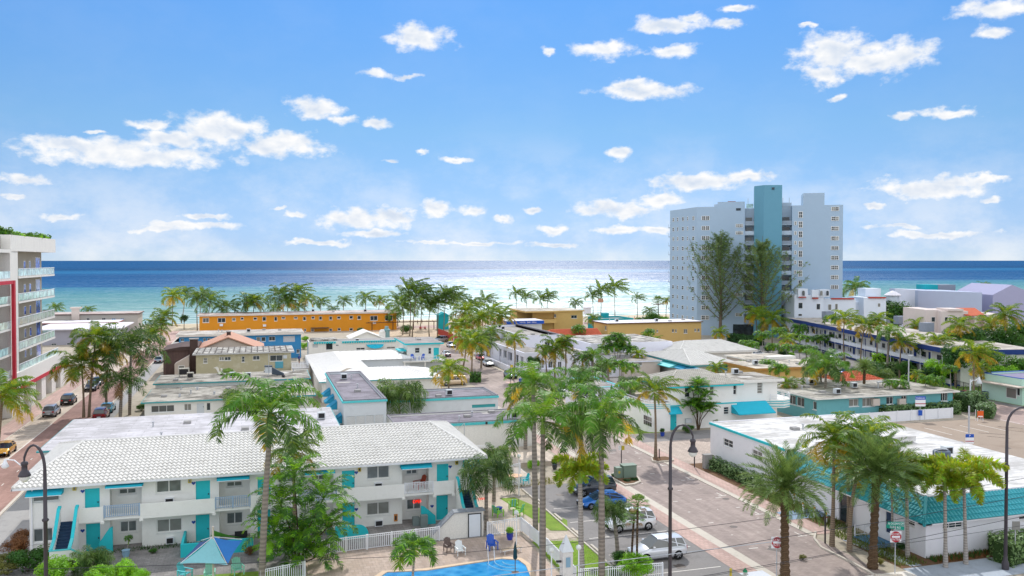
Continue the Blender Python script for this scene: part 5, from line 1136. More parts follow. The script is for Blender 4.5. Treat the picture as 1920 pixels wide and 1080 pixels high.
g = MB(); g.prism([TQ(0, 0), TQ(n1, 0), TQ(n1, 16), tuple(AV*1.05), A_], 0, ZR, TW); T.part('left_wing', g)
g = MB(); tbox(g, n4, LB, 0, 15, 0, ZR, TW); T.part('right_wing', g)
g = MB(); tbox(g, tp(1345), n1, .3, 10, ZR, tz(377), TW); T.part('penthouse', g); g = MB(); tbox(g, tp(1505), tp(1545), .0, 9, ZR, tz(363.5), TW); T.part('penthouse', g)
g = MB(); tbox(g, tp(1338), tp(1346), 1.3, 6, ZR, tz(381), TL); g.face([], TW) if False else None; T.part('penthouse_step', g)
g = MB(); v = [TQ(n2, 0), TQ(tp(1431), -3.2), TQ(n3, -2.2), TQ(n3, 8), TQ(n2, 8)]; g.prism(v, 0, tz(348.5), TD); T.part('stair_shaft', g)
g = MB(); x = tp(1448); tbox(g, x-.4, x+.4, -2.92, -2.75, tz(357), tz(353), MATS['glass_dark']); T.part('shaft_window', g)
g = MB(); tbox(g, n1+.01, n2, 3.0, 14, 0, ZR-.5, TL); tbox(g, n3, n4-.01, 3.0, 14, 0, ZR, TL); T.part('recess_wall', g)
FLS = [tz(ZRp) for ZRp in (403, 421.8, 440.5, 459, 478, 496.5, 515, 534, 552.5, 571, 590)]
for a0, a1 in ((n1+.01, n2-.01), (n3+.01, n4-.01)):
    for i, z in enumerate(FLS):
        g = MB(); tbox(g, a0, a1, .25, 2.99, z-3.1, z-2.9, TL); tbox(g, a0, a1, .2, .32, z-2.9, z-1.8, TL if i % 2 else paint('grey_balcony', '#9aa7b4')); T.part('balcony', g)
        g = MB(); tbox(g, a0+.3, a1-.6, 2.85, 2.985, z-2.8, z-.6, MATS['glass_dark']); T.part('balcony_door', g)
cnt = 0; extra = MB()
def twin(a0, a1, z0, z1, face='B'):
    global cnt
    g = MB(); h = MB()
    if face == 'B':
        for mb, d0, d1, i_, m in ((g, -.1, -.003, 0, MATS['window_frame']),):
            tbox(mb, a0-.14, a1+.14, d0, d1, z0-.14, z1+.14, m)
        k = 2 if a1-a0 > .9 else 1
        for i in range(k): b0 = a0+(a1-a0)*i/k; tbox(h, b0+.05, b0+(a1-a0)/k-.05, -.13, -.102, z0, z1, MATS['glass_dark'])
        tbox(h, a0, a1, -.14, -.131, (z0+z1)/2-.05, (z0+z1)/2+.05, MATS['window_frame'])
    else:
        w_ = (BV-AV).normalized(); n_ = Vector((w_.y, -w_.x))
        def R(a, d): v = AV+w_*a+n_*d; return (v.x, v.y)
        g.prism([R(a0-.14, .003), R(a1+.14, .003), R(a1+.14, .1), R(a0-.14, .1)], z0-.14, z1+.14, MATS['window_frame'])
        h.prism([R(a0, .101), R(a1, .101), R(a1, .13), R(a0, .13)], z0, z1, MATS['glass_dark'])
        h.prism([R(a0, .131), R(a1, .131), R(a1, .14), R(a0, .14)], (z0+z1)/2-.05, (z0+z1)/2+.05, MATS['window_frame'])
    cnt += 1
    if cnt <= 100: w = T.part('window', g); T.part('pane', h, w)
    else: extra.add(g); extra.add(h)
LA = (BV-AV).length
def dz(py, D): return H_-(py-488)/F_*D
for i in range(11):
    for px_, hw in ((1322.5, 1.3),): a = tp(px_); z = dz(408+18.9*i, 264); twin(a-1.1, a-.05, z-.55, z+.55); twin(a+.15, a+1.1, z-.55, z+.55)
    a = tp(1565); z = dz(391.5+18.35*i, 257)
    if i < 9: twin(a-1.0, a-.06, z-.5, z+.5); twin(a+.06, a+1.0, z-.5, z+.5)
for i in range(9): a = tp(1500.5); z = dz(402+18.5*i, 258); twin(a-.5, a+.5, z-.85, z+.85)
for i in range(11):
    for px_, hw in ((1263, .5), (1271.5, .3), (1281.5, .55), (1290, .22), (1300.5, .55)):
        f = (px_-1256)/51.; a = LA*f*(1-.0) ; D = 288-20*f; z = dz(412.5-(4*f)+(17.8+1.2*f)*i, D); twin(a-hw, a+hw, z-.55, z+.5, 'A')
for i in (0, 1, 4, 7, 9): a = tp(1386); z = dz(423+(13.5 if i == 1 else 18.6*i), 264); twin(a-1.0, a-.05, z-.4, z+.4); twin(a+.05, a+1.0, z-.4, z+.4)
for i in range(6): a = tp(1491); z = dz(418+18.5*i, 258); twin(a-.25, a+.25, z-.45, z+.45)
eo = T.part('windows', extra); eo['kind'] = 'stuff'
g = MB(); tbox(g, tp(1384)-.7, tp(1384)+.7, -.1, -.003, tz(394), tz(389.5), MATS['glass_dark']); T.part('window', g)
for z in FLS[:10]: g = MB(); v0 = AV-Vector(CF(1, 0))*.55; g.prism([tuple(v0), A_, tuple(AV*1.012), tuple(v0*1.012)], z-3, z-2.8, TL); g.prism([tuple(v0), tuple(v0+Vector((.1, 0))), tuple(v0*1.012+Vector((.1, 0))), tuple(v0*1.012)], z-2.8, z-1.8, TL); T.part('side_balcony', g)
g = MB(); x = tp(1371); tbox(g, x-1.2, x+1.2, 2, 4, tz(377), tz(375.3), paint('rust_tank', '#9a5a48')); T.part('roof_tank', g)
g = MB(); 
for px_ in (1402, 1468, 1480): a = tp(px_); g.tube([(*TQ(a, 3), ZR-.5), (*TQ(a, 3), ZR+2.6)], .08, POLEG, 4)
tbox(g, tp(1399), tp(1412), 2.9, 3.0, ZR-.4, ZR+.9, GLB); tbox(g, n3, n4, 2.9, 3.0, ZR-.0, ZR+1.1, TL); T.part('roof_railing', g)
for px_ in (1385, 1403, 1500): g = MB(); a = tp(px_); tbox(g, a-1.6, a+1.6, -.08, -.003, .3, 3.6, MATS['glass_dark']); T.part('ground_window', g)
# ---- mission-style white building right of the tower --------------------------
MI = paint('mission_white', '#dfe6ee', .9, .05, .4, 8.)
D0 = 252; T = Thing('mission_style_building', 'white mission-style building with arched belfry openings and red tile sills, right of the tower', 'building', *CF(88, D0))
def CB_(mb, px0, px1, D, dpt, pz0, pz1, m, z0=None):
    a, b = camdir(px0, D), camdir(px1, D); k = Vector(CF(0, 1)).normalized()*dpt; za = dz(pz0, D) if z0 is None else z0
    mb.prism([a, b, (b[0]+k.x, b[1]+k.y), (a[0]+k.x, a[1]+k.y)], za, dz(pz1, D), m)
def cwin(T, px0, px1, py0, py1, D, m=None, name='window'):
    g = MB(); CB_(g, px0-.6, px1+.6, D-.08, .07, py1+.6, py0-.6, MATS['window_frame']); w = T.part(name, g); g = MB(); CB_(g, px0, px1, D-.12, .03, py1, py0, m or MATS['glass_dark']); T.part('pane', g, w)
g = MB(); CB_(g, 1490, 1545, D0, 14, 0, 553, MI, 0); CB_(g, 1545, 1605, D0+3, 12, 0, 560, MI, 0); CB_(g, 1620, 1662, D0+8, 12, 0, 558, MI, 0); CB_(g, 1602, 1622, D0+12, 8, 0, 566, MI, 0); T.part('wall', g)
for q_ in ((1497, 1515, D0-.8, 4, 557, 541.5), (1523, 1537, D0-.5, 3, 557, 544), (1538, 1556, D0-.3, 4, 557, 543), (1623, 1652, D0+14, 6, 556, 541)): g = MB(); CB_(g, *q_, MI); T.part('belfry', g)
for px_ in (1507, 1540.5, 1552): 
    a = camdir(px_, D0-1.0); g = MB(); x = a[0]; pts = [(x-.35, dz(554, D0)), (x+.35, dz(554, D0))]+[(x+.35*math.cos(k*PI/6), dz(547, D0)+.35*math.sin(k*PI/6)) for k in range(7)]; g.yprism(pts, a[1]-.1, a[1]+.1, MATS['glass_dark']); T.part('arched_opening', g)
g = MB(); CB_(g, 1499, 1512, D0-1.1, 1, 558.3, 556.3, RW); CB_(g, 1525, 1535, D0-.9, 1, 560.5, 558.3, RW); CB_(g, 1560, 1602, D0+2.6, 1.2, 561.5, 559, RW); CB_(g, 1630, 1662, D0+7.5, 1.2, 559.5, 557, RW); T.part('tile_sill', g)
for a, b, c, d in ((1498, 1505, 568, 578), (1532, 1538, 570, 580), (1554, 1559, 571, 581), (1567, 1571, 570, 580), (1498, 1504, 589, 592), (1647, 1651, 569, 575)): cwin(T, a, b, c, d, D0 if a < 1545 else (D0+3 if a < 1610 else D0+8))
T = Thing('round_gazebo_tower', 'small white lookout tower with conical roof right of the mission building', 'lookout tower', *CF(120, 268)); c = camdir(1674, 268)
g = MB(); g.lathe([(2.2, 0), (2.2, 9.5), (2.0, 9.6), (2.0, 12.4)], c[0], c[1], MI, 12); T.part('wall', g); g = MB(); g.lathe([(2.6, 12.4), (2.6, 12.6), (1.4, 13.4), (.1, 14.)], c[0], c[1], WR, 12); T.part('roof', g)
# big grey-blue windowless boxes and pink house at the right
BG = paint('blue_grey_render', '#b9c3d8', .9, .05, .4, 8.); PG = paint('purple_grey_render', '#a5a5c0', .9, .06)
T = Thing('windowless_blue_grey_block', 'large windowless blue-grey block with teal roof box at the right', 'building', *CF(135, 262))
g = MB(); CB_(g, 1716, 1722, 264, 14, 0, 543.5, LAV, 0); a, b = camdir(1722, 262), camdir(1842, 245); k = back*20; g.prism([a, b, (b[0]+k.x, b[1]+k.y), (a[0]+k.x, a[1]+k.y)], 0, dz(544.5, 262), BG); T.part('wall', g)
g = MB(); CB_(g, 1735, 1759, 270, 6, 547, 534, TEALW); CB_(g, 1759.2, 1792, 270, 6, 547, 534, paint('slate_unit', '#8a93a0')); T.part('roof_box', g)
g = MB(); CB_(g, 1834, 1848, 266, 6, 560, 545.5, WHITE); CB_(g, 1836, 1846, 265.9, .09, 548, 544, MATS['glass_dark']); T.part('stair_house', g)
g = MB(); CB_(g, 1712, 1738, 256, 4, 589, 584.5, RW); T.part('red_roof', g)
T = Thing('gabled_grey_building', 'tall purple-grey gabled wall at the right edge behind the palms', 'building', *CF(145, 250))
g = MB(); D = 250; a, ap, b = camdir(1862, D), camdir(1898, D), camdir(1960, D); z1, z2 = dz(553, D), dz(534, D)
for y0 in (0,):
    k = back*22; pts = [(a, 0), (b, 0), (b, z1-1), (ap, z2), (a, z1)]
    g.face([(p[0], p[1], z) for p, z in pts], PG); g.face([(p[0]+k.x, p[1]+k.y, z) for p, z in pts[::-1]], PG)
    for i in range(5): (p, z), (p2, zz2) = pts[i], pts[(i+1) % 5]; g.face([(p[0], p[1], z), (p2[0], p2[1], zz2), (p2[0]+k.x, p2[1]+k.y, zz2), (p[0]+k.x, p[1]+k.y, z)], PG)
T.part('wall', g)
PK = paint('pinkish_render', '#dccfc8', .9, .06)
T = Thing('pink_beige_house', 'pinkish-beige house with stepped parapets and small orange roof at the right', 'house', *CF(105, 205))
g = MB(); CB_(g, 1737, 1766, 205, 12, 0, 581, PK, 0); CB_(g, 1766, 1816, 203, 12, 0, 583.5, PK, 0); CB_(g, 1814, 1850, 206, 10, 0, 586, PK, 0); CB_(g, 1850, 1892, 204, 10, 0, 590, PK, 0); T.part('wall', g)
g = MB(); CB_(g, 1780, 1808, 202.5, 6, 583.4, 579.5, PK); T.part('parapet', g)
for a, b in ((1748, 1754), (1773, 1778), (1780.5, 1784.5), (1798, 1802), (1805, 1810)): cwin(T, a, b, 595, 603, 205 if a < 1766 else 203)
g = MB(); a, b = camdir(1812, 202), camdir(1850, 202); k = back*5; z = dz(592, 202); g.face([(*a, z), (*b, z), (b[0]+k.x, b[1]+k.y, z+1.6), (a[0]+k.x, a[1]+k.y, z+1.6)], REDT); g.face([(*a, z-.1), (*b, z-.1), (b[0]+k.x, b[1]+k.y, z+1.5), (a[0]+k.x, a[1]+k.y, z+1.5)], REDT); T.part('orange_roof', g)
for q_ in ((1829, 1833), (1847, 1850)): g = MB(); CB_(g, *q_, 201.6, .3, 610, 593, PK); T.part('porch_post', g)
# mint building at the right edge
MINT = paint('mint_stucco', '#bfe0cf', .85, .06, .5, 10.)
T = building('mint_building', 'mint green one-storey building with blue-rimmed roof and thin canopy at the right edge', 'building', 118.5, 128, 108, 116, 4.3, MINT, z0=0, L=[(W, 1906, 727, 1912, 742, dict(nx=1))], F=[], roof=dict(k='parapet', m=paint('violet_grey_roof', '#8d86a0', .8, .15), fm=CBLUE, p=.3))
g = MB(); g.box(116.8, 128, 107.2, 116.2, 3.0, 3.15, PINKW); T.part('canopy', g)
g = MB(); g.box(118.42, 118.49, 109, 111, .9, 2.6, MATS['window_frame']); w = T.part('window', g); g = MB(); g.box(118.39, 118.419, 109.1, 110.9, 1, 2.5, MATS['glass_dark']); T.part('pane', g, w)
# ---- foreground right white building --------------------------------------------
fx0, fx1, fy0, fy1, fh = 50.4, 67.3, 54.6, 87.5, 4.2
T = Thing('corner_shop_building', 'white flat-roofed building with turquoise tiled mansard at the street corner, right foreground', 'building', 58, 56)
g = MB(); WL = paint('cool_white_stucco', '#eeedf0', .9, .05, .5, 10., stain=.1, staincol='#b8b6c0'); SPW = px_specs('S', fx0-.2, 73., [(W, 1356, 824, 1374, 838, dict(nx=2, ny=2)), (W, 1410, 845, 1429, 862, dict(nx=2, ny=2))])
openings(T, g, (fx0-.2, 73.), (0, 1), (-1, 0), fy1-73., 0, fh+.5, SPW, WL)
openings(T, g, (fx0, 54.6), (0, 1), (-1, 0), 73.-54.6, 0, 2.88, px_specs('S', fx0, 54.6, [('d', 1661, 950, 1675, 1000, dict(m=paint('dark_blue_door', '#3a4a66'))), (W, 1696, 965, 1715, 985, dict(nx=1, ny=3)), ('o', 1573, 908, 1597, 985)]), WL)
openings(T, g, (fx0, 54.6), (1, 0), (0, -1), fx1-fx0, 0, 2.88, px_specs('F', 54.6, fx0, [(W, 1768, 974, 1806, 991, dict(nx=3, ny=3)), (W, 1911, 962, 1925, 975, dict(nx=1, ny=2))]), WL)
g.face([(fx0-.2, fy1, 0), (fx1, fy1, 0), (fx1, fy1, fh+.5), (fx0-.2, fy1, fh+.5)], WL); g.face([(fx1, 57.6, 0), (fx1, fy1, 0), (fx1, fy1, fh), (fx1, 57.6, fh)], WL); g.face([(fx0-.2, 73., 0), (fx0, 73., 0), (fx0, 73., fh+.5), (fx0-.2, 73., fh+.5)], WL); T.part('wall', g)
g = MB(); RF = flat_roof('bright_stained_roof', '#e4e2de', '#8d8983', .5, .22, False)
g.face([(fx0-.1, fy1, 4.72), (fx0-.1, 73., 4.72), (fx0+1.2, 73., 4.72), (fx0+1.2, 56.1, 4.45), (fx1+3, 56.1, 4.45), (fx1+3, fy1, 4.72)], RF); T.part('roof', g)
g = MB(); g.box(fx0-.35, fx0-.21, 73., fy1+.1, 4.55, 4.8, TEAL); g.box(fx0-.35, fx1, fy1+.01, fy1+.2, 4.4, 4.8, WL); T.part('teal_edge', g)
g = MB(); TT = paint('turquoise_tile', '#38a3ad', .5, .14, 1., 8., spec=.5)
tile_slope(g, (fx0-.8, 53.9, 2.95), (fx1+3, 53.9, 2.95), (fx1+3, 55.7, 4.45), (fx0+1.0, 55.7, 4.45), TT, .34, .4, .03, .07)
tile_slope(g, (fx0-.8, 73.3, 2.95), (fx0-.8, 53.9, 2.95), (fx0+1.0, 55.7, 4.45), (fx0+1.0, 73.3, 4.45), TT, .34, .4, .03, .07)
T.part('mansard', g)
g = MB(); g.tube([(fx0-.8, 53.9, 2.85), (fx0+1.0, 55.7, 4.55)], .12, TT, 6); T.part('ridge', g)
g = MB(); g.box(fx0-.75, fx0+.0, 53.95, 73.2, 2.82, 2.94, WL); g.box(fx0-.75, fx1, 53.95, 54.59, 2.82, 2.94, WL); T.part('soffit', g)
g = MB(); g.box(fx0+1.0, fx1+3, 55.72, 56.0, 4.1, 4.6, WL); g.box(fx0+1.02, fx0+1.3, 56.01, 73., 4.1, 4.62, WL); T.part('parapet', g)
s, q = G(1675, 826, 4.7); T.part('roof_step', MB().box(s-4.4, s+1.8, q-1.2, q+1.4, 4.73, 5.3, RF))
s, q = G(1765, 885, 4.7); AC = Thing('cylindrical_air_unit', 'round grey cooling unit on a thin stand on the white roof', 'air unit', s, q, 4.72, glob=False)
g = MB(smooth=False); g.lathe([(.72, .55), (.74, .6), (.74, 1.75), (.66, 1.82), (.5, 1.84)], .3, .3, paint('slate_louvre', '#5c6877', .6, .25, 3., 30.), 20); AC.part('casing', g)
g = MB(); g.lathe([(.45, 1.85), (.42, 1.9), (.1, 1.93)], .3, .3, MATS['dark_metal'], 16); g.tube([(-.4, .3, 1.87), (.3, .3, 1.95), (1., .3, 1.87)], .03, WHITEM, 5); g.tube([(-.45, .3, .6), (-.45, .3, 1.86)], .03, WHITEM, 5); AC.part('fan_guard', g)
g = MB()
for a in (.7, 2.2, 3.8, 5.3): g.tube([(.3+.6*math.cos(a), .3+.6*math.sin(a), 0), (.3+.6*math.cos(a), .3+.6*math.sin(a), .56)], .03, POLEG, 5)
AC.part('stand', g)
g = MB(); s0, q0 = 48.6, 57.2; T.part('entry_railing', railing_mb((48.3, 60.3), (50.3, 60.3), .2, .9, WHITEM, .9, .04))
# roof clutter: vents, pipes, hatches and patches
def clutter(owner, s0, s1, t0, t1, z, n, seed, pm):
    random.seed(seed); o = bpy.data.objects.get(owner)
    if not o: return
    def add(nm, mb): q = bpy.data.objects.new(nm, mb.mesh(nm, tuple(o.location))); C.objects.link(q); q.parent = o
    for k in range(n):
        x, y = random.uniform(s0, s1), random.uniform(t0, t1); r = k % 4
        if r == 0: add('vent_pipe', MB().lathe([(.09, 0), (.09, .5), (.16, .52), (.16, .62)], x, y, POLEG, 7, z))
        elif r == 1: add('roof_hatch', MB().box(x, x+.8, y, y+.8, z, z+.3, CONCG))
        elif r == 2: add('roof_patch', MB().prism([(x, y), (x+random.uniform(.8, 2.5), y-.1), (x+random.uniform(.9, 2.4), y+random.uniform(.5, 1.4)), (x-.1, y+random.uniform(.5, 1.2))], z+.004, z+.01, pm))
        else: g = MB(); g.box(x, x+.9, y, y+.7, z+.1, z+.85, GREYW); g.box(x+.1, x+.8, y-.012, y-.003, z+.2, z+.75, MATS['dark_metal']); add('air_conditioner', g)
PD, PL = paint('grey_patch', '#b4b0aa', .8), paint('pale_patch', '#d9d6cf', .8)
for a in (('apartment_row', -14, 7, 131, 142, 3.51, 10, 1, PL), ('rear_apartment_row', -14, 7, 145, 152.5, 4.21, 8, 2, PL), ('rear_motel_wing', -17, 7, 97, 110, 4.59, 9, 3, PD), ('grey_roof_row', 20, 32, 119.5, 125.5, 3.8, 6, 4, PD), ('front_grey_roof_row', 17, 32, 101.5, 107, 3.6, 6, 5, PD), ('side_awning_block', 11, 14, 108, 131, 6.0, 5, 6, PD),
 ('corner_shop_building', 53, 65, 58, 86, 4.725, 12, 7, PD), ('teal_walled_motel', 79, 100, 106, 116.5, 3.651, 12, 8, PD), ('yellow_roof_building', 88, 100, 135.5, 143.5, 4.05, 6, 9, PL), ('deco_corner_building', 58, 64, 183, 212, 6.1, 8, 10, PD), ('long_tan_building', 94, 120, 218, 226, 6.2, 8, 11, PD), ('orange_building', -15, 44, 289, 298, 6.15, 10, 12, PL), ('blue_building', -15, 9, 212, 221, 6.2, 6, 13, PL), ('corner_house', 66, 71.5, 107.5, 113.5, 6.45, 4, 14, PL), ('scalloped_parapet_building', 20, 33, 208.5, 213, 3.5, 6, 15, PL), ('balcony_house', 31, 36, 176, 187, 6.35, 3, 16, PD)): clutter(*a)
# ================================================================== VEGETATION
LF = dict(
 royal=leafmat('royal_leaf', '#427a1e', '#b4d444', .4), royal2=leafmat('royal_leaf_dark', '#365a26', '#94b04a', .3),
 coco=leafmat('coconut_leaf', '#527c1e', '#c4d63c', .42), cocoy=leafmat('coconut_leaf_yellow', '#b09a2c', '#e0b83a', .45), far=leafmat('far_palm_leaf', '#45682c', '#a0b84c', .36),
 date=leafmat('date_leaf', '#70904c', '#c0cc68', .34), fox=leafmat('foxtail_leaf', '#8a9c2a', '#e0dc3a', .46), dead=leafmat('dead_frond', '#8f6f4a', '#b98a4c', .2),
 areca=leafmat('areca_leaf', '#3a6c24', '#a4cc48', .34), fan=leafmat('fan_leaf', '#6c8f45', '#a8bd5a', .3),
 broad=leafmat('broad_leaf', '#3a6a22', '#9cc43a', .3), broad2=leafmat('dark_broad_leaf', '#2f5c26', '#6a9436', .28), lime=leafmat('lime_leaf', '#7fb82c', '#c4e83a', .4),
 hedge=leafmat('hedge_leaf', '#6b8a56', '#98ac62', .25), pine=leafmat('casuarina_leaf', '#76905a', '#b4c46c', .42), olive=leafmat('olive_bush_leaf', '#8a8a45', '#b0a050', .3), reddish=leafmat('reddish_bush_leaf', '#8a5f3a', '#b07840', .3), grassy=leafmat('ground_plant_leaf', '#6a7a38', '#90984a', .3))
CORE = paint('foliage_core', '#31491f', .95, .3, 2., 9., bump=.5)
BK = dict(royal=barkmat('royal_trunk', '#8b8278', 4., .8), coco=barkmat('coconut_trunk', '#8b7b68', 7., .75), date=barkmat('date_trunk', '#6a5540', 12., .4), fox=barkmat('ringed_grey_trunk', '#a39c94', 6., .8), dark=barkmat('dark_stem', '#5d4c3c', 6., .6), wood=barkmat('grey_brown_wood', '#776a5c', 3., .7))
SHAFT = paint('crownshaft_green', '#86a84a', .5, .15, 2., 4., spec=.4, bump=.02)
SHAFTB = paint('frond_boot', '#9c7a4a', .8, .3, 4., 10.)
TIP = {LF['royal']: LF['date'], LF['royal2']: LF['date'], LF['coco']: LF['fox'], LF['far']: LF['coco'], LF['date']: LF['royal2'], LF['areca']: LF['lime'], LF['fox']: LF['lime']}
def frond(mb, az, e0, L, droop, nl, ll, m, wind=0., lw=.03, hang=.4, roll=0., fox=False, base=.15, sweep=.7, nseg=9, vee=.25, r0=Vector((0, 0, 0)), rw=.012, twist=0.):
    e = e0; p = Vector(r0); a = az; pts = [p.copy()]; dirs = []
    wv = Vector((1, .25, -.05))*wind
    for i in range(nseg):
        d = Vector((math.cos(a)*math.cos(e), math.sin(a)*math.cos(e), math.sin(e)))+wv*(i/nseg)
        d.normalize(); dirs.append(d); p = p+d*L/nseg; pts.append(p.copy()); e -= droop/nseg*(.5+1.2*i/nseg)
    dirs.append(dirs[-1]); up = Vector((0, 0, 1))
    rows = []
    for i, q in enumerate(pts):
        s = dirs[i].cross(up); s = s.normalized() if s.length > .01 else Vector((1, 0, 0)); w = rw*(1-.8*i/len(pts)); rows.append([q-s*w, q+up*w, q+s*w])
    mb.grid(rows, m)
    for k in range(nl):
        u = base+(1-base)*(k+.5)/nl; f = u*nseg; i = min(nseg-1, int(f)); q = pts[i].lerp(pts[i+1], f-i); d = dirs[i]
        s = d.cross(up); s = s.normalized() if s.length > .01 else Vector((1, 0, 0)); n = s.cross(d).normalized()
        l = ll*(math.sin(PI*min(1, (u-base)/(1-base)*.86+.12)))**.6*random.uniform(.85, 1.1)
        for sg in (-1, 1):
            if fox: ra = random.uniform(0, 2*PI); v = (s*math.cos(ra)+n*math.sin(ra))
            else: ra = vee+random.uniform(-roll, roll); v = (s*sg*math.cos(ra)+n*math.sin(ra))
            v = (v+d*sweep+wv*.45).normalized(); h = Vector((0, 0, -1))*hang*random.uniform(.7, 1.3)
            m1 = q+v*l*.5+h*l*.12; m2 = q+v*l*.92+h*l*.62; w = d*lw
            b = len(mb.v); kx = mb.mi(TIP[m] if m in TIP and random.random() < .22 else m)
            mb.v += [tuple(q-w*.6), tuple(q+w*.6), tuple(m1+w), tuple(m1-w), tuple(m2)]
            mb.f += [(b, b+1, b+2, b+3), (b+3, b+2, b+4)]; mb.fm += [kx, kx]
def crown(kind, seed, lod=1.):
    random.seed(seed); mb = MB(); n = lambda k: max(5, int(k*lod)); W_ = 1/max(.35, lod)**.8
    if kind == 'royal':
        N = 17
        for i in range(N):
            f = i/N; az = i*2.4+random.uniform(-.25, .25); el = 1.35-1.45*f+random.uniform(-.15, .1)
            frond(mb, az, el, random.uniform(.95, 1.2), 2.1+f*.2, n(46), .27, LF['royal'] if f < .7 else (LF['royal2'] if f < .93 else LF['cocoy']), .2, .0135*W_, .95, .35, base=.14, sweep=.45)
    elif kind == 'royaldark':
        for i in range(19):
            f = i/19; frond(mb, i*2.4+random.uniform(-.2, .2), 1.3-1.6*f, random.uniform(.85, 1.05), 1.9, n(40), .27, LF['royal2'] if f < .85 else LF['dead'], .1, .012*W_, .8, .9, base=.12)
    elif kind == 'coco':
        N = 22
        for i in range(N):
            f = i/N; az = i*2.4+random.uniform(-.25, .25); el = 1.3-1.7*f+random.uniform(-.12, .12)
            frond(mb, az, el, random.uniform(.85, 1.1), 1.7, n(42), .28, LF['coco'] if f < .74 else LF['cocoy'], .45, .013*W_, .85, .25, base=.16, sweep=.6)
        for i in range(7): a = random.uniform(0, 6.28); mb.lathe([(.012, -.04), (.03, -.02), (.03, .02), (.01, .04)], .07*math.cos(a), .07*math.sin(a), LF['cocoy'], 5, -.03)
    elif kind == 'windy':
        N = 22
        for i in range(N):
            f = i/N; az = i*2.4+random.uniform(-.25, .25); el = 1.25-1.5*f
            frond(mb, az, el, random.uniform(.85, 1.1), 1.6, n(42), .28, LF['coco'] if f < .7 else LF['cocoy'], 1.15, .013*W_, .8, .25, base=.16, sweep=.8)
    elif kind == 'far':
        for i in range(22):
            f = i/22; frond(mb, i*2.4+random.uniform(-.3, .3), 1.3-1.6*f, random.uniform(.85, 1.1), 1.7, n(26), .26, LF['far'], .5, .018*W_, .8, .25, base=.16, sweep=.7, nseg=7)
    elif kind == 'farwindy':
        for i in range(22):
            f = i/22; frond(mb, i*2.4+random.uniform(-.3, .3), 1.3-1.4*f, random.uniform(.85, 1.1), 1.5, n(24), .25, LF['far'], 1.3, .018*W_, .8, .25, base=.16, sweep=.9, nseg=7)
    elif kind == 'date':
        for i in range(84):
            f = i/84; az = i*2.4; el = 1.45-1.75*f**.9
            frond(mb, az, el, random.uniform(.92, 1.05), .75+.5*f, n(46), .19, LF['date'], .06, .0075*W_, .12, .5, base=.12, sweep=1.1, vee=.5)
        for i in range(16): a = i*.8; mb.tube([(0, 0, -.08), (.1*math.cos(a), .1*math.sin(a), .0), (.2*math.cos(a), .2*math.sin(a), -.06)], .012, LF['cocoy'], 4)
    elif kind == 'fox':
        for i in range(16):
            f = i/16; frond(mb, i*2.4+random.uniform(-.2, .2), 1.25-1.2*f, random.uniform(.85, 1.0), 2.0, n(120), .2, LF['fox'], .1, .012*W_, .25, fox=True, base=.14, sweep=.5)
    elif kind == 'adonidia':
        for i in range(17):
            f = i/17; frond(mb, i*2.4+random.uniform(-.2, .2), 1.2-1.1*f, random.uniform(.85, 1.0), 2.3, n(38), .36, LF['areca'] if f < .8 else LF['coco'], .15, .02*W_, .4, .5, base=.16, sweep=.8)
    elif kind == 'queen':
        for i in range(28):
            f = i/28; frond(mb, i*2.4+random.uniform(-.3, .3), 1.3-1.5*f, random.uniform(.85, 1.1), 1.9, n(50), .32, LF['royal2'] if i % 3 else LF['date'], .12, .010*W_, 1.2, 1.2, base=.15, sweep=.6)
    elif kind == 'areca':
        for i in range(16):
            f = i/16; frond(mb, i*2.4+random.uniform(-.3, .3), 1.3-.9*f, random.uniform(.8, 1.1), 1.5, n(34), .34, LF['areca'], .1, .018*W_, .35, .3, base=.2, sweep=.9)
    elif kind == 'clump':
        for i in range(19):
            f = i/19; frond(mb, i*2.4+random.uniform(-.3, .3), 1.35-1.25*f, random.uniform(.8, 1.15), 1.7, n(34), .24, LF['areca'] if i % 6 else LF['lime'], .12, .014*W_, .5, .4, base=.2, sweep=.65)
    elif kind == 'fan':
        for i in range(26):
            f = i/26; az = i*2.4; el = 1.4-1.9*f; d = Vector((math.cos(az)*math.cos(el), math.sin(az)*math.cos(el), math.sin(el))); q = d*random.uniform(.45, .6); m = LF['fan'] if f < .85 else LF['dead']
            s = d.cross(Vector((0, 0, 1))); s = s.normalized() if s.length > .01 else Vector((1, 0, 0)); mb.tube([(0, 0, 0), q], .012, m, 3)
            for k in range(15):
                a = -1.5+3.0*k/14; v = (d*math.cos(a)+s*math.sin(a)); l = .42*(1-.12*abs(a)); tip = q+v*l+Vector((0, 0, -.14*l/.4)); w = v.cross(d.cross(s)).normalized()*.022
                mb.face([q, q+v*l*.6-w, tip, q+v*l*.6+w], m)
    me = mb.mesh('crown'); return me
CRW = {}
def getcrown(kind, var=0, lod=1.):
    k = (kind, var, lod)
    if k not in CRW: CRW[k] = crown(kind, 11+var*7, lod)
    return CRW[k]
PROF = dict(royal=(.24, .25, .16), royaldark=(.22, .25, .16), coco=(.24, .15, .11), windy=(.24, .14, .11), far=(.22, .14, .11), farwindy=(.22, .14, .1), date=(.42, .30, .34), fox=(.2, .14, .11), adonidia=(.13, .1, .07), queen=(.2, .17, .14), clump=(.09, .08, .07), areca=(.07, .06, .05), fan=(.2, .17, .17))
PBK = dict(clump='dark', royal='royal', royaldark='royal', coco='coco', windy='coco', far='coco', farwindy='coco', date='date', fox='fox', adonidia='fox', queen='royal', areca='dark', fan='dark')
NP = [0]
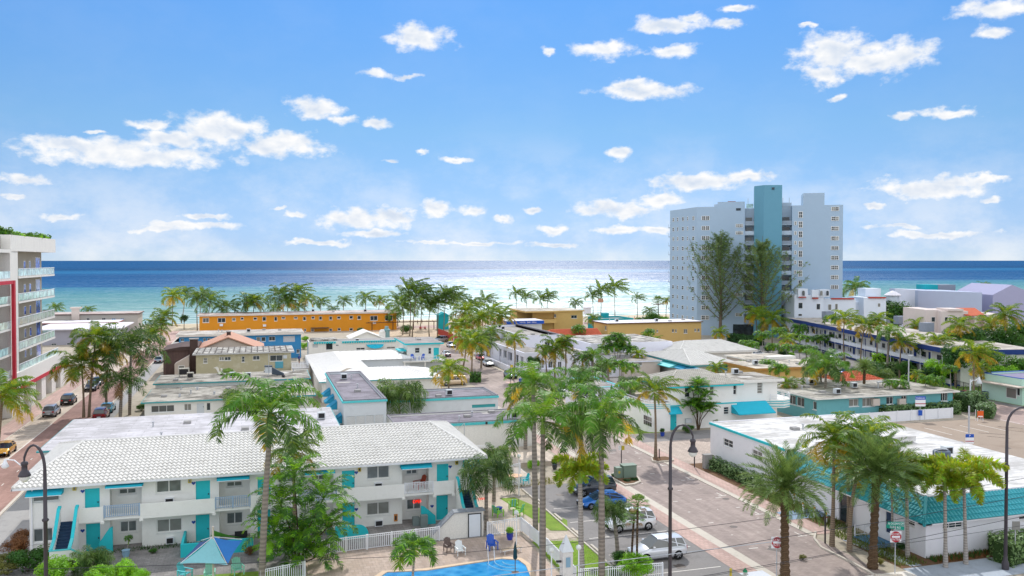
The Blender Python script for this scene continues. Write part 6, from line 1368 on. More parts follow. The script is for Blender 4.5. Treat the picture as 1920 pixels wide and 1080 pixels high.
def palm(kind, cx, cy, bx, by, rpx, label, cat='palm', group=None, lod=1., base=None, curve=None, name=None, fat=1.):
    NP[0] += 1; random.seed(NP[0]*13)
    s, t = base or G(bx, by); D = depth(s, t)
    X = (cx-960)/F_*D; z = H_-(cy-488)/F_*D; cs, ct = CF(X, D); R = rpx/F_*D
    nm = name or dict(royal='royal_palm', royaldark='royal_palm', date='date_palm', fox='foxtail_palm', adonidia='christmas_palm', queen='queen_palm', areca='areca_palm', fan='fan_palm').get(kind, 'coconut_palm')
    T = Thing(nm, label, cat, s, t, 0, 0, group, glob=False)
    h = max(.6, z-.05); dx, dy = cs-s, ct-t; r0, r1, r2 = [q*fat for q in PROF[kind]]; mb = MB(smooth=True)
    cv = curve if curve is not None else random.uniform(-.5, .5)*(1 if kind in ('coco', 'windy', 'far', 'farwindy') else .1)
    n = 9; pts = []; rr = []
    for i in range(n+1):
        f = i/n; b = math.sin(PI*f)*cv
        pts.append((dx*f**1.3+b*.7, dy*f**1.3, h*f)); rr.append(r0+(r1-r0)*min(1, f*3) if f < .33 else r1+(r2-r1)*(f-.33)/.67)
    if kind in ('date',):
        mb.smooth = False; pts2 = []; rr2 = []
        m_ = 30
        for i in range(m_+1):
            f = i/m_; pts2.append((dx*f, dy*f, h*f)); rr2.append((r0+(r1-r0)*min(1, f*4) if f < .8 else r1+(r2-r1)*(f-.8)*5)*(1.1 if i % 2 else .88))
        pts, rr = pts2, rr2
    mb.tube(pts, rr, BK[PBK[kind]], 9 if lod >= .9 else 6); T.part('trunk', mb)
    top = h
    if kind in ('royal', 'royaldark', 'fox', 'adonidia'):
        g = MB(smooth=True); L = .17*R+.5; g.tube([(dx, dy, h-.05), (dx, dy, h+L*.3), (dx, dy, h+L)], [r2*1.25, r2*1.15, r2*.55], SHAFT, 8); T.part('crownshaft', g); top = h+L*.8
    o = bpy.data.objects.new('crown', getcrown(kind, NP[0] % 3, lod)); C.objects.link(o); o.parent = T.o; o.location = (dx, dy, top)
    ang = random.uniform(-.4, .4) if kind in ('coco', 'windy', 'far', 'farwindy') else random.uniform(0, 6.28)
    o.rotation_euler = (0, 0, ang); R *= dict(royal=1.25, royaldark=1.25, coco=1.25, windy=1.22, far=1.5, farwindy=1.4, queen=1.15, fox=1.38, adonidia=1.2).get(kind, 1.05); o.scale = (R, R, R*random.uniform(.88, 1.05)); o.rotation_euler[0] = random.uniform(-.1, .1); o.rotation_euler[1] = random.uniform(-.1, .1); return T
def cluster(cx, by, stems, rpx, label, kind='areca', name='areca_palm', base=None, lod=.8, D=None):
    """stems: (x,y) crown pixels; all rise from one clump"""
    s, t = base or G(cx, by); D = depth(s, t); T = Thing(name, label, 'palm', s, t, 0, glob=False)
    for i, (px, py) in enumerate(stems):
        random.seed(i+int(cx)); X = (px-960)/F_*D; z = H_-(py-488)/F_*D; a, b = CF(X, D+random.uniform(-.6, .6)); dx, dy = a-s, b-t
        g = MB(smooth=True); g.tube([(dx*.08, dy*.08, 0), (dx*.3, dy*.3, z*.5), (dx, dy, z)], [.08, .06, .05], BK[PBK[kind]], 6); T.part('trunk', g)
        o = bpy.data.objects.new('crown', getcrown(kind, i % 3, lod)); C.objects.link(o); o.parent = T.o; o.location = (dx, dy, z); R = rpx/F_*D; o.scale = (R,)*3; o.rotation_euler = (0, 0, i*1.3)
    return T
# leafy crowns ------------------------------------------------------------------
def leafball(mb, c, r, n, ls, m, squash=1.):
    for k in range(n):
        v = Vector((random.gauss(0, 1), random.gauss(0, 1), random.gauss(0, 1))).normalized(); rr = r*random.uniform(.72, 1.08)
        p = c+Vector((v.x*rr, v.y*rr, v.z*rr*squash)); q = (v+Vector((random.uniform(-.8, .8), random.uniform(-.8, .8), random.uniform(-.3, 1)))).normalized()
        a = q.orthogonal().normalized(); a.rotate(Matrix.Rotation(random.uniform(0, 6.28), 3, q)); b = q.cross(a); l = ls*random.uniform(.7, 1.3)
        mb.face([p-a*l, p+b*l*.55, p+a*l, p-b*l*.55], m)
TREE = {}
def treecrown(kind, var):
    k = (kind, var)
    if k in TREE: return TREE[k]
    random.seed(var*31+5); mb = MB(); m = LF[kind]
    for i in range(26):
        v = Vector((random.gauss(0, 1), random.gauss(0, 1), random.gauss(0, .8))).normalized()*random.uniform(.35, .78); v.z *= .75
        leafball(mb, v, random.uniform(.2, .36), 170, .05, m)
    TREE[k] = mb.mesh('crown'); return TREE[k]
def tree(cx, cy, by, rpx, label, kind='broad', squash=1., name='broadleaf_tree', cat='tree', base=None, bx=None):
    NP[0] += 1; random.seed(NP[0]); s, t = base or G(bx or cx, by); D = depth(s, t); X = (cx-960)/F_*D; z = H_-(cy-488)/F_*D; R = rpx/F_*D; cs, ct = CF(X, D)
    T = Thing(name, label, cat, s, t, 0, glob=False); dx, dy = cs-s, ct-t
    g = MB(smooth=True); g.tube([(0, 0, 0), (dx*.3, dy*.3, z*.4), (dx, dy, z)], [R*.07+.04, R*.05+.03, R*.03], BK['wood'], 7)
    for i in range(7): a = i*2.4; g.tube([(dx*.5, dy*.5, z*.55), (dx+R*.35*math.cos(a), dy+R*.35*math.sin(a), z+R*.1), (dx+R*.6*math.cos(a), dy+R*.6*math.sin(a), z+R*.3*math.sin(i))], [R*.03+.02, R*.02+.01, .01], BK['wood'], 5)
    T.part('trunk', g)
    o = bpy.data.objects.new('crown', treecrown(kind, NP[0] % 3)); C.objects.link(o); o.parent = T.o; o.location = (dx, dy, max(z, R*.55)); o.scale = (R, R, R*squash); o.rotation_euler = (0, 0, random.uniform(0, 6)); return T
def bush(px, by, rpx, label, kind='broad', squash=.8, name='shrub'):
    s, t = G(px, by); D = depth(s, t); R = rpx/F_*D; NP[0] += 1; random.seed(NP[0]); T = Thing(name, label, 'shrub', s, t, 0, glob=False)
    o = bpy.data.objects.new('foliage', treecrown(kind, NP[0] % 3)); C.objects.link(o); o.parent = T.o; o.location = (0, 0, R*squash*.8); o.scale = (R, R, R*squash); o.rotation_euler = (0, 0, random.uniform(0, 6))
    g = MB(); 
    for i in range(5): a = i*1.26; g.tube([(0, 0, 0), (R*.4*math.cos(a), R*.4*math.sin(a), R*squash*.7)], [.04, .015], BK['wood'], 5)
    T.part('stem', g); return T
def hedge(pts, w, h, label, kind='hedge', dens=42, ls=.12, name='hedge', rough=.12):
    """clipped hedge along a polyline"""
    NP[0] += 1; random.seed(NP[0]); T = Thing(name, label, 'hedge', pts[0][0], pts[0][1], 0); mb = MB(); core = MB(); m = LF[kind]
    for (a, b) in zip(pts, pts[1:]):
        A_, B_ = Vector(a), Vector(b); L = (B_-A_).length; d = (B_-A_)/L; n = Vector((-d.y, d.x)); q = [A_-n*w*.38, B_-n*w*.38, B_+n*w*.38, A_+n*w*.38]; core.prism([tuple(v) for v in q], 0, h*.86, CORE)
        N = int(dens*L*(h*2+w)+dens*w*h*2)
        for k in range(N):
            x = random.uniform(-.1, L+.1); r = random.random()*(2*h+w)
            if r < h: y, z, nv = -w/2, r, Vector((-n.x, -n.y, .2))
            elif r < 2*h: y, z, nv = w/2, r-h, Vector((n.x, n.y, .2))
            else: y, z, nv = r-2*h-w/2, h, Vector((0, 0, 1))
            if random.random() < w/(L*2+w): x = random.choice((0, L)); y = random.uniform(-w/2, w/2); z = random.uniform(0, h)
            bmp = rough*(1+2*noise.noise(Vector((x*.9+a[0], y*1.3, z*1.3)))); ctr = Vector((A_.x+d.x*x+n.x*y, A_.y+d.y*x+n.y*y, z)); inw = Vector((A_.x+d.x*x, A_.y+d.y*x, h*.5))-ctr; ctr += inw.normalized()*(random.uniform(-.03, .22)*rough*6-bmp)
            ctr.z = max(.04, ctr.z); qn = (nv+Vector((random.uniform(-.9, .9), random.uniform(-.9, .9), random.uniform(-.4, .9)))).normalized(); u = qn.orthogonal().normalized(); u.rotate(Matrix.Rotation(random.uniform(0, 6.28), 3, qn)); v = qn.cross(u); l = ls*random.uniform(.6, 1.3)
            mb.face([ctr-u*l, ctr+v*l*.6, ctr+u*l, ctr-v*l*.6], m)
    T.part('stems', core); T.part('foliage', mb); return T
# ---- foreground palms -----------------------------------------------------------
palm('royal', 505, 800, 491, 1098, 100, 'tall royal palm with thick grey trunk in front of the tiled motel')
palm('coco', 545, 846, 549, 1020, 52, 'small coconut palm half hidden behind the tall motel royal palm, golden hanging frond', lod=.8)
cluster(560, 1066, [(548, 900), (604, 938), (522, 950), (612, 992), (508, 1005), (560, 1012), (535, 1048), (590, 1046)], 70, 'dense clump of bushy green palms at the foot of the tall royal palm', 'clump', 'feathery_palm_clump', lod=1.)
palm('queen', 912, 890, 912, 993, 58, 'feathery queen palm beside the right end of the tiled motel')
palm('queen', 926, 858, 926, 940, 34, 'smaller feathery palm crown behind the right end of the motel roof', lod=.7)
palm('royal', 1018, 812, 1017, 1088, 80, 'royal palm with dark slim trunk, left of the pair beside the car park', curve=0)
palm('royal', 1000, 738, 1004, 1012, 56, 'tall royal palm with smooth pale grey trunk close behind the dark-trunked one', curve=0)
palm('royal', 1088, 742, 1090, 900, 56, 'bright green royal palm standing behind the parked cars, between the two big ones', curve=0)
palm('royal', 1128, 800, 1128, 1095, 76, 'thick-trunked royal palm rising from the lawn right of the concrete pole', curve=0)
palm('queen', 1106, 800, 1120, 905, 60, 'drooping palm whose brown skirt hangs beside the street island', lod=.8)
palm('fox', 1088, 905, 1090, 1088, 50, 'shaggy palm with ragged skirt directly in front of the parked blue car', fat=1.5)
palm('queen', 1150, 960, 1158, 1040, 36, 'low feathery palm in front of the upper white parked car', lod=.8)
palm('fan', 1197, 948, 1194, 1072, 27, 'slender fan palm, right-hand stem of the pair beside the white parked cars', fat=.5)
palm('fan', 1190, 975, 1184, 1064, 25, 'slender fan palm, left-hand lower stem of the pair beside the white parked cars', fat=.5)
palm('adonidia', 775, 1052, 772, 1125, 50, 'bright green low palm clump in front of the swimming pool')
palm('windy', 1228, 735, 1229, 862, 50, 'windblown yellow-green coconut palm in the small planter on the one-way street', curve=.1)
palm('date', 1474, 915, 1472, 1088, 88, 'large date palm with shaggy trunk standing alone left of the corner shop')
palm('date', 1647, 890, 1636, 1066, 92, 'large date palm with shaggy trunk in the corner bed before the shop mansard')
palm('coco', 1566, 822, 1560, 1024, 66, 'coconut palm with thick flared base, leftmost of the trio at the corner kerb', curve=.1)
palm('coco', 1624, 828, 1593, 1034, 70, 'coconut palm with trunk leaning to the right between the two date palms', curve=-.4)
palm('coco', 1592, 872, 1592, 988, 46, 'shorter coconut palm close to the shop wall behind the flared-base palm', curve=0)
palm('fox', 1704, 900, 1702, 1046, 60, 'foxtail palm nearest the shop door, left of the three before the turquoise mansard')
palm('fox', 1776, 920, 1773, 1064, 62, 'foxtail palm in the middle of the three before the turquoise mansard')
palm('fox', 1812, 915, 1811, 1058, 66, 'foxtail palm on the right of the three before the turquoise mansard, fronds spilling right')
palm('adonidia', 1676, 912, 1673, 1030, 34, 'slim young palm between the big date palm and the shop door')
# ---- left street palms -----------------------------------------------------------
palm('coco', 151, 686, 157, 783, 56, 'coconut palm with orange hanging fronds beside the red street, left of the palm group', curve=.1)
palm('coco', 178, 634, 167, 782, 44, 'tall bright coconut palm rising above the orange-fronded one on the left street', curve=0)
palm('royaldark', 244, 664, 243, 778, 66, 'dark royal palm with grey trunk on the right of the left street palm group')
palm('royaldark', 226, 728, 225, 790, 46, 'low dark palm crown beneath the dark royal palm on the left street')
palm('coco', 205, 655, 200, 770, 40, 'coconut palm squeezed between the bright one and the dark royal palm', lod=.8)
palm('coco', 2, 742, -8, 900, 58, 'windblown green palm cut off by the left edge of the picture')
palm('coco', 294, 615, 288, 662, 26, 'yellow-green coconut palm, left front of the trio before the beach road', lod=.6)
palm('coco', 306, 594, 300, 660, 26, 'yellow-green coconut palm, tallest of the trio before the beach road', lod=.6)
palm('coco', 281, 628, 276, 672, 24, 'low yellow-green palm, nearest of the palms before the beach road', lod=.6)
palm('fan', 425, 708, 425, 748, 24, 'stubby fan palm between the two beige flat roofs')
palm('queen', 452, 752, 455, 790, 42, 'feathery green palm just behind the motel roof, left of the tall royal palm')
palm('queen', 747, 745, 749, 803, 54, 'feathery queen palm in front of the grey-roofed two-storey block')
palm('coco', 841, 694, 840, 766, 38, 'coconut palm on the grey roof row beside the beige van', lod=.8, curve=.1)
palm('coco', 885, 642, 884, 706, 34, 'coconut palm at the clipped round hedge on the far street', lod=.7, curve=.1)
# ---- row before the orange building ------------------------------------------------
ordn = ['first', 'second', 'third', 'fourth', 'fifth', 'sixth', 'seventh', 'eighth', 'ninth', 'tenth', 'eleventh', 'twelfth', 'thirteenth', 'fourteenth']
row = [(324, 556, 323, 612, 24, 'coco'), (347, 549, 340, 606, 16, 'far'), (369, 561, 370, 620, 20, 'far'), (379, 553, 376, 612, 18, 'far'), (394, 566, 392, 620, 24, 'far'), (425, 578, 423, 620, 22, 'far'), (464, 568, 465, 620, 24, 'far'), (476, 565, 471, 620, 22, 'coco'), (524, 556, 516, 616, 27, 'far'), (540, 568, 540, 616, 20, 'coco'), (556, 550, 550, 616, 27, 'far')]
for i, (a, b, c, d, r, k) in enumerate(row): palm(k, a, b, c, d, r, 'coconut palm, %s from the left in the row standing against the orange building' % ordn[i], lod=.6, group='palms along the orange building')
row = [(574, 561, 571, 606, 17, 'coco'), (559, 576, 556, 606, 14, 'far'), (602, 567, 599, 606, 16, 'far'), (512, 580, 510, 606, 13, 'far'), (624, 581, 623, 606, 11, 'far'), (645, 565, 642, 607, 14, 'far'), (685, 560, 683, 606, 17, 'far'), (712, 564, 710, 606, 15, 'coco')]
row.sort()
for i, (a, b, c, d, r, k) in enumerate(row): palm(k, a, b, c, d, r, 'beach palm behind the orange roof, %s from the left' % ordn[i], lod=.5, group='palms on the beach behind the orange building')
for a, b, c, d, r, l in ((103, 578, 103, 604, 14, 'beach palm just right of the hotel balconies'), (165, 582, 165, 603, 12, 'small beach palm behind the grey beach house')): palm('far', a, b, c, d, r, l, lod=.5)
# ---- grove at the end of the street ----------------------------------------------
row = [(748, 570, 746, 612, 24, 'far'), (755, 578, 755, 628, 24, 'far'), (768, 549, 768, 630, 34, 'farwindy'), (781, 556, 773, 632, 34, 'farwindy'), (790, 570, 788, 618, 24, 'far'), (807, 576, 805, 632, 24, 'farwindy'), (822, 566, 820, 632, 30, 'farwindy'), (836, 556, 832, 632, 32, 'farwindy'), (858, 562, 850, 615, 20, 'far'), (872, 586, 868, 640, 32, 'coco'), (884, 574, 880, 618, 24, 'farwindy'), (898, 598, 893, 650, 34, 'coco'), (910, 566, 905, 612, 20, 'farwindy'), (922, 586, 918, 640, 28, 'coco')]
for i, (a, b, c, d, r, k) in enumerate(row): palm(k, a, b, c, d, r, 'windblown palm, %s from the left in the grove at the sea end of the street' % ordn[i], lod=.6, group='grove at the end of the street')
palm('coco', 942, 592, 936, 646, 26, 'palm at the right end of the street-end grove, by the turquoise tiled hut', lod=.6)
palm('coco', 872, 636, 868, 690, 28, 'leaning palm on the far street kerb beside the parked red car', lod=.7, curve=.5)
row = [(967, 552, 966, 603, 19, 'farwindy', 'first'), (986, 558, 988, 600, 15, 'farwindy', 'second'), (1014, 562, 1016, 598, 20, 'farwindy', 'third'), (1028, 556, 1027, 598, 17, 'farwindy', 'fourth'), (1080, 568, 1080, 598, 13, 'far', 'fifth'), (1110, 556, 1112, 596, 18, 'farwindy', 'sixth'), (1126, 547, 1126, 596, 25, 'farwindy', 'seventh'), (1152, 541, 1153, 598, 24, 'farwindy', 'eighth'), (1218, 584, 1217, 606, 13, 'far', 'ninth'), (1234, 566, 1235, 604, 15, 'fan', 'tenth'), (1251, 563, 1249, 604, 11, 'coco', 'eleventh')]
for a, b, c, d, r, k, o_ in row: palm(k, a, b, c, d, r, 'sea-front palm, %s from the left between the street grove and the blue tower' % o_, lod=.5, group='sea-front palms', name='coconut_palm')
# ---- deco block and middle ---------------------------------------------------------
palm('coco', 964, 636, 962, 712, 24, 'coconut palm in the kerb planter in front of the deco colonnade', lod=.7)
palm('coco', 1042, 654, 1040, 713, 34, 'golden-fronded coconut palm, fullest in front of the deco building wall', lod=.8)
palm('windy', 1022, 662, 1025, 712, 26, 'golden coconut palm leaning left of the fullest one by the deco wall', lod=.8)
palm('royaldark', 1092, 679, 1095, 716, 24, 'dark royal palm behind the white garden wall, left of two', lod=.7)
palm('royal', 1112, 676, 1112, 718, 25, 'bright royal palm behind the white garden wall, right of two', lod=.7)
palm('queen', 1130, 690, 1130, 712, 20, 'grey-green bushy palm at the right end of the white garden wall', lod=.7)
cluster(1158, 697, [(1135, 655), (1143, 638), (1158, 632), (1170, 640), (1183, 656), (1150, 650), (1168, 652)], 20, 'fan-shaped clump of many curving stems beside the small lavender annex', 'adonidia', 'clustering_palm')
palm('adonidia', 1162, 692, 1162, 742, 22, 'palm with thin trunk in front of the small lavender store', lod=.8)
palm('adonidia', 1184, 696, 1184, 735, 18, 'second thin palm just right of the lavender store', lod=.8)
cluster(1182, 775, [(1176, 745), (1190, 735), (1180, 765), (1168, 755), (1196, 756)], 22, 'dark leafy palm clump at the left wall of the two-storey corner house')
cluster(1309, 806, [(1300, 735), (1312, 725), (1322, 745), (1308, 760), (1333, 770), (1295, 765), (1318, 775)], 26, 'tall areca clump growing against the white corner house wall')
palm('adonidia', 1213, 632, 1213, 658, 12, 'thin palm against the long tan building, left of two', lod=.6)
palm('adonidia', 1219, 627, 1220, 660, 12, 'thin palm against the long tan building, right of two', lod=.6)
palm('royal', 1550, 700, 1547, 772, 46, 'tall royal palm in front of the teal-walled motel')
palm('queen', 1540, 688, 1541, 758, 34, 'dark feathery palm crown mingling with the tall royal palm by the teal-walled motel', lod=.7)
for i, (a, b, c, d, r, k) in enumerate([(1623, 690, 1618, 762, 22, 'date'), (1598, 730, 1598, 768, 16, 'fan'), (1670, 725, 1670, 774, 14, 'adonidia'), (1691, 728, 1691, 772, 17, 'adonidia'), (1737, 718, 1736, 768, 15, 'adonidia'), (1757, 721, 1757, 766, 18, 'adonidia'), (1784, 699, 1783, 763, 16, 'adonidia')]):
    palm(k, a, b, c, d, r, ['pale tufted palm on a tall dark stem before the teal-walled motel', 'low fan palm before the left wing of the teal-walled motel', 'slim young palm by the left air conditioner of the teal-walled motel', 'slim young palm left of the second blue parking sign', 'slim young palm right of the second blue parking sign', 'slim bushy palm before the right half of the teal-walled motel', 'slim palm with bare dark stem beside the parked red car'][i], lod=.7, fat=.8, group='young palms along the hedge' if k == 'adonidia' else None)
# ---- palms before the navy motel and the tower ---------------------------------------
P_ = [('coco', 1290, 584, 1288, 612, 20, 'bright coconut palm before the tower base, left of two'), ('coco', 1314, 577, 1312, 614, 24, 'bright coconut palm before the tower base, right of two'),
 ('coco', 1418, 590, 1417, 642, 26, 'coconut palm with golden fronds, left of the pair before the turquoise shaft'), ('coco', 1450, 600, 1448, 648, 30, 'coconut palm with golden fronds, right of the pair before the turquoise shaft'),
 ('royal', 1604, 546, 1604, 592, 26, 'dark royal palm standing before the mission-style building'), ('far', 1624, 572, 1623, 605, 20, 'dark green palm right of the mission-style building palm'), ('coco', 1709, 557, 1708, 592, 13, 'small golden palm left of the windowless blue-grey block'),
 ('windy', 1584, 598, 1584, 682, 30, 'windblown palm before the navy motel, first of the tall row'), ('windy', 1622, 612, 1614, 692, 34, 'windblown palm with orange fronds before the navy motel, second of the tall row'),
 ('royal', 1668, 632, 1663, 706, 26, 'bright royal palm before the navy motel, third of the tall row'), ('windy', 1692, 642, 1687, 709, 28, 'windblown palm, fourth of the tall row by the clipped hedges'), ('windy', 1738, 650, 1740, 700, 42, 'broad windblown palm with pale thick trunk above the clipped hedges'),
 ('windy', 1829, 664, 1826, 752, 40, 'windblown palm with orange hanging fronds beside the fence lamp'), ('coco', 1860, 612, 1862, 680, 34, 'tall palm behind the orange-fronded one near the fence'), 
 ('coco', 1826, 572, 1824, 622, 30, 'tall coconut palm before the pink-beige house, left of two'), ('coco', 1856, 566, 1852, 625, 36, 'tall coconut palm before the pink-beige house, right of two'), ('fan', 1878, 700, 1878, 732, 18, 'fan palm left of the mint building'),
 ('far', 1845, 538, 1842, 560, 12, 'distant palm behind the windowless block'), ('coco', 1720, 702, 1720, 728, 14, 'small drooping palm by the round speed sign at the hedge', ), ('queen', 1650, 708, 1650, 735, 30, 'silvery feathery palm behind the teal-walled motel roof')]
for k, a, b, c, d, r, l in P_: palm(k, a, b, c, d, r, l, lod=.7)
row = [(1425, 648), (1440, 652), (1465, 656), (1490, 660), (1515, 664), (1532, 640), (1545, 636), (1558, 634)]
for i, (x, y) in enumerate([(1412, 652), (1450, 655), (1476, 657), (1500, 659), (1522, 660), (1538, 640), (1562, 640), (1598, 646), (1612, 650), (1490, 636), (1512, 640)]):
    palm('adonidia', x, y, x, y+22, 15, 'short bushy palm, number %s of the low row in front of the navy motel' % ['one', 'two', 'three', 'four', 'five', 'six', 'seven', 'eight', 'nine', 'ten', 'eleven'][i], lod=.6, group='short palms before the navy motel')
# ---- broadleaf trees and shrubs -------------------------------------------------------
tree(1684, 584, 630, 36, 'large round green tree between the mission building and the blue-grey block', 'broad')
for cx, cy, by, r, k, l in ((1790, 640, 690, 34, 'broad2', 'dense dark tree left of the wind-bent palm at the right'), (1818, 615, 660, 28, 'broad', 'green tree crown behind the pink-beige house palms'), (1905, 628, 690, 46, 'broad', 'big leafy tree filling the right edge above the mint building'), (1868, 655, 700, 36, 'broad2', 'dark tree beneath the tall palms at the right'), (1900, 583, 612, 22, 'broad2', 'dark bushy tree before the gabled grey wall'), (1760, 612, 660, 24, 'broad', 'light green tree behind the clipped hedges'), (1775, 668, 700, 26, 'olive', 'yellowish tree left of the orange-fronded palm'), (1850, 690, 722, 28, 'broad', 'bright green tree left of the fan palm'), (1895, 672, 715, 30, 'broad', 'leafy tree right behind the fan palm'), (1810, 690, 716, 24, 'lime', 'bright lime shrub-like tree beside the fence lamp'), (1745, 700, 722, 22, 'broad2', 'dark rounded tree behind the parking hedge'), (1280, 590, 614, 14, 'broad2', 'small dark tree at the left foot of the tower'), (1225, 598, 612, 20, 'broad', 'loose green tree left of the tower foot'), (1200, 602, 612, 14, 'broad', 'low green tree behind the long tan roof'), (1330, 655, 668, 8, 'broad2', 'small tree beside the blue-awning house'), (862, 612, 640, 22, 'broad2', 'dark tree behind the red-topped wall'), (925, 660, 672, 16, 'broad2', 'dark tree under the turquoise hut roof'), (1000, 676, 712, 15, 'broad2', 'dark shrubby tree at the deco building corner'), (345, 596, 618, 10, 'broad2', 'dark bush-like tree left of the orange building'), (1905, 570, 600, 8, 'broad2', 'little dark tree at the far right roofline')):
    tree(cx, cy, by, r, l, k)
B_ = [(52, 1072, 42, 'bright green shrub left of the near lamp post', 'broad'), (105, 1092, 42, 'green shrub wrapping the base of the left lamp post', 'lime'), (32, 1040, 30, 'reddish-brown shrub by the left motel corner', 'reddish'), (12, 1078, 34, 'olive shrub at the bottom left edge', 'olive'), (42, 1018, 22, 'tall reddish bush against the motel side wall', 'reddish'), (230, 1090, 34, 'bright lime shrub at the bottom, right of the silvery palm', 'lime'), (190, 1100, 34, 'lime shrub at the bottom between the lamp and silvery palm', 'lime'), (262, 1092, 22, 'low lime shrub right of the biggest lime shrub', 'lime'),
 (1165, 1060, 24, 'green shrub in front of the lower white car', 'broad'), (1195, 1085, 40, 'large lime green shrub bottom centre by the white car', 'lime'), (1205, 1050, 18, 'lime shrub against the front of the lower white car', 'lime'), (1155, 1085, 22, 'green shrub before the picket fence at the bottom', 'broad'),
 (286, 1038, 9, 'small leafy shrub by the motel wall', 'broad'), (983, 905, 12, 'bright shrub beside the patio steps', 'lime'), (1112, 1075, 10, 'leafy vine shrub on the pool fence corner', 'broad'), (1650, 775, 14, 'clump of shrubs at the left end of the long hedge', 'hedge'), (549, 765, 14, 'green courtyard shrub beside the beige roof', 'broad'), (870, 763, 12, 'spiky shrub on the edge of the grey roof row', 'areca'), (570, 655, 12, 'bright green shrub in the alley beside the blue building', 'lime'), (583, 682, 9, 'green creeper in the alley left of the metal roofs', 'broad'), (572, 640, 9, 'upper green creeper beside the blue building', 'lime'), (675, 623, 8, 'shrub beside the little gabled roof', 'broad'), (762, 625, 14, 'green bushes at the orange building corner', 'broad'), (320, 690, 14, 'green shrubs beside the shingled house', 'lime'), (310, 668, 10, 'dark shrub on the left street near the parked car', 'broad2'),
 (1505, 1050, 9, 'small flowering ground shrub at the corner kerb', 'olive'), (1730, 1040, 12, 'low green ground plants left of the middle foxtail palm', 'broad2'), (1290, 812, 14, 'leafy undergrowth at the foot of the areca clump', 'broad'), (1650, 1058, 10, 'dry undergrowth at the foot of the big corner date palm', 'olive'), (1690, 1030, 13, 'dark shrub under the stop-entry sign by the shop', 'broad2'), (1880, 740, 20, 'grey-green hedge shrub before the mint building', 'hedge'), (1905, 752, 20, 'blue-green shrub at the right edge before the mint building', 'hedge'), (1470, 1088, 12, 'ground shrub around the near date palm', 'olive'), (985, 705, 9, 'bush at the deco building entrance', 'broad')]
for px_, by, r, l, k in B_: bush(px_, by, r, l, k)
palm('queen', 168, 1055, 168, 1078, 40, 'silvery-green feathery dwarf palm in front of the left motel stairs')
palm('adonidia', 236, 1022, 236, 1040, 9, 'tiny potted palm by the motel flower bed', lod=.6, fat=.5)
hedge([G(1652, 786), G(1790, 775)], 2.2, 1.9, 'long grey-green hedge along the far side of the parking lot', dens=26, ls=.2)
hedge([G(1800, 772), G(1836, 765)], 2.6, 2.6, 'taller rounded end of the parking lot hedge beside the barricade', dens=24, ls=.2)
hedge([G(1845, 785), G(1852, 775)], 2.0, 1.7, 'small separate hedge clump right of the orange barricade', dens=24, ls=.2)
hedge([(49.3, 86.5), (49.3, 76.5)], 1.3, 1.2, 'long clipped hedge along the white shop side wall', dens=40, ls=.11)
hedge([(56.5, 54.0), (66, 53.9)], 1.3, 1.5, 'grey-green hedge under the shop front windows at right', dens=40, ls=.12)
hedge([G(1878, 1058), G(1930, 1045)], 1.8, 1.9, 'rounded grey-green hedge behind the right lamp post', dens=36, ls=.13)
hedge([G(882, 716), G(901, 716)], 2.4, 1.7, 'clipped box hedge on the far street island', 'broad', 26, .16)
for a, b, c, d, h, l in ((1640, 690, 1735, 690, 3., 'tall lime-topped clipped hedge behind the parking court'), (1660, 706, 1735, 700, 2.6, 'dark clipped hedge in front of the lime-topped one')): hedge([G(a, b), G(c, d)], 2.4, h, l, 'lime' if h == 3. else 'hedge', 14, .28)
hedge([G(1695, 715), G(1735, 722)], 1.5, 1.2, 'low bright hedge beside the driveway behind the teal-walled motel', 'lime', 16, .22)
hedge([G(1775, 720), G(1860, 722)], 2.5, 3.0, 'long bright hedge behind the black fence', 'broad', 14, .28)
hedge([G(1370, 640), G(1425, 648)], 2.5, 2.2, 'dark hedge at the foot of the blue tower', 'broad2', 14, .3)
for i, (cx, cy, by, r, k, l) in enumerate(((1765, 690, 722, 30, 'lime', 'bright lime tree behind the tall parking hedge end'), (1792, 668, 726, 34, 'broad2', 'dark green tree second row left of the fence lamp'), (1852, 668, 728, 34, 'broad', 'mid green tree right of the orange-fronded palm trunk'), (1885, 700, 732, 28, 'lime', 'lime tree directly left of the mint building'), (1912, 690, 730, 34, 'broad', 'green tree behind the mint building'), (1815, 640, 700, 34, 'broad', 'tall green tree hiding the end of the navy motel'), (1850, 632, 695, 32, 'broad2', 'tall dark tree hiding the end of the navy motel'), (1888, 640, 700, 36, 'broad', 'tall bright tree below the gabled wall'), (1918, 660, 705, 34, 'broad2', 'dark tall tree at the right edge'), (1742, 655, 705, 24, 'broad', 'green tree below the navy fascia'), (1700, 690, 712, 20, 'broad', 'small green tree between the clipped hedges'), (1560, 640, 660, 14, 'broad', 'small leafy tree in the navy motel court, left'), (1640, 690, 712, 24, 'broad2', 'dark bushy tree behind the orange hip roof'), (1600, 700, 722, 16, 'broad', 'green tree left of the orange hip roof palms'), (1512, 655, 672, 12, 'broad', 'round green tree before the navy motel court'), (1470, 662, 676, 12, 'broad2', 'round dark tree at the tiled annex'))): tree(cx, cy, by, r, l, k)
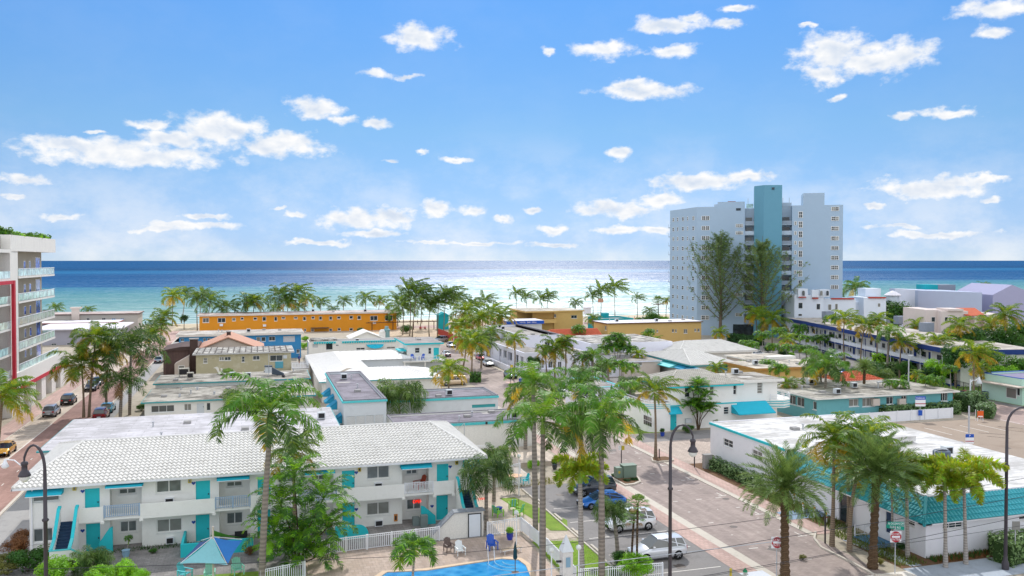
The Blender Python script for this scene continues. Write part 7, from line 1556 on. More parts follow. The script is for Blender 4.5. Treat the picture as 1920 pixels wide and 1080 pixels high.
for a, b, c, d, r, k, l in ((1760, 640, 1758, 712, 30, 'windy', 'windblown palm between the broad one and the fence lamp palm'), (1800, 610, 1800, 700, 28, 'coco', 'tall palm just right of the navy motel roof units'), (1885, 590, 1884, 700, 32, 'coco', 'tall palm in the thick trees at the right'), (1840, 690, 1841, 745, 22, 'coco', 'low palm behind the black fence'), (1648, 600, 1646, 690, 24, 'coco', 'tall palm behind the second tall row palm'), (1560, 604, 1560, 660, 18, 'adonidia', 'palm against the navy motel upper balcony, left'), (1720, 612, 1720, 668, 22, 'coco', 'palm rising over the navy motel roof'), (1478, 636, 1478, 672, 18, 'coco', 'palm at the outside stair of the navy motel'), (1500, 700, 1500, 712, 14, 'adonidia', 'small palm at the yellow roof edge'),
 (1195, 560, 1195, 606, 14, 'farwindy', 'sea-front palm left of the tower, behind the teal block'), (1060, 640, 1060, 712, 22, 'coco', 'green palm right of the golden fronded ones'), (905, 640, 902, 690, 26, 'far', 'dark palm over the colonnade kerb'), (920, 625, 915, 672, 24, 'coco', 'green palm behind the parked white saloon'), (860, 610, 858, 655, 24, 'coco', 'bright palm by the pale lamp post at the street end'), (735, 592, 735, 618, 14, 'far', 'small palm at the right corner of the orange building'), (1140, 690, 1142, 730, 20, 'royal', 'small royal palm right of the white garden wall'), (1090, 700, 1092, 745, 22, 'queen', 'feathery palm behind the bright royal palms'), (1182, 720, 1184, 790, 24, 'queen', 'drooping palm at the left wall of the corner house'), (985, 760, 985, 850, 40, 'royal', 'royal palm crown left behind the pale-trunked one')): palm(k, a, b, c, d, r, l, lod=.7)
mid = ['behind the tiled annex roof', 'over the little lavender annex', 'beside the red clay roof', 'left of the long tan building', 'at the corner of the rear tiled house', 'between the tan and tiled roofs', 'by the yellow roof edge', 'behind the corner house roof', 'over the flat extension of the corner house', 'between the corner house and the teal-walled motel', 'left of the teal-walled motel wing', 'before the dark tower hedge', 'right of the dark tower hedge', 'at the far side of the navy motel court', 'beside the first navy court car', 'left of the round hut roof']
for i, (cx, cy, by, r) in enumerate(((1400, 650, 672, 16), (1198, 664, 700, 16), (1085, 622, 650, 16), (1112, 598, 636, 16), (1430, 634, 662, 18), (1228, 640, 668, 16), (1395, 690, 712, 16), (1345, 690, 725, 20), (1440, 690, 722, 20), (1478, 720, 770, 24), (1462, 700, 752, 22), (1350, 624, 650, 18), (1500, 622, 655, 18), (1540, 615, 652, 18), (1462, 628, 660, 18), (912, 650, 676, 18))):
    palm('coco' if i % 2 else 'adonidia', cx, cy, cx, by, r, 'mid-distance palm ' + mid[i], lod=.6)
for i, (cx, by, r, k, l) in enumerate(((1262, 612, 10, 'broad', 'low shrub left of the tower foot hedge'), (1218, 606, 12, 'broad', 'sea grape shrub behind the long tan roof, left'), (1245, 606, 12, 'lime', 'sea grape shrub behind the long tan roof, right'), (660, 606, 8, 'broad2', 'small beach shrub behind the orange roof'), (1400, 655, 10, 'broad', 'shrub at the tower car park, left'), (1440, 660, 11, 'broad2', 'shrub at the tower car park, centre'), (1480, 672, 11, 'lime', 'shrub at the tower car park, right'), (1585, 690, 12, 'lime', 'bright shrub below the first tall windblown palm'), (1625, 705, 13, 'broad', 'shrub below the second tall windblown palm'), (1545, 676, 12, 'broad', 'shrub left of the pale navy court car'), (1120, 740, 13, 'broad', 'shrub beside the lavender store'), (1060, 730, 12, 'lime', 'bright shrub before the white garden wall'), (1205, 775, 14, 'broad2', 'dark shrub at the corner house side wall'), (1340, 800, 13, 'broad', 'shrub right of the areca clump'), (985, 712, 12, 'broad', 'shrub along the colonnade kerb'), (940, 860, 16, 'broad', 'leafy shrub behind the right end of the motel'), (1000, 880, 16, 'lime', 'bright shrub on the raised patio edge'), (1075, 890, 16, 'broad', 'shrub at the head of the car park'), (1050, 870, 14, 'olive', 'yellowish shrub at the head of the car park'), (470, 1040, 14, 'reddish', 'reddish shrub beside the tall royal palm trunk'), (240, 800, 12, 'broad2', 'dark shrub below the dark royal palm'), (265, 770, 12, 'broad', 'shrub at the left corner of the low apartments'), (330, 676, 14, 'broad', 'green shrubs at the shingle house front'))): bush(cx, by, r, l, k)
# planted roof edge of the hotel
RT = Thing('roof_garden', 'green planting spilling over the top edge of the hotel', 'plants', -38, 160, 27.3); mbp = MB(); random.seed(77)
for i in range(46): leafball(mbp, Vector((-36.4+random.uniform(-1.4, 1.2), 143.6+28.6*i/46, 27.5+random.uniform(-.1, .3))), random.uniform(.35, .65), 70, .16, LF['lime'] if i % 3 == 0 else LF['broad'], .8)
for i in range(30): leafball(mbp, Vector((-44+i*.3, 143.2+random.uniform(0, .8), 27.6+random.uniform(0, .6))), random.uniform(.5, .8), 60, .2, LF['broad'], .8)
RT.part('foliage', mbp)
# grass and ground cover as stuff
def scatter(name, rect, n, m, h, z=.02):
    random.seed(int(rect[0]*7)+n); mb = MB()
    for k in range(n):
        x, y = random.uniform(rect[0], rect[1]), random.uniform(rect[2], rect[3]); a = random.uniform(0, PI); l = h*random.uniform(.5, 1.3); d = Vector((math.cos(a), math.sin(a)))*l*.5
        mb.face([(x-d.x*.3, y-d.y*.3, z), (x+d.x*.3, y+d.y*.3, z), (x+random.uniform(-l, l)*.6, y+random.uniform(-l, l)*.6, z+l)], m)
    o = bpy.data.objects.new(name, mb.mesh(name)); C.objects.link(o); o['kind'] = 'stuff'
scatter('ground_cover', (47.1, 49.6, 53.6, 62), 1500, LF['grassy'], .28); scatter('ground_cover', (50.6, 70, 53.4, 54.5), 2200, LF['reddish'], .25); scatter('ground_cover', (50.4, 60, 53.6, 54.5), 900, LF['broad2'], .3)
scatter('ground_cover', (47.8, 50.1, 62, 76), 1500, LF['grassy'], .3); scatter('lawn_grass', (21.9, 25.9, 56, 67), 5000, LF['lime'], .09); scatter('lawn_grass', (-15, 4, 57, 66), 6000, LF['lime'], .09); scatter('ground_cover', (24, 30, 84, 86.5), 600, LF['olive'], .25)
scatter('ground_cover', (118.5, 135, 62, 150), 5000, LF['lime'], .4); scatter('ground_cover', (-12.5, -3, 74.2, 75.2), 500, LF['broad2'], .2)
# casuarinas ------------------------------------------------------------------------------
def casuarina(px, by, py_top, rpx, label, seed):
    s, t = G(px, by); D = depth(s, t); Ht = H_-(py_top-488)/F_*D; R = rpx/F_*D; random.seed(seed); T = Thing('casuarina_tree', label, 'tree', s, t, 0, glob=False)
    tr = MB(smooth=True); lf = MB(); m = LF['pine']
    tr.tube([(0, 0, 0), (.3, 0, Ht*.3), (-.2, 0, Ht*.65), (.1, 0, Ht*.97)], [.55, .4, .22, .04], BK['wood'], 8)
    for i in range(58):
        f = .16+.8*(i/58); a = i*2.4+random.uniform(-.3, .3); L = R*(1.25-f)**.8*random.uniform(.75, 1.15)*(.55+.9*math.sin(PI*min(1, f*1.15))); L = max(L, 1.2); up = random.uniform(.5, 1.1)
        z0 = Ht*f*.92; P = [Vector((0, 0, z0))]; d = Vector((math.cos(a), math.sin(a), up)).normalized()
        for k in range(6): d = (d+Vector((0, 0, .09))+Vector((random.uniform(-.12, .12), random.uniform(-.12, .12), 0))).normalized(); P.append(P[-1]+d*L/6)
        tr.tube(P, [.13*(1-j/7)*(1.1-f)+.015 for j in range(7)], BK['wood'], 4, False)
        for k in range(1, 7):
            for q in range(7):
                c = P[k].lerp(P[k-1], random.random())+Vector((random.gauss(0, .35), random.gauss(0, .35), random.gauss(0, .3)))
                dd = (d+Vector((random.gauss(0, .6), random.gauss(0, .6), random.gauss(.1, .5)))).normalized()
                for w in range(9):
                    v = (dd+Vector((random.gauss(0, .5), random.gauss(0, .5), random.gauss(-.1, .5)))).normalized()*random.uniform(.5, 1.0); o = v.orthogonal().normalized()*.055
                    b = c+v; lf.face([c-o, c+o, b+o*.4+Vector((0, 0, -.12)), b-o*.4+Vector((0, 0, -.12))], m)
    T.part('trunk', tr); T.part('foliage', lf)
casuarina(1350, 632, 424, 92, 'tall feathery casuarina on the left in front of the blue tower', 3)
casuarina(1428, 636, 436, 84, 'tall feathery casuarina on the right in front of the turquoise shaft', 8)
# ================================================================== VEHICLES, FURNITURE, PEOPLE
CGL = glass('car_glass', '#1b2630', .06, .6); TYRE = BLACK; RIM = metal('alloy_rim', '#b9bcc0', .3, .7); HEADL = paint('headlight_lens', '#e6ebf0', .15, .05, spec=.8, bump=0); TAIL = paint('taillight_lens', '#b01c1c', .2, .05, spec=.8, bump=0); PLASTIC = paint('black_trim_plastic', '#232425', .6, .1)
def carpaint(name, col, m=.35):
    if name in MATS: return MATS[name]
    t = NT(name); p = t.bsdf(lin(col), .28, m, .5); p.node.inputs['Coat Weight'].default_value = .8; p.node.inputs['Coat Roughness'].default_value = .06; MATS[name] = t.fin(p); return MATS[name]
def car(kind, label, col, s, t, heading, group=None, cname=None):
    """heading: direction of the nose, radians from +x"""
    m = carpaint(cname or 'car_paint_'+col.strip('#'), col)
    T = Thing({'sedan': 'parked_sedan', 'suv': 'parked_suv', 'van': 'parked_van', 'truck': 'parked_pickup'}[kind], label, {'sedan': 'car', 'suv': 'car', 'van': 'van', 'truck': 'pickup truck'}[kind], s, t, .02, heading, group, glob=False)
    if kind == 'sedan': L, Wd, belt, top, cab = 4.6, .9, .92, 1.42, [(-2.0, .98), (-1.25, 1.38), (.25, 1.42), (1.15, .95)]
    elif kind == 'suv': L, Wd, belt, top, cab = 4.5, .93, 1.08, 1.7, [(-2.1, 1.12), (-1.85, 1.62), (.2, 1.7), (1.15, 1.08)]
    elif kind == 'van': L, Wd, belt, top, cab = 4.9, .97, 1.1, 1.82, [(-2.3, 1.12), (-2.1, 1.76), (.6, 1.82), (1.75, 1.05)]
    else: L, Wd, belt, top, cab = 5.4, .98, 1.15, 1.85, [(-.9, 1.15), (-.6, 1.8), (.7, 1.85), (1.5, 1.15)]
    h = L/2
    # lower body loft
    st = [(-h, .55, .42, belt-.14, .80), (-h+.12, .35, .30, belt-.04, .93), (-h+.5, .22, .22, belt+.0, 1.), (-1.2, .2, .2, belt, 1.), (.2, .2, .2, belt, 1.), (1.15, .2, .2, belt-.0, 1.), (h-.9, .22, .22, belt-.12, .98), (h-.25, .25, .25, belt-.24, .9), (h, .4, .38, belt-.42, .74)]
    g = MB(smooth=True); rows = []
    for x, zb, _, zt, wf in st:
        w = Wd*wf; rows.append([(x, -w*.86, zb), (x, -w, zb+.18), (x, -w*1.0, zt-.28), (x, -w*.94, zt-.05), (x, -w*.8, zt), (x, 0, zt+.035), (x, w*.8, zt), (x, w*.94, zt-.05), (x, w, zt-.28), (x, w, zb+.18), (x, w*.86, zb), (x, 0, zb)])
    g.grid(rows, m, True); g.face(rows[0], m); g.face(rows[-1][::-1], m)
    if kind == 'truck': g.box(-2.6, -.95, -.8, .8, belt-.02, belt+.04, PLASTIC)
    T.part('body', g)
    # cabin: glass house and painted roof
    x0, x1, x2, x3 = [c[0] for c in cab]; zb, zt = cab[0][1]-.05, top
    wb, wt = Wd*.9, Wd*.70
    g = MB(); B4 = [(x0, -wb, zb), (x3, -wb, cab[3][1]-.03), (x3, wb, cab[3][1]-.03), (x0, wb, zb)]; T4 = [(x1, -wt, cab[1][1]), (x2, -wt, zt), (x2, wt, zt), (x1, wt, cab[1][1])]
    for i in range(4): j = (i+1) % 4; g.face([B4[i], B4[j], T4[j], T4[i]], CGL)
    T.part('window', g)
    g = MB(smooth=False); e = .04
    g.grid([[(x1-.03, y, cab[1][1]+dz_) for y, dz_ in ((-wt-.02, 0), (-wt*.7, .05), (0, .07), (wt*.7, .05), (wt+.02, 0))], [((x1+x2)/2, y, zt+dz_) for y, dz_ in ((-wt-.03, 0), (-wt*.7, .05), (0, .07), (wt*.7, .05), (wt+.03, 0))], [(x2+.05, y, zt+dz_) for y, dz_ in ((-wt-.02, -.02), (-wt*.7, .02), (0, .03), (wt*.7, .02), (wt+.02, -.02))]], m)
    for sg in (-1, 1):
        for (a, b) in ((0, 1), (3, 2)):
            p, q = Vector(B4[a] if sg < 0 else B4[3-a]), Vector(T4[a and 1] if False else (T4[0] if a == 0 else T4[1])); q = Vector((q.x, sg*wt, q.z)); p = Vector((p.x, sg*wb, p.z)); g.tube([p, q], .035, m, 4)
        xm = (x0+x3)/2-.15; g.tube([(xm, sg*(wb+.005), zb), (xm+.05, sg*(wt+.01), zt)], .035, m, 4)
        if kind in ('suv', 'van'): xm = x0+.75; g.tube([(xm, sg*(wb+.005), zb), (xm+.12, sg*(wt+.01), zt-.04)], .045, m, 4)
    T.part('roof', g)
    for x in (-h+.85, h-.9):
        for sg in (-1, 1):
            r = .34 if kind == 'sedan' else .38; y = sg*Wd*.93; w = MB(smooth=False)
            pts = [[(x+rr*math.cos(a*PI/10), y+sg*yy, r+rr*math.sin(a*PI/10)) for a in range(20)] for rr, yy in ((r*.6, .09), (r*.96, .09), (r, .06), (r, -.12), (r*.6, -.12))]; w.grid(pts, TYRE, True); wh = T.part('wheel', w)
            w = MB(); c = (x, y+sg*.07, r)
            for k in range(5):
                a = k*2*PI/5; w.face([(x+.05*math.cos(a+1.2), c[1], r+.05*math.sin(a+1.2)), (x+r*.62*math.cos(a+.16), c[1], r+r*.62*math.sin(a+.16)), (x+r*.62*math.cos(a-.16), c[1], r+r*.62*math.sin(a-.16)), (x+.05*math.cos(a-1.2), c[1], r+.05*math.sin(a-1.2))], RIM)
            w.face([(x+r*.62*math.cos(a*PI/8), y+sg*.03, r+r*.62*math.sin(a*PI/8)) for a in range(16)], PLASTIC); T.part('rim', w, wh)
    for sg in (-1, 1):
        T.part('headlight', MB().box(h-.3, h-.03, sg*Wd*.5, sg*Wd*.8, belt-.42, belt-.28, HEADL)); T.part('taillight', MB().box(-h-.015, -h+.1, sg*Wd*.5, sg*Wd*.80, belt-.32, belt-.12, TAIL))
        T.part('mirror', MB().box(x3-.5, x3-.33, sg*(Wd+.02), sg*(Wd+.17), belt+.02, belt+.15, m))
    g = MB(); g.box(-h-.02, -h+.05, -Wd*.7, Wd*.7, .36, .5, PLASTIC); g.box(-h-.026, -h-.021, -.25, .25, .52, .66, HEADL); T.part('bumper', g)
    g = MB(); g.box(h-.06, h+.02, -Wd*.55, Wd*.55, .38, .52, PLASTIC); T.part('grille', g); return T
up, dn = PI/2, -PI/2
def carpx(kind, label, col, px, py, hd, **k): s, t = G(px, py); return car(kind, label, col, s, t, hd, **k)
carpx('suv', 'silver white car parked nose-in beside the bottom lime shrubs', '#e4e6ea', 1232, 1046, PI, cname='pearl_white_paint')
carpx('suv', 'white car with sunroof, parked nose-in behind the slim fan palms', '#f0f1f3', 1180, 992, PI)
carpx('sedan', 'bright blue saloon parked nose-in behind the shaggy palm', '#1768b8', 1128, 950, PI)
carpx('suv', 'dark grey car at the far end of the nose-in row, behind the blue saloon', '#3b3f45', 1112, 926, PI)
carpx('suv', 'silver grey car parked first behind the hatched bay on the left street', '#a9adb3', 97, 779, up)
carpx('suv', 'black car parked ahead of the silver grey one on the left street', '#1c2026', 129, 757, up)
carpx('sedan', 'yellow taxi cut by the left edge beside the hatched bay', '#e0a534', 8, 852, dn, cname='taxi_yellow')
carpx('suv', 'dark red car half hidden behind the white flat roof on the left street', '#8c2a35', 190, 785, up)
carpx('sedan', 'teal blue car beyond the dark red one on the left street', '#3f8fa0', 202, 772, up)
carpx('sedan', 'navy car among the palms far up the left street', '#28304a', 182, 722, dn)
carpx('sedan', 'silver car beside the shingled house on the left street', '#b8c4cc', 298, 680, up)
carpx('sedan', 'white saloon parked facing the camera in front of the red car by the colonnade', '#f2f2f2', 916, 686, dn)
carpx('sedan', 'red saloon parked directly behind the white one by the colonnade', '#c23a3e', 902, 675, dn)
carpx('sedan', 'blue grey saloon parked at the kerb planter before the deco building', '#6f8f9c', 957, 708, dn)
carpx('sedan', 'white car in the shade near the sandy plaza', '#eceef2', 846, 651, dn)
carpx('suv', 'silver car against the orange wall near the sandy plaza', '#b6bcc4', 826, 641, PI+.4)
carpx('sedan', 'white car glimpsed behind the small balcony house', '#f0f0f0', 836, 668, up)
carpx('van', 'beige van parked behind the grey roof row palm', '#d6bfa0', 850, 722, PI)
carpx('suv', 'white car under the tan balcony building', '#f2f2f4', 1046, 631, -.4)
carpx('sedan', 'second white car left of the one under the tan balcony building', '#e8eaec', 1032, 629, -.4)
carpx('sedan', 'white car at the little side lot behind the big royal palms', '#dfe6ea', 1052, 746, PI)
carpx('sedan', 'red car parked right of the teal-walled motel', '#b82a34', 1794, 753, 0)
carpx('sedan', 'dark red car behind the red one by the fence', '#8e2430', 1815, 748, .2)
for i, (px_, py_, c, l) in enumerate(((1475, 652, '#e6e8ea', 'white car, first from the left in the navy motel car park'), (1530, 664, '#c8ccd2', 'pale silver car, second from the left in the navy motel car park'), (1570, 674, '#dfe3ea', 'pale car, third from the left in the navy motel car park'), (1590, 704, '#27408a', 'deep blue car behind the teal-walled motel roof'), (1712, 712, '#d8dce2', 'pale car at the driveway behind the low bright hedge'), (1420, 668, '#e8e8ea', 'white car beside the tiled roof annex'))): carpx('sedan', l, c, px_, py_, .3)
carpx('suv', 'dark car near the navy car among the left street palms', '#30343c', 172, 732, dn)
# ---- street lamps ----------------------------------------------------------------
def bracket_lamp(label, s, t, ztop, direction, arm=2.1, second=False, fig=1.):
    T = Thing('street_lamp', label, 'street lamp', s, t, 0, glob=False, group='tall curved street lamps'); m = BRONZE; h = ztop-1.6
    g = MB(smooth=True); g.lathe([(.26, 0), (.26, .5), (.17, .7), (.13, 1.2), (.115, h*.72), (.16, h*.72+.02), (.2, h*.72+.12), (.12, h*.72+.22), (.1, h)], 0, 0, m, 12); T.part('pole', g)
    d = Vector((math.cos(direction), math.sin(direction), 0)); P = []
    for k in range(11): a = PI*k/12; P.append(Vector((0, 0, h))+d*(arm/2)*(1-math.cos(a))+Vector((0, 0, 1.5*math.sin(a))))
    g = MB(smooth=True); g.tube(P, [.09]*5+[.07]*6, m, 8); g.tube([P[-1]+Vector((0, 0, 0)), P[-1]-Vector((0, 0, .25))], .06, m, 6); ar = T.part('arm', g)
    e = P[-1]-Vector((0, 0, .2)); g = MB(smooth=True); g.lathe([(.08, 0), (.2, -.08), (.2, -.22), (.16, -.26), (.17, -.55), (.24, -.62), (.36, -.86), (.35, -.9)], e.x, e.y, m, 14, e.z); hd = T.part('lamp_head', g)
    g = MB(smooth=True); g.lathe([(.3, -.88), (.26, -1.1), (.12, -1.24), (.02, -1.26)], e.x, e.y, paint('frosted_globe', '#dfe3dd', .3, .05, spec=.6, bump=0), 14, e.z); T.part('lamp_shade', g, hd)
    if second:
        q = e+d*.1-Vector((0, 0, .35)); g = MB(smooth=True); g.tube([q, q+d*.5+Vector((0, 0, .4)), q+d*1.0+Vector((0, 0, .45))], .035, WHITEM, 6); g.lathe([(.05, 0), (.12, -.2), (.22, -.42), (.12, -.52)], (q+d*1.05).x, (q+d*1.05).y, WHITEM, 10, q.z+.45); T.part('side_lamp', g)
s, t = G(1256, 1128); bracket_lamp('bronze street lamp with curved arm in the centre, over the parked silver white car', s, t, H_-(795-488)/F_*depth(s, t), -AY*1+.0, 1.1*1.5)
s, t = G(1885, 1068); bracket_lamp('bronze street lamp with curved arm at the right in front of the corner shop', s, t, H_-(762-488)/F_*depth(s, t), -AY, 2.4)
s, t = G(88, 1225); bracket_lamp('bronze street lamp with curved arm and extra white light at the left before the motel', s, t, H_-(833-488)/F_*depth(s, t), PI-AY, 1.3, True)
def park_lamp(label, px, by, py, dirn=PI, m=None, style='bell'):
    s, t = G(px, by); D = depth(s, t); h = H_-(py-488)/F_*D; T = Thing('lamp_post', label, 'lamp post', s, t, 0, glob=False); m = m or WHITEM
    g = MB(smooth=True); g.lathe([(.2, 0), (.12, .4), (.1, h)], 0, 0, m, 8); T.part('pole', g); d = Vector((math.cos(dirn), math.sin(dirn), 0))
    g = MB(smooth=True); P = [Vector((0, 0, h-.5)), Vector((0, 0, h-.1))+d*.35, Vector((0, 0, h-.15))+d*.8, Vector((0, 0, h+.3))+d*1.4]; g.tube(P, .06, m, 6); T.part('arm', g); e = P[-1]; g = MB(smooth=True); g.lathe([(.08, .1), (.15, -.2), (.45, -.9), (.4, -.95)], e.x, e.y, m, 10, e.z); T.part('lamp_head', g)
park_lamp('white shepherd-crook lamp post in front of the navy motel stairs', 1520, 660, 634, PI-.3)
park_lamp('white shepherd-crook lamp post by the fence beyond the parking lot', 1819, 764, 712, -.3)
park_lamp('pale lamp post at the sea end of the street beside the red-topped wall', 851, 652, 604, PI)
for px_, py_, by, l in ((1703, 668, 764, 'tall pale lamp pole with drooping palm frond before the teal-walled motel'), (1646, 718, 772, 'plain grey floodlight pole between the parking sign and the motel air conditioner')):
    s, t = G(px_, by); h = H_-(py_-488)/F_*depth(s, t); T = Thing('floodlight_pole', l, 'lamp pole', s, t, 0, glob=False); g = MB(); g.lathe([(.12, 0), (.09, h)], 0, 0, POLEG, 8); T.part('pole', g); T.part('lamp_head', MB().box(-.15, .75, -.2, .2, h, h+.16, POLEG))
# globe garden lamps
for px_, by, py_, l in ((968, 1022, 968, 'white globe lamp on the picket fence corner post by the pool'), (973, 930, 860, 'white globe lamp at the top of the patio steps'), (1034, 1110, 1040, 'white lantern post on the lawn left of the concrete pole'), (1085, 1120, 1035, 'white lantern on the lawn right of the concrete pole')):
    s, t = G(px_, by); h = H_-(py_-488)/F_*depth(s, t); T = Thing('garden_lamp', l, 'garden lamp', s, t, 0, glob=False); g = MB(); g.lathe([(.06, 0), (.045, h)], 0, 0, WHITEM, 8); T.part('post', g)
    g = MB(smooth=True); g.lathe([(.05, -.02), (.16, .06), (.2, .18), (.16, .31), (.04, .37)], 0, 0, paint('frosted_globe', '#dfe3dd'), 12, h); T.part('globe', g)
# ---- concrete utility pole and wires -----------------------------------------------
s, t = 10.8, 29.1; T = Thing('utility_pole', 'square concrete utility pole with pointed cap at the bottom centre', 'utility pole', s, t, 0, glob=False); PC = paint('pole_concrete', '#cfcdc9', .85, .12, 1.5, 14., stain=.25); z = 12.9
g = MB(); g.prism([(-.19, -.19), (.19, -.19), (.19, .19), (-.19, .19)], 0, z, PC); T.part('pole', g); g = MB(); a = [(-.22, -.22, z+.002), (.22, -.22, z+.002), (.22, .22, z+.002), (-.22, .22, z+.002)]; tp_ = (0, 0, z+.6)
for i in range(4): g.face([a[i], a[(i+1) % 4], tp_], GREYW)
g.face(a[::-1], GREYW); T.part('cap', g)
g = MB(); BB = paint('blue_steel_plate', '#7fa0b4', .6, .1); g.box(-.08, .08, -.23, -.195, z-.55, z-.2, BB); T.part('plate', g); T.part('plate', MB().box(-.08, .08, -.23, -.195, z-1.6, z-1.3, BB))
g = MB()
for zz in (z-.35, z-.9, z-1.7): g.tube([(-.23, -.1, zz), (-.42, -.1, zz+.02)], .045, MATS['dark_metal'], 6)
T.part('insulator', g)
WIRE = paint('dark_cable', '#33343a', .6, .1); WIREL = paint('pale_cable', '#aeb4ba', .5, .1)
def wire(label, pix, r=.011, m=None):
    P = [Vector((a, 29.0, b)) for a, b in (FP(x, y, 29.0) for x, y in pix)]
    # extend both ways
    P = [P[0]+(P[0]-P[1]).normalized()*6]+P+[P[-1]+(P[-1]-P[-2]).normalized()*6]
    Q_ = []
    for i in range(len(P)-1):
        for k in range(6): Q_.append(P[i].lerp(P[i+1], k/6))
    Q_.append(P[-1]); g = MB(smooth=True); g.tube(Q_, r, m or WIRE, 5); single('power_line', label, 'cable', g, P[0].x, P[0].y, P[0].z)
wire('topmost power line, crossing from the concrete pole up to the right edge', [(0, 1069), (480, 1055), (825, 1040), (1060, 1019), (1240, 998), (1440, 972), (1680, 938), (1920, 897)], .009)
wire('second power line from the top on the right side', [(1062, 1078), (1230, 1048), (1440, 1012), (1680, 974), (1920, 931)], .011)
wire('third power line from the top on the right side', [(1318, 1080), (1440, 1059), (1680, 1017), (1920, 968)], .011)
wire('pale sagging cable low across the lawn at bottom centre', [(800, 1099), (940, 1078), (1060, 1063), (1200, 1046)], .014, WIREL)
wire('lowest power line crossing the bottom edge to the right', [(1180, 1106), (1290, 1087), (1440, 1062), (1560, 1040), (1920, 985)], .009)
# ---- signs -------------------------------------------------------------------------
SRED = paint('sign_red', '#b0202c', .5, .06); SGRN = paint('sign_green', '#1f9a84', .5, .06); SBL = paint('sign_blue', '#2558b8', .5, .05); SW = paint('sign_white', '#eef0f2', .5, .04)
def dne(px, py, by, label, names=False):
    s, t = G(px, by); D = depth(s, t); z = H_-(py-488)/F_*D; T = Thing('no_entry_sign', label, 'traffic sign', s, t, 0, -AY+.0, group=None, glob=False); R = .42
    g = MB(); g.lathe([(.04, 0), (.04, z+R+(1.0 if names else 0))], 0, 0, POLEG, 6); T.part('post', g)
    g = MB(); g.box(-R, R, -.09, -.06, z-R, z+R, SW); pl = T.part('sign_plate', g)
    g = MB(); g.yprism([(R*.97*math.cos(k*PI/16), z+R*.97*math.sin(k*PI/16)) for k in range(32)], -.105, -.092, SRED); g.box(-R*.72, R*.72, -.112, -.106, z-.07, z+.07, SW)
    T.part('disc', g, pl); g = text_on('DO NOT', .24, SW, 0, -.115, z+.2, 1., depth=.004); T.part('lettering', g, pl); g = text_on('ENTER', .24, SW, 0, -.115, z-.2, 1., depth=.004); T.part('lettering', g, pl)
    if names:
        for zz, tx, ang in ((z+.98, 'N OCEAN DR', 0), (z+.68, 'SURF RD', -.5)):
            g = MB(); g.box(-.62, .62, -.02, .02, -.14, .14, SGRN); g.add(text_on(tx, .23, SW, 0, -.03, 0, .85, depth=.006)); g.xform(Matrix.Translation((0, -.06 if ang == 0 else .03, zz)) @ Matrix.Rotation(ang, 4, 'Z')); T.part('street_name_plate', g)
    return T
dne(1456, 1020, 1085, 'round red DO NOT ENTER sign beside the trunk of the near date palm')
dne(1678, 1009, 1076, 'red DO NOT ENTER sign below the green street name plates at the shop corner', True)
def infosign(px, py, by, label, w=.9, h=1.2, cols=('b', 'w', 'r', 'w2')):
    s, t = G(px, by); D = depth(s, t); z = H_-(py-488)/F_*D; T = Thing('parking_sign', label, 'sign', s, t, 0, -AY, glob=False); g = MB(); g.lathe([(.05, 0), (.05, z+h/2)], 0, 0, POLEG, 6); T.part('post', g)
    g = MB(); g.box(-w/2, w/2, -.09, -.06, z-h/2, z+h/2, SW); pl = T.part('sign_plate', g); g = MB(); g.box(-w/2, w/2, -.1, -.092, z+h*.15, z+h/2, SBL); T.part('blue_panel', g, pl); g = MB(); g.box(-w/2, w/2, -.1, -.092, z-h*.28, z-h*.2, SRED); T.part('red_stripe', g, pl)
    return T, z, pl
T, z, pl = infosign(1817, 824, 861, 'blue and white parking sign on a thick post beside the news boxes', 1.0, 1.15); T.part('lettering', text_on('P', .34, SW, 0, -.105, z+.36, 1.), pl); g = MB(); g.box(-.32, .32, -.1, -.07, z-1.25, z-.65, SW); T.part('small_plate', g); g = text_on('P', .3, SBL, 0, -.11, z-.95); T.part('lettering', g)
s, t = G(1817, 861); zt_ = H_-(772-488)/F_*depth(s, t); g = MB(); g.lathe([(.11, 0), (.1, zt_+.6)], 0, .12, POLEG, 8); T.part('pole', g)
T, z, pl = infosign(1660, 757, 776, 'blue-topped parking sign, left one in front of the teal-walled motel', 1.5, 1.5); T.part('lettering', text_on('PARKING', .3, SW, 0, -.105, z+.45), pl)
T, z, pl = infosign(1725, 753, 788, 'blue-topped parking sign, right one in front of the teal-walled motel', 1.5, 1.5); T.part('lettering', text_on('PARKING', .3, SW, 0, -.105, z+.45), pl); g = MB(); g.box(-.3, .3, -.1, -.07, z-2.1, z-1.3, SBL); T.part('small_plate', g)
s, t = G(1165, 880); T = Thing('bus_sign', 'small yellow and white sign on a dark post at the utility box island', 'sign', s, t, 0, -AY, glob=False); z = H_-(841-488)/F_*depth(s, t); T.part('post', MB().box(-.05, .05, -.05, .05, 0, z+.25, BRONZE)); T.part('sign_plate', MB().box(-.34, -.02, -.09, -.06, z-.25, z+.25, SW)); T.part('sign_plate', MB().box(.0, .34, -.09, -.06, z-.25, z+.25, YEL))
s, t = G(957, 726); T = Thing('parking_meter_sign', 'thin pole with small yellow sign by the deco building kerb', 'sign', s, t, 0, -AY, glob=False); z = H_-(687-488)/F_*depth(s, t); T.part('post', MB().box(-.05, .05, -.05, .05, 0, z+.3, BRONZE)); T.part('sign_plate', MB().box(-.0, .5, -.09, -.06, z-.25, z+.25, YEL))
s, t = G(1903, 1060); T = Thing('grey_backed_sign', 'grey square sign back on a pale post before the shop at the right', 'sign', s, t, 0, -AY, glob=False); z = H_-(988-488)/F_*depth(s, t); T.part('post', MB().box(-.03, .03, -.03, .03, 0, z+.3, POLEG)); T.part('sign_plate', MB().box(-.3, .3, -.09, -.06, z-.33, z+.33, paint('sign_back', '#8c8c86', .6)))
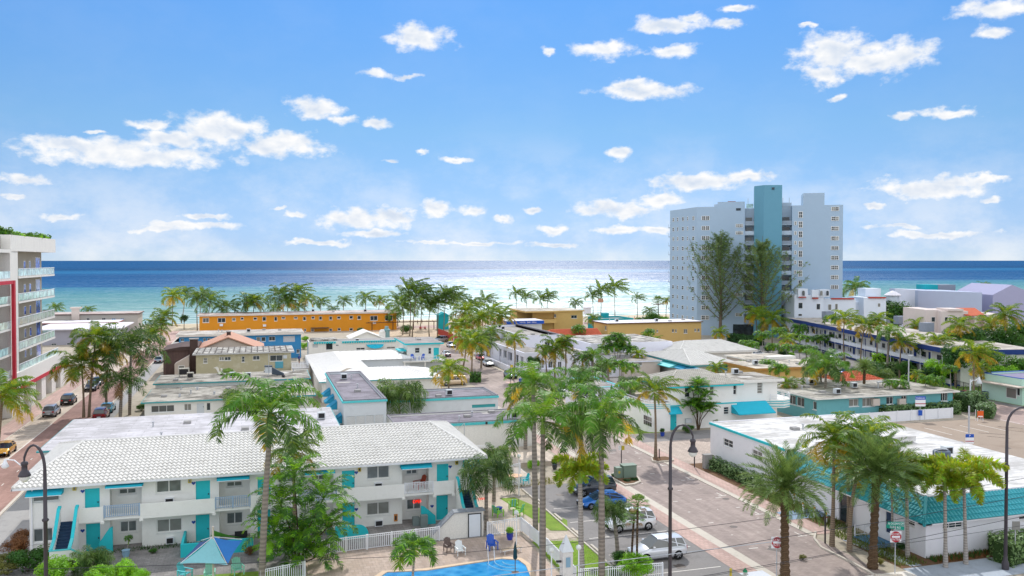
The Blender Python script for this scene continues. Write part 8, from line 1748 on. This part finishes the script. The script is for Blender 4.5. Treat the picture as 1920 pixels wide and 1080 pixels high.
s, t = G(58, 784); T = Thing('white_post_sign', 'white sign post on the left pavement beside the hotel', 'sign', s, t, 0, 0, glob=False); T.part('post', MB().box(-.05, .05, -.05, .05, 0, 2.6, POLEG)); T.part('sign_plate', MB().box(-.2, .2, -.09, -.06, 2.0, 2.7, SW))
s, t = G(1704, 698); T = Thing('round_sign', 'round pale sign on the dark clipped hedge', 'sign', s, t, 0, -AY, glob=False); T.part('post', MB().box(-.05, .05, -.05, .05, 0, 3.0, POLEG)); g = MB(); g.yprism([(.8*math.cos(k*PI/10), 3.4+.8*math.sin(k*PI/10)) for k in range(20)], -.08, -.05, PINKW); T.part('sign_plate', g)
# dark sign posts
for px_, y0, by, l in ((1302, 825, 877, 'thin dark post at the edge of the cobbled drive'), (1547, 958, 1019, 'slim dark post in the planting at the corner kerb'), (1236, 843, 862, 'short dark post beside the planter palm')):
    s, t = G(px_, by); z = H_-(y0-488)/F_*depth(s, t); single('metal_post', l, 'post', MB().box(s-.05, s+.05, t-.05, t+.05, 0, z, BRONZE), s, t)
# ---- street boxes, bins, barricade ---------------------------------------------------
isl = [G(1141, 895), G(1150, 888), G(1172, 880), G(1198, 897), G(1202, 905), G(1190, 910), G(1172, 912)]
T = Thing('utility_box_island', 'kerbed street island holding the green utility box', 'traffic island', isl[0][0], isl[0][1]); T.part('kerb', MB().prism(isl[::-1], 0, .16, KERB)); g = MB(); c = (sum(p[0] for p in isl)/7, sum(p[1] for p in isl)/7); g.prism([(c[0]+(x-c[0])*.85, c[1]+(y-c[1])*.85) for x, y in isl][::-1], .163, .2, paint('mulch_bed', '#7a5c44')); T.part('soil', g)
UG = paint('utility_green', '#7c9080', .6, .08); s, t = G(1178, 897); T = Thing('utility_box', 'grey-green double utility cabinet on the street island', 'utility box', s, t, .2, 0, glob=False); g = MB(); g.box(-.75, .75, -.5, .5, 0, 1.25, UG); T.part('cabinet', g); g = MB(); g.box(-.8, .8, -.55, .55, 1.253, 1.33, UG); T.part('lid', g); g = MB(); g.box(-1.5, -.78, -.35, .45, 0, 1.1, UG); T.part('side_cabinet', g); T.part('warning_label', MB().box(-1.3, -1.1, -.37, -.355, .5, .75, YEL))
for px_, by, l in ((1152, 895, 'low shrub left of the utility box'), (1190, 903, 'low dark plants right of the utility box'), (1176, 905, 'low green plants before the utility box')): bush(px_, by, 9, l, 'broad2', .6)
isl = [(44.0, 90.0), (44.4, 89.4), (46.6, 89.6), (47., 90.3), (46.6, 91.5), (44.6, 91.5)]
T = Thing('palm_planter', 'small kerbed planter round the base of the windblown street palm', 'planter', 45, 90); T.part('kerb', MB().prism(isl, 0, .2, KERB)); T.part('soil', MB().prism([(45.5+(x-45.5)*.85, 90.5+(y-90.5)*.85) for x, y in isl], .203, .24, paint('mulch_bed', '#7a5c44')))
s, t = G(1326, 878); T = Thing('electric_cabinet', 'grey electrical cabinet at the left end of the shop hedge', 'electrical cabinet', s, t, 0, 0, glob=False); T.part('cabinet', MB().box(-.45, .45, -.3, .3, 0, 1.5, CONCG)); T.part('lid', MB().box(-.5, .5, -.35, .35, 1.503, 1.6, CONCG)); T.part('side_box', MB().box(.5, 1.0, -.2, .25, 0, .9, UG))
s, t = G(1397, 1090); T = Thing('fire_hydrant', 'fire hydrant with green cap at the bottom by the curb ramp', 'hydrant', s, t, 0, glob=False); g = MB(smooth=True); g.lathe([(.2, 0), (.2, .08), (.13, .1), (.13, .62), (.17, .64), (.17, .7)], 0, 0, paint('hydrant_silver', '#c8cbc4', .5), 12); T.part('barrel', g); g = MB(smooth=True); g.lathe([(.17, .703), (.15, .82), (.06, .92), (.04, 1.)], 0, 0, paint('hydrant_green', '#1c8a5a', .5), 12); T.part('cap', g); T.part('nozzle', MB().tube([(-.24, 0, .5), (.24, 0, .5)], .06, paint('hydrant_silver', '#c8cbc4'), 8)); 
s, t = G(1370, 1092); single('yellow_bollard', 'yellow bollard beside the fire hydrant at the bottom edge', 'bollard', MB().lathe([(.09, 0), (.09, 1.0), (.02, 1.05)], s, t, YEL, 10), s, t)
for i, (px_, by) in enumerate(((1489, 945), (1506, 962), (1527, 971), (1549, 982))):
    s, t = G(px_, by); T = Thing('striped_bollard', 'white bollard with orange and red bands, %s from the blue ramp end' % ordn[3-i], 'bollard', s, t, 0, glob=False, group='striped bollards'); T.part('post', MB().lathe([(.09, 0), (.09, 1.1), (.05, 1.14)], 0, 0, SW, 10)); T.part('orange_band', MB().lathe([(.093, .85), (.093, 1.05)], 0, 0, paint('orange_band', '#e09030', .5), 10)); T.part('red_band', MB().lathe([(.093, .55), (.093, .66)], 0, 0, SRED, 10))
OR = paint('barricade_orange', '#e0662a', .6, .05)
s, t = G(1836, 789); T = Thing('barricade', 'orange and white folding barricade by the hedge end', 'barricade', s, t, 0, -AY, glob=False)
for x in (-.42, .36): T.part('leg', MB().box(x, x+.06, -.3, -.24, 0, 1.6, SW)); T.part('leg', MB().box(x, x+.06, .24, .3, 0, 1.6, SW))
T.part('panel', MB().box(-.45, .45, -.33, -.305, .55, 1.5, OR)); T.part('panel', MB().box(-.35, .35, -.34, -.331, .62, .78, SW))
s, t = G(1833, 860); T = Thing('traffic_cone', 'orange traffic cone beyond the white shop roof', 'traffic cone', s, t, 0, glob=False); T.part('cone', MB(smooth=True).lathe([(.3, .04), (.28, .1), (.1, .95), (.05, 1.0)], 0, 0, OR, 12)); T.part('base', MB().box(-.35, .35, -.35, .35, 0, .039, OR))
for px_, by, c, l in ((1789, 848, '#1f7a8a', 'teal newspaper box, left of the pair beyond the shop roof'), (1801, 848, '#2558b8', 'blue newspaper box, right of the pair beyond the shop roof')):
    s, t = G(px_, by); m = paint('box_'+c[1:], c, .5); T = Thing('newspaper_box', l, 'newspaper box', s, t, 0, glob=False); T.part('body', MB().xprism([(-.25, 0), (.25, 0), (.25, 1.25), (-.1, 1.25), (-.25, 1.05)], -.3, .3, m)); T.part('window', MB().box(-.2, .2, -.26, -.255, .65, .98, SW))
# black fence beyond the parking lot
T = Thing('black_metal_fence', 'black metal fence running beyond the parking lot to the mint building', 'fence', 118, 130); pts = [G(1793, 728), G(1850, 744), G(1880, 752)]
for a, b in zip(pts, pts[1:]): T.part('panel', railing_mb(a, b, 0, 1.5, MATS['dark_metal'], .3, .03, 2.5))
for i in range(0): pass
s, t = G(1848, 748); single('blue_bin', 'dark blue litter bin by the black fence', 'bin', MB().box(s-.4, s+.4, t-.4, t+.4, 0, 1.3, paint('navy_bin', '#2a3c66', .5)), s, t)
# ---- motel garden: fences, chairs, sail ------------------------------------------------
def fence(label, pts, h=1.2, m=None, step=.16, z=.02):
    T = Thing('picket_fence', label, 'fence', pts[0][0], pts[0][1])
    for a, b in zip(pts, pts[1:]): T.part('panel', railing_mb(a, b, z, h, m or WHITEM, step, .05, 1.9))
    return T
fence('white metal picket fence between the motel walk and the pool deck', [(3.4, 68.8), (8.5, 69.3), (14.6, 69.75)])
fence('white picket fence right of the shed, behind the blue pool chair', [(18.7, 69.7), (21.9, 70.2)])
fence('white picket fence running down the right side of the pool deck', [(21.9, 70.1), (22.2, 64), (22.1, 57.5)])
fence('white picket fence with gate in the lower left of the pool deck', [(3.3, 64.5), (.2, 63.6)])
fence('short white picket fence running up beside the lower left gate', [(3.35, 64.4), (3.5, 68.7)], step=.3)
fence('white picket fence at the bottom centre behind the lime shrubs', [(22.3, 57.2), (28.6, 56.6)])
fence('white fence along the raised patio by the palms', [(22.0, 84.4), (26.6, 85.6)], z=.9)
T = Thing('raised_patio', 'low white walled raised patio with steps left of the car park', 'patio', 24, 88); T.part('wall', MB().box(21.8, 27.4, 84.5, 88.6, 0, .9, WHITE2)); T.part('paving', MB().box(21.9, 27.3, 84.6, 88.5, .903, .93, PALEP))
g = MB()
for i in range(4): g.box(20.4, 21.79, 83.2+i*.35, 84.5, i*.22, i*.22+.22, CONC)
T.part('step', g)
GW = paint('green_chair_paint', '#8ccf3c', .5, .05); WHT = paint('white_chair_paint', '#e8ecea', .5, .04); MINTC = paint('mint_chair_paint', '#8fd4bc', .5, .05); TQC = paint('turquoise_chair', '#62c4cc', .5, .05); BR = paint('brown_plastic', '#6a5a54', .5)
def chairpx(label, px, by, rz, m, z=.02, sc=1.1, grp=None, m2=None): s, t = G(px, by, z); return adirondack(label, s, t, z, rz, m, grp, sc, m2=m2)
chairpx('royal blue garden chair on the pool deck in front of the picket fence', 923, 1030, .1, CB)
chairpx('lime green garden chair nearest the motel corner on the patio', 934, 968, 2.0, GW, grp='lime patio chairs', m2=TQC); chairpx('lime green garden chair at the back of the patio group', 962, 955, 3.0, GW, grp='lime patio chairs', m2=TQC); chairpx('lime green garden chair on the right of the patio group', 972, 966, -2.4, GW, grp='lime patio chairs', m2=TQC)
chairpx('mint garden chair on the front lawn right of the shade sail', 446, 1076, .3, MINTC); chairpx('turquoise garden chair on the front lawn left of the sail post', 347, 1084, .9, TQC); chairpx('mint garden chair with dark cushion directly by the sail post', 393, 1086, 0, MINTC)
T = adirondack('brown plastic chair against the lean-to shed', *G(842, 1034), .02, .2, BR); T = adirondack('white plastic chair beside the brown one at the shed', *G(863, 1040), .02, .1, WHT)
T = adirondack('orange-brown lounge chair on the right upstairs motel balcony', FP(786, 905, 75.8)[0], 75.7, 2.93, -1.2, paint('rust_orange_chair', '#a8442c', .5), sc=1.15, name='lounge_chair')
T = Thing('motel_bench', 'dark metal chair behind the teal garden wall at the motel', 'chair', *G(452, 1020)); s, t = G(452, 1020); g = MB(); g.box(s-.5, s+.5, t-.3, t+.3, .4, .45, MATS['dark_metal']); T.part('seat', g); g = MB(); g.box(s-.5, s+.5, t+.25, t+.3, .45, 1.0, MATS['dark_metal']); T.part('backrest', g)
for x in (s-.48, s+.42): T.part('leg', MB().box(x, x+.06, t-.28, t-.22, 0, .399, MATS['dark_metal'])); T.part('leg', MB().box(x, x+.06, t+.22, t+.28, 0, .399, MATS['dark_metal']))
# pool-side folding lounger and table
s, t = G(958, 1036); T = Thing('pool_lounger', 'folding slatted lounger beside the pool corner', 'lounger', s, t, 0, .3, glob=False); SL = paint('lounger_fabric', '#b7a48c', .8)
g = MB()
for i in range(9): g.box(-.9+i*.2, -.75+i*.2, -.3, .3, .36, .38, SL)
T.part('seat', g); g = MB()
for y in (-.33, .29): g.box(-.95, .95, y, y+.04, .32, .36, WHITEM)
T.part('frame', g)
for x in (-.8, .75):
    for y in (-.32, .28): T.part('leg', MB().box(x, x+.04, y, y+.04, 0, .319, WHITEM))
s, t = G(965, 905, .93); T = Thing('patio_table', 'round wooden-topped table on the raised patio', 'table', s, t, .93, glob=False); T.part('tabletop', MB().lathe([(.75, .7), (.75, .75)], 0, 0, paint('peach_tabletop', '#e0b088', .6), 16)); T.part('pedestal', MB().lathe([(.3, 0), (.06, .05), (.06, .699)], 0, 0, POLEG, 8))
for i, (dx, dy) in enumerate(((-1., -.2), (.9, -.5))): adirondack('teal chair at the %s of the patio table' % ('left' if i == 0 else 'right'), s+dx, t+dy, .93, 1.6 if i == 0 else -1.4, TEAL, 'teal patio table chairs', .95)
# shade sail on mast
s, t = G(400, 1092); T = Thing('shade_sail', 'four-panel shade sail in blue and green on a mast before the motel', 'shade sail', s, t, 0, 0, glob=False); hh2 = 3.3; g = MB(smooth=True); g.lathe([(.08, 0), (.07, hh2+.8)], 0, 0, PINKW, 8); T.part('mast', g)
SA_ = paint('pale_aqua_sail', '#8ecbd6', .7, .1, .8, 6.); SB_ = paint('blue_sail', '#3f86d6', .7, .1, .8, 6.); SC_ = paint('green_sail', '#4f9a30', .7, .1, .8, 6.); SD_ = paint('navy_sail', '#2c4a7a', .7, .1)
def sail(a, b, c, m, edge=.16):
    a, b, c = map(Vector, (a, b, c)); g = MB(smooth=True); n = 8; cen = (a+b+c)/3; rows = []
    for i in range(n+1):
        r = []
        for j in range(n+1):
            u, v = i/n, j/n; p = a.lerp(b.lerp(c, v), u); w = u*(1-u)*4*.25+u*v*(1-v)*4*.55; q = p.lerp(cen, w*edge*1.6); q.z -= .3*u*(1-u)*1.; r.append(q)
        rows.append(r)
    g.grid(rows, m); g.grid([[q-Vector((0, 0, .02)) for q in r] for r in rows], m); return T.part('sail_panel', g)
ap = (0, 0, hh2+.05); L1, L2, L3, L4 = (-2.2, -.5, 1.8), (1.0, -.9, 1.5), (2.0, .7, 2.75), (-.9, 1.5, 2.7)
sail(ap, L1, L2, SA_); sail(ap, (1.05, -.85, 1.55), (2.05, .65, 2.7), SB_); sail((0, .15, hh2+.5), (2.1, .8, 2.85), (-.3, 1.7, 2.9), SC_); sail(ap, (-1.0, 1.5, 2.6), (-2.2, -.45, 1.85), SD_)
g = MB(smooth=True)
for q in (L1, L2, L3, L4): g.tube([ap, tuple(a*1. for a in q)], .025, WHITEM, 5)
T.part('strut', g)
# second white sail behind the motel roof
s, t = 20.6, 93.5; T2 = Thing('white_shade_sail', 'pointed white shade sail sticking up behind the right end of the motel roof', 'shade sail', s, t, 0, glob=False); T = T2; sail((1.9, .5, 5.0), (-1.0, -.6, 3.2), (.4, .8, 3.0), WHT); T.part('mast', MB().lathe([(.06, 0), (.05, 5.0)], 1.95, .5, POLEG, 8))
# pots
for px_, by, c, l, k in ((236, 1044, '#8fb4cc', 'pale blue pot with young palm by the motel wall', None), (1242, 818, '#2446a8', 'cobalt blue pot with plant at the corner house door', 'broad'), (1200, 800, '#2446a8', 'cobalt blue pot with red plant left of the corner house', 'reddish'), (616, 1002, '#5f7f98', 'grey-blue pot beside the teal garden wall', 'reddish'), (956, 1012, '#2a3cb0', 'deep blue flower pot behind the picket fence', 'lime'), (936, 962, '#2a3cb0', 'small blue pot on the lime chair side table', None), (1040, 880, '#3a3f44', 'dark planter on the raised patio', 'broad2')):
    s, t = G(px_, by); T = Thing('plant_pot', l, 'plant pot', s, t, 0, glob=False); m = paint('glaze_'+c[1:], c, .3, .05, spec=.6); T.part('pot', MB(smooth=True).lathe([(.2, 0), (.3, .3), (.28, .5), (.33, .55)], 0, 0, m, 12))
    if k: o = bpy.data.objects.new('foliage', treecrown(k, 0)); C.objects.link(o); o.parent = T.o; o.location = (0, 0, .8); o.scale = (.45, .45, .45)
for i, (px_, by, l) in enumerate(((780, 985, 'grey plastic bin by the motel bay under the neon sign'), (795, 990, 'grey-green cabinet beside the bin at the motel wall'))):
    s, t = G(px_, by); single('waste_bin' if i == 0 else 'wall_cabinet', l, 'bin' if i == 0 else 'cabinet', MB().box(s-.3, s+.3, t-.25, t+.25, 0, .75 if i == 0 else 1.15, paint('grey_green_bin', '#7d8a88', .7)), s, t)
# folded umbrella by the pool
s, t = G(966, 1074); T = Thing('folded_umbrella', 'folded dark parasol at the right end of the pool', 'parasol', s, t, 0, glob=False); T.part('pole', MB().lathe([(.3, 0), (.3, .06), (.03, .08), (.03, 2.4)], 0, 0, DTRIM, 8)); T.part('canopy', MB(smooth=True).lathe([(.03, 1.0), (.16, 1.1), (.14, 1.7), (.03, 2.35)], 0, 0, paint('dark_teal_canvas', '#24484e', .8), 9))
# picnic things and beach kit
s, t = G(792, 617); T = Thing('picnic_table', 'red-brown picnic table on the sandy plaza', 'table', s, t, 0, glob=False); T.part('tabletop', MB().box(-1.2, 1.2, -.4, .4, .72, .78, REDP)); T.part('bench', MB().box(-1.2, 1.2, -1., -.7, .42, .47, REDP)); T.part('bench', MB().box(-1.2, 1.2, .7, 1., .42, .47, REDP)); T.part('frame', MB().box(-.9, -.8, -.9, .9, .0, .719, DTRIM)); T.part('frame', MB().box(.8, .9, -.9, .9, 0, .719, DTRIM))
s, t = G(1065, 598); T = Thing('lifeguard_stand', 'small white beach lookout hut behind the tan building roof', 'lookout hut', s, 300, 0, glob=False); T.part('hut', MB().box(-1.2, 1.2, -1, 1, 3.2, 5.6, WHITEM)); T.part('roof', MB().box(-1.5, 1.5, -1.3, 1.3, 5.603, 5.8, WR))
for x in (-1, 1): T.part('leg', MB().box(x-.08, x+.08, -.9, -.7, 0, 3.199, WHITEM)); T.part('leg', MB().box(x-.08, x+.08, .7, .9, 0, 3.199, WHITEM))
s = FP(1121, 575, 300)[0]; T = Thing('flag', 'small red and white flag near the beach palms', 'flag', s, 300, 0, glob=False); T.part('pole', MB().lathe([(.07, 0), (.05, 9)], 0, 0, POLEG, 6)); T.part('cloth', MB().box(.05, 2.2, -.02, .02, 7.5, 8.9, PINKR))
# ---- people -------------------------------------------------------------------------
SKIN = paint('skin', '#b5815f', .6, .05, bump=0)
def person(label, s, t, z, rz, top, legs, sit=False, hair='#2c2018', arm=.3):
    o = None; T = Thing('person', label, 'person', s, t, z, rz, glob=False)
    hip = .52 if sit else .95
    V = [(0, 0, hip), (0, 0, hip+.22), (0, 0, hip+.45), (0, 0, hip+.56), (0, -.01, hip+.68)]; E = [(0, 1), (1, 2), (2, 3), (3, 4)]; R = [(.15, .11), (.14, .10), (.17, .11), (.055, .055), (.06, .06)]
    for sg in (-1, 1):
        b = len(V)
        if sit: V += [(sg*.1, 0, hip-.02), (sg*.12, -.42, hip-.0), (sg*.12, -.45, .08), (sg*.12, -.62, .04)]
        else: V += [(sg*.1, 0, hip-.06), (sg*.11, -.03+sg*.1, .5), (sg*.11, .0+sg*.16, .09), (sg*.12, -.14+sg*.16, .04)]
        E += [(0, b), (b, b+1), (b+1, b+2), (b+2, b+3)]; R += [(.09, .09), (.065, .065), (.045, .045), (.04, .03)]
        c = len(V); V += [(sg*.2, 0, hip+.46), (sg*.27, -.02-arm*.3, hip+.2), (sg*.22, -.1-arm*.6, hip+.02), (sg*.21, -.14-arm*.7, hip-.04)]; E += [(2, c), (c, c+1), (c+1, c+2), (c+2, c+3)]; R += [(.06, .06), (.045, .045), (.034, .034), (.03, .025)]
    me = bpy.data.meshes.new('body'); me.from_pydata(V, E, []); o = bpy.data.objects.new('body', me); C.objects.link(o); o.parent = T.o
    md = o.modifiers.new('skin', 'SKIN'); md.use_smooth_shade = True
    if not me.skin_vertices: 
        bpy.context.view_layer.objects.active = o
    for i, sv in enumerate(me.skin_vertices[0].data): sv.radius = R[i]; sv.use_root = (i == 0)
    o.modifiers.new('sub', 'SUBSURF').levels = 1; o.modifiers['sub'].render_levels = 1
    tm = NT('clothes'); ge = tm.n('ShaderNodeTexCoord'); sp_ = tm.n('ShaderNodeSeparateXYZ'); tm.l(ge.outputs['Object'], sp_.inputs[0])
    f = tm.math('GREATER_THAN', sp_.outputs[2], hip+.02); h2 = tm.math('GREATER_THAN', sp_.outputs[2], hip+.55); low = tm.math('LESS_THAN', sp_.outputs[2], hip-.5)
    c1 = tm.mix(f, lin(legs), lin(top)); c2 = tm.mix(h2, c1, lin('#b5815f')); c3 = tm.mix(low, c2, lin('#b5815f')); me.materials.append(tm.fin(tm.bsdf(c3, .8)))
    g = MB(smooth=True); rows = [[(r*.082*math.cos(k*PI/6), -.01+r*.098*math.sin(k*PI/6), hip+.80+zz*.125) for k in range(12)] for r, zz in ((.3, -.98), (.72, -.75), (.95, -.3), (1, .1), (.9, .5), (.55, .86), (.1, 1.))]; g.grid(rows, SKIN, True); g.box(-.012, .012, -.125, -.1, hip+.76, hip+.8, SKIN); T.part('head', g)
    hm = paint('hair_'+hair[1:], hair, .8); g = MB(smooth=True); rows = [[(r*.088*math.cos(k*PI/6), .012+r*.10*math.sin(k*PI/6), hip+.81+zz*.13) for k in range(12)] for r, zz in ((1., .05), (1.02, .3), (.92, .55), (.6, .9), (.1, 1.04))]; g.grid(rows, hm, True); T.part('hair', g); return T
for (px_, by, z, rz, a, b, sit, l) in ((561, 682, 2.95, .3, '#2c3f8a', '#2a2c3a', False, 'person in dark blue shirt standing on the white stair landing of the olive house'), (791, 607, .0, 1, '#3a3f52', '#23262e', False, 'person in dark clothes walking on the beach beyond the pergola'),
  (783, 609, .0, 2, '#4a3a3a', '#30333c', False, 'second person on the beach, left of the walker in dark clothes'), (789, 619, 0, 0, '#c23a3a', '#2a2c3a', True, 'person in red sitting at the plaza picnic table'), (797, 619, 0, .4, '#b84848', '#3a3a44', True, 'second person in red seated at the plaza picnic table'),
  (1179, 602, 0, 0, '#b8505a', '#2a2c3a', False, 'person in a pinkish top on the beach right of the teal block'), (1190, 602, 0, 1, '#c23030', '#23262e', False, 'person in red on the beach right of the one in pink'), (1205, 601, 0, 2, '#3a3f52', '#3a3a44', False, 'person in dark top on the beach, rightmost of the three')):
    s, t = G(px_, by, z); person(l, s, t, z, rz, a, b, sit)
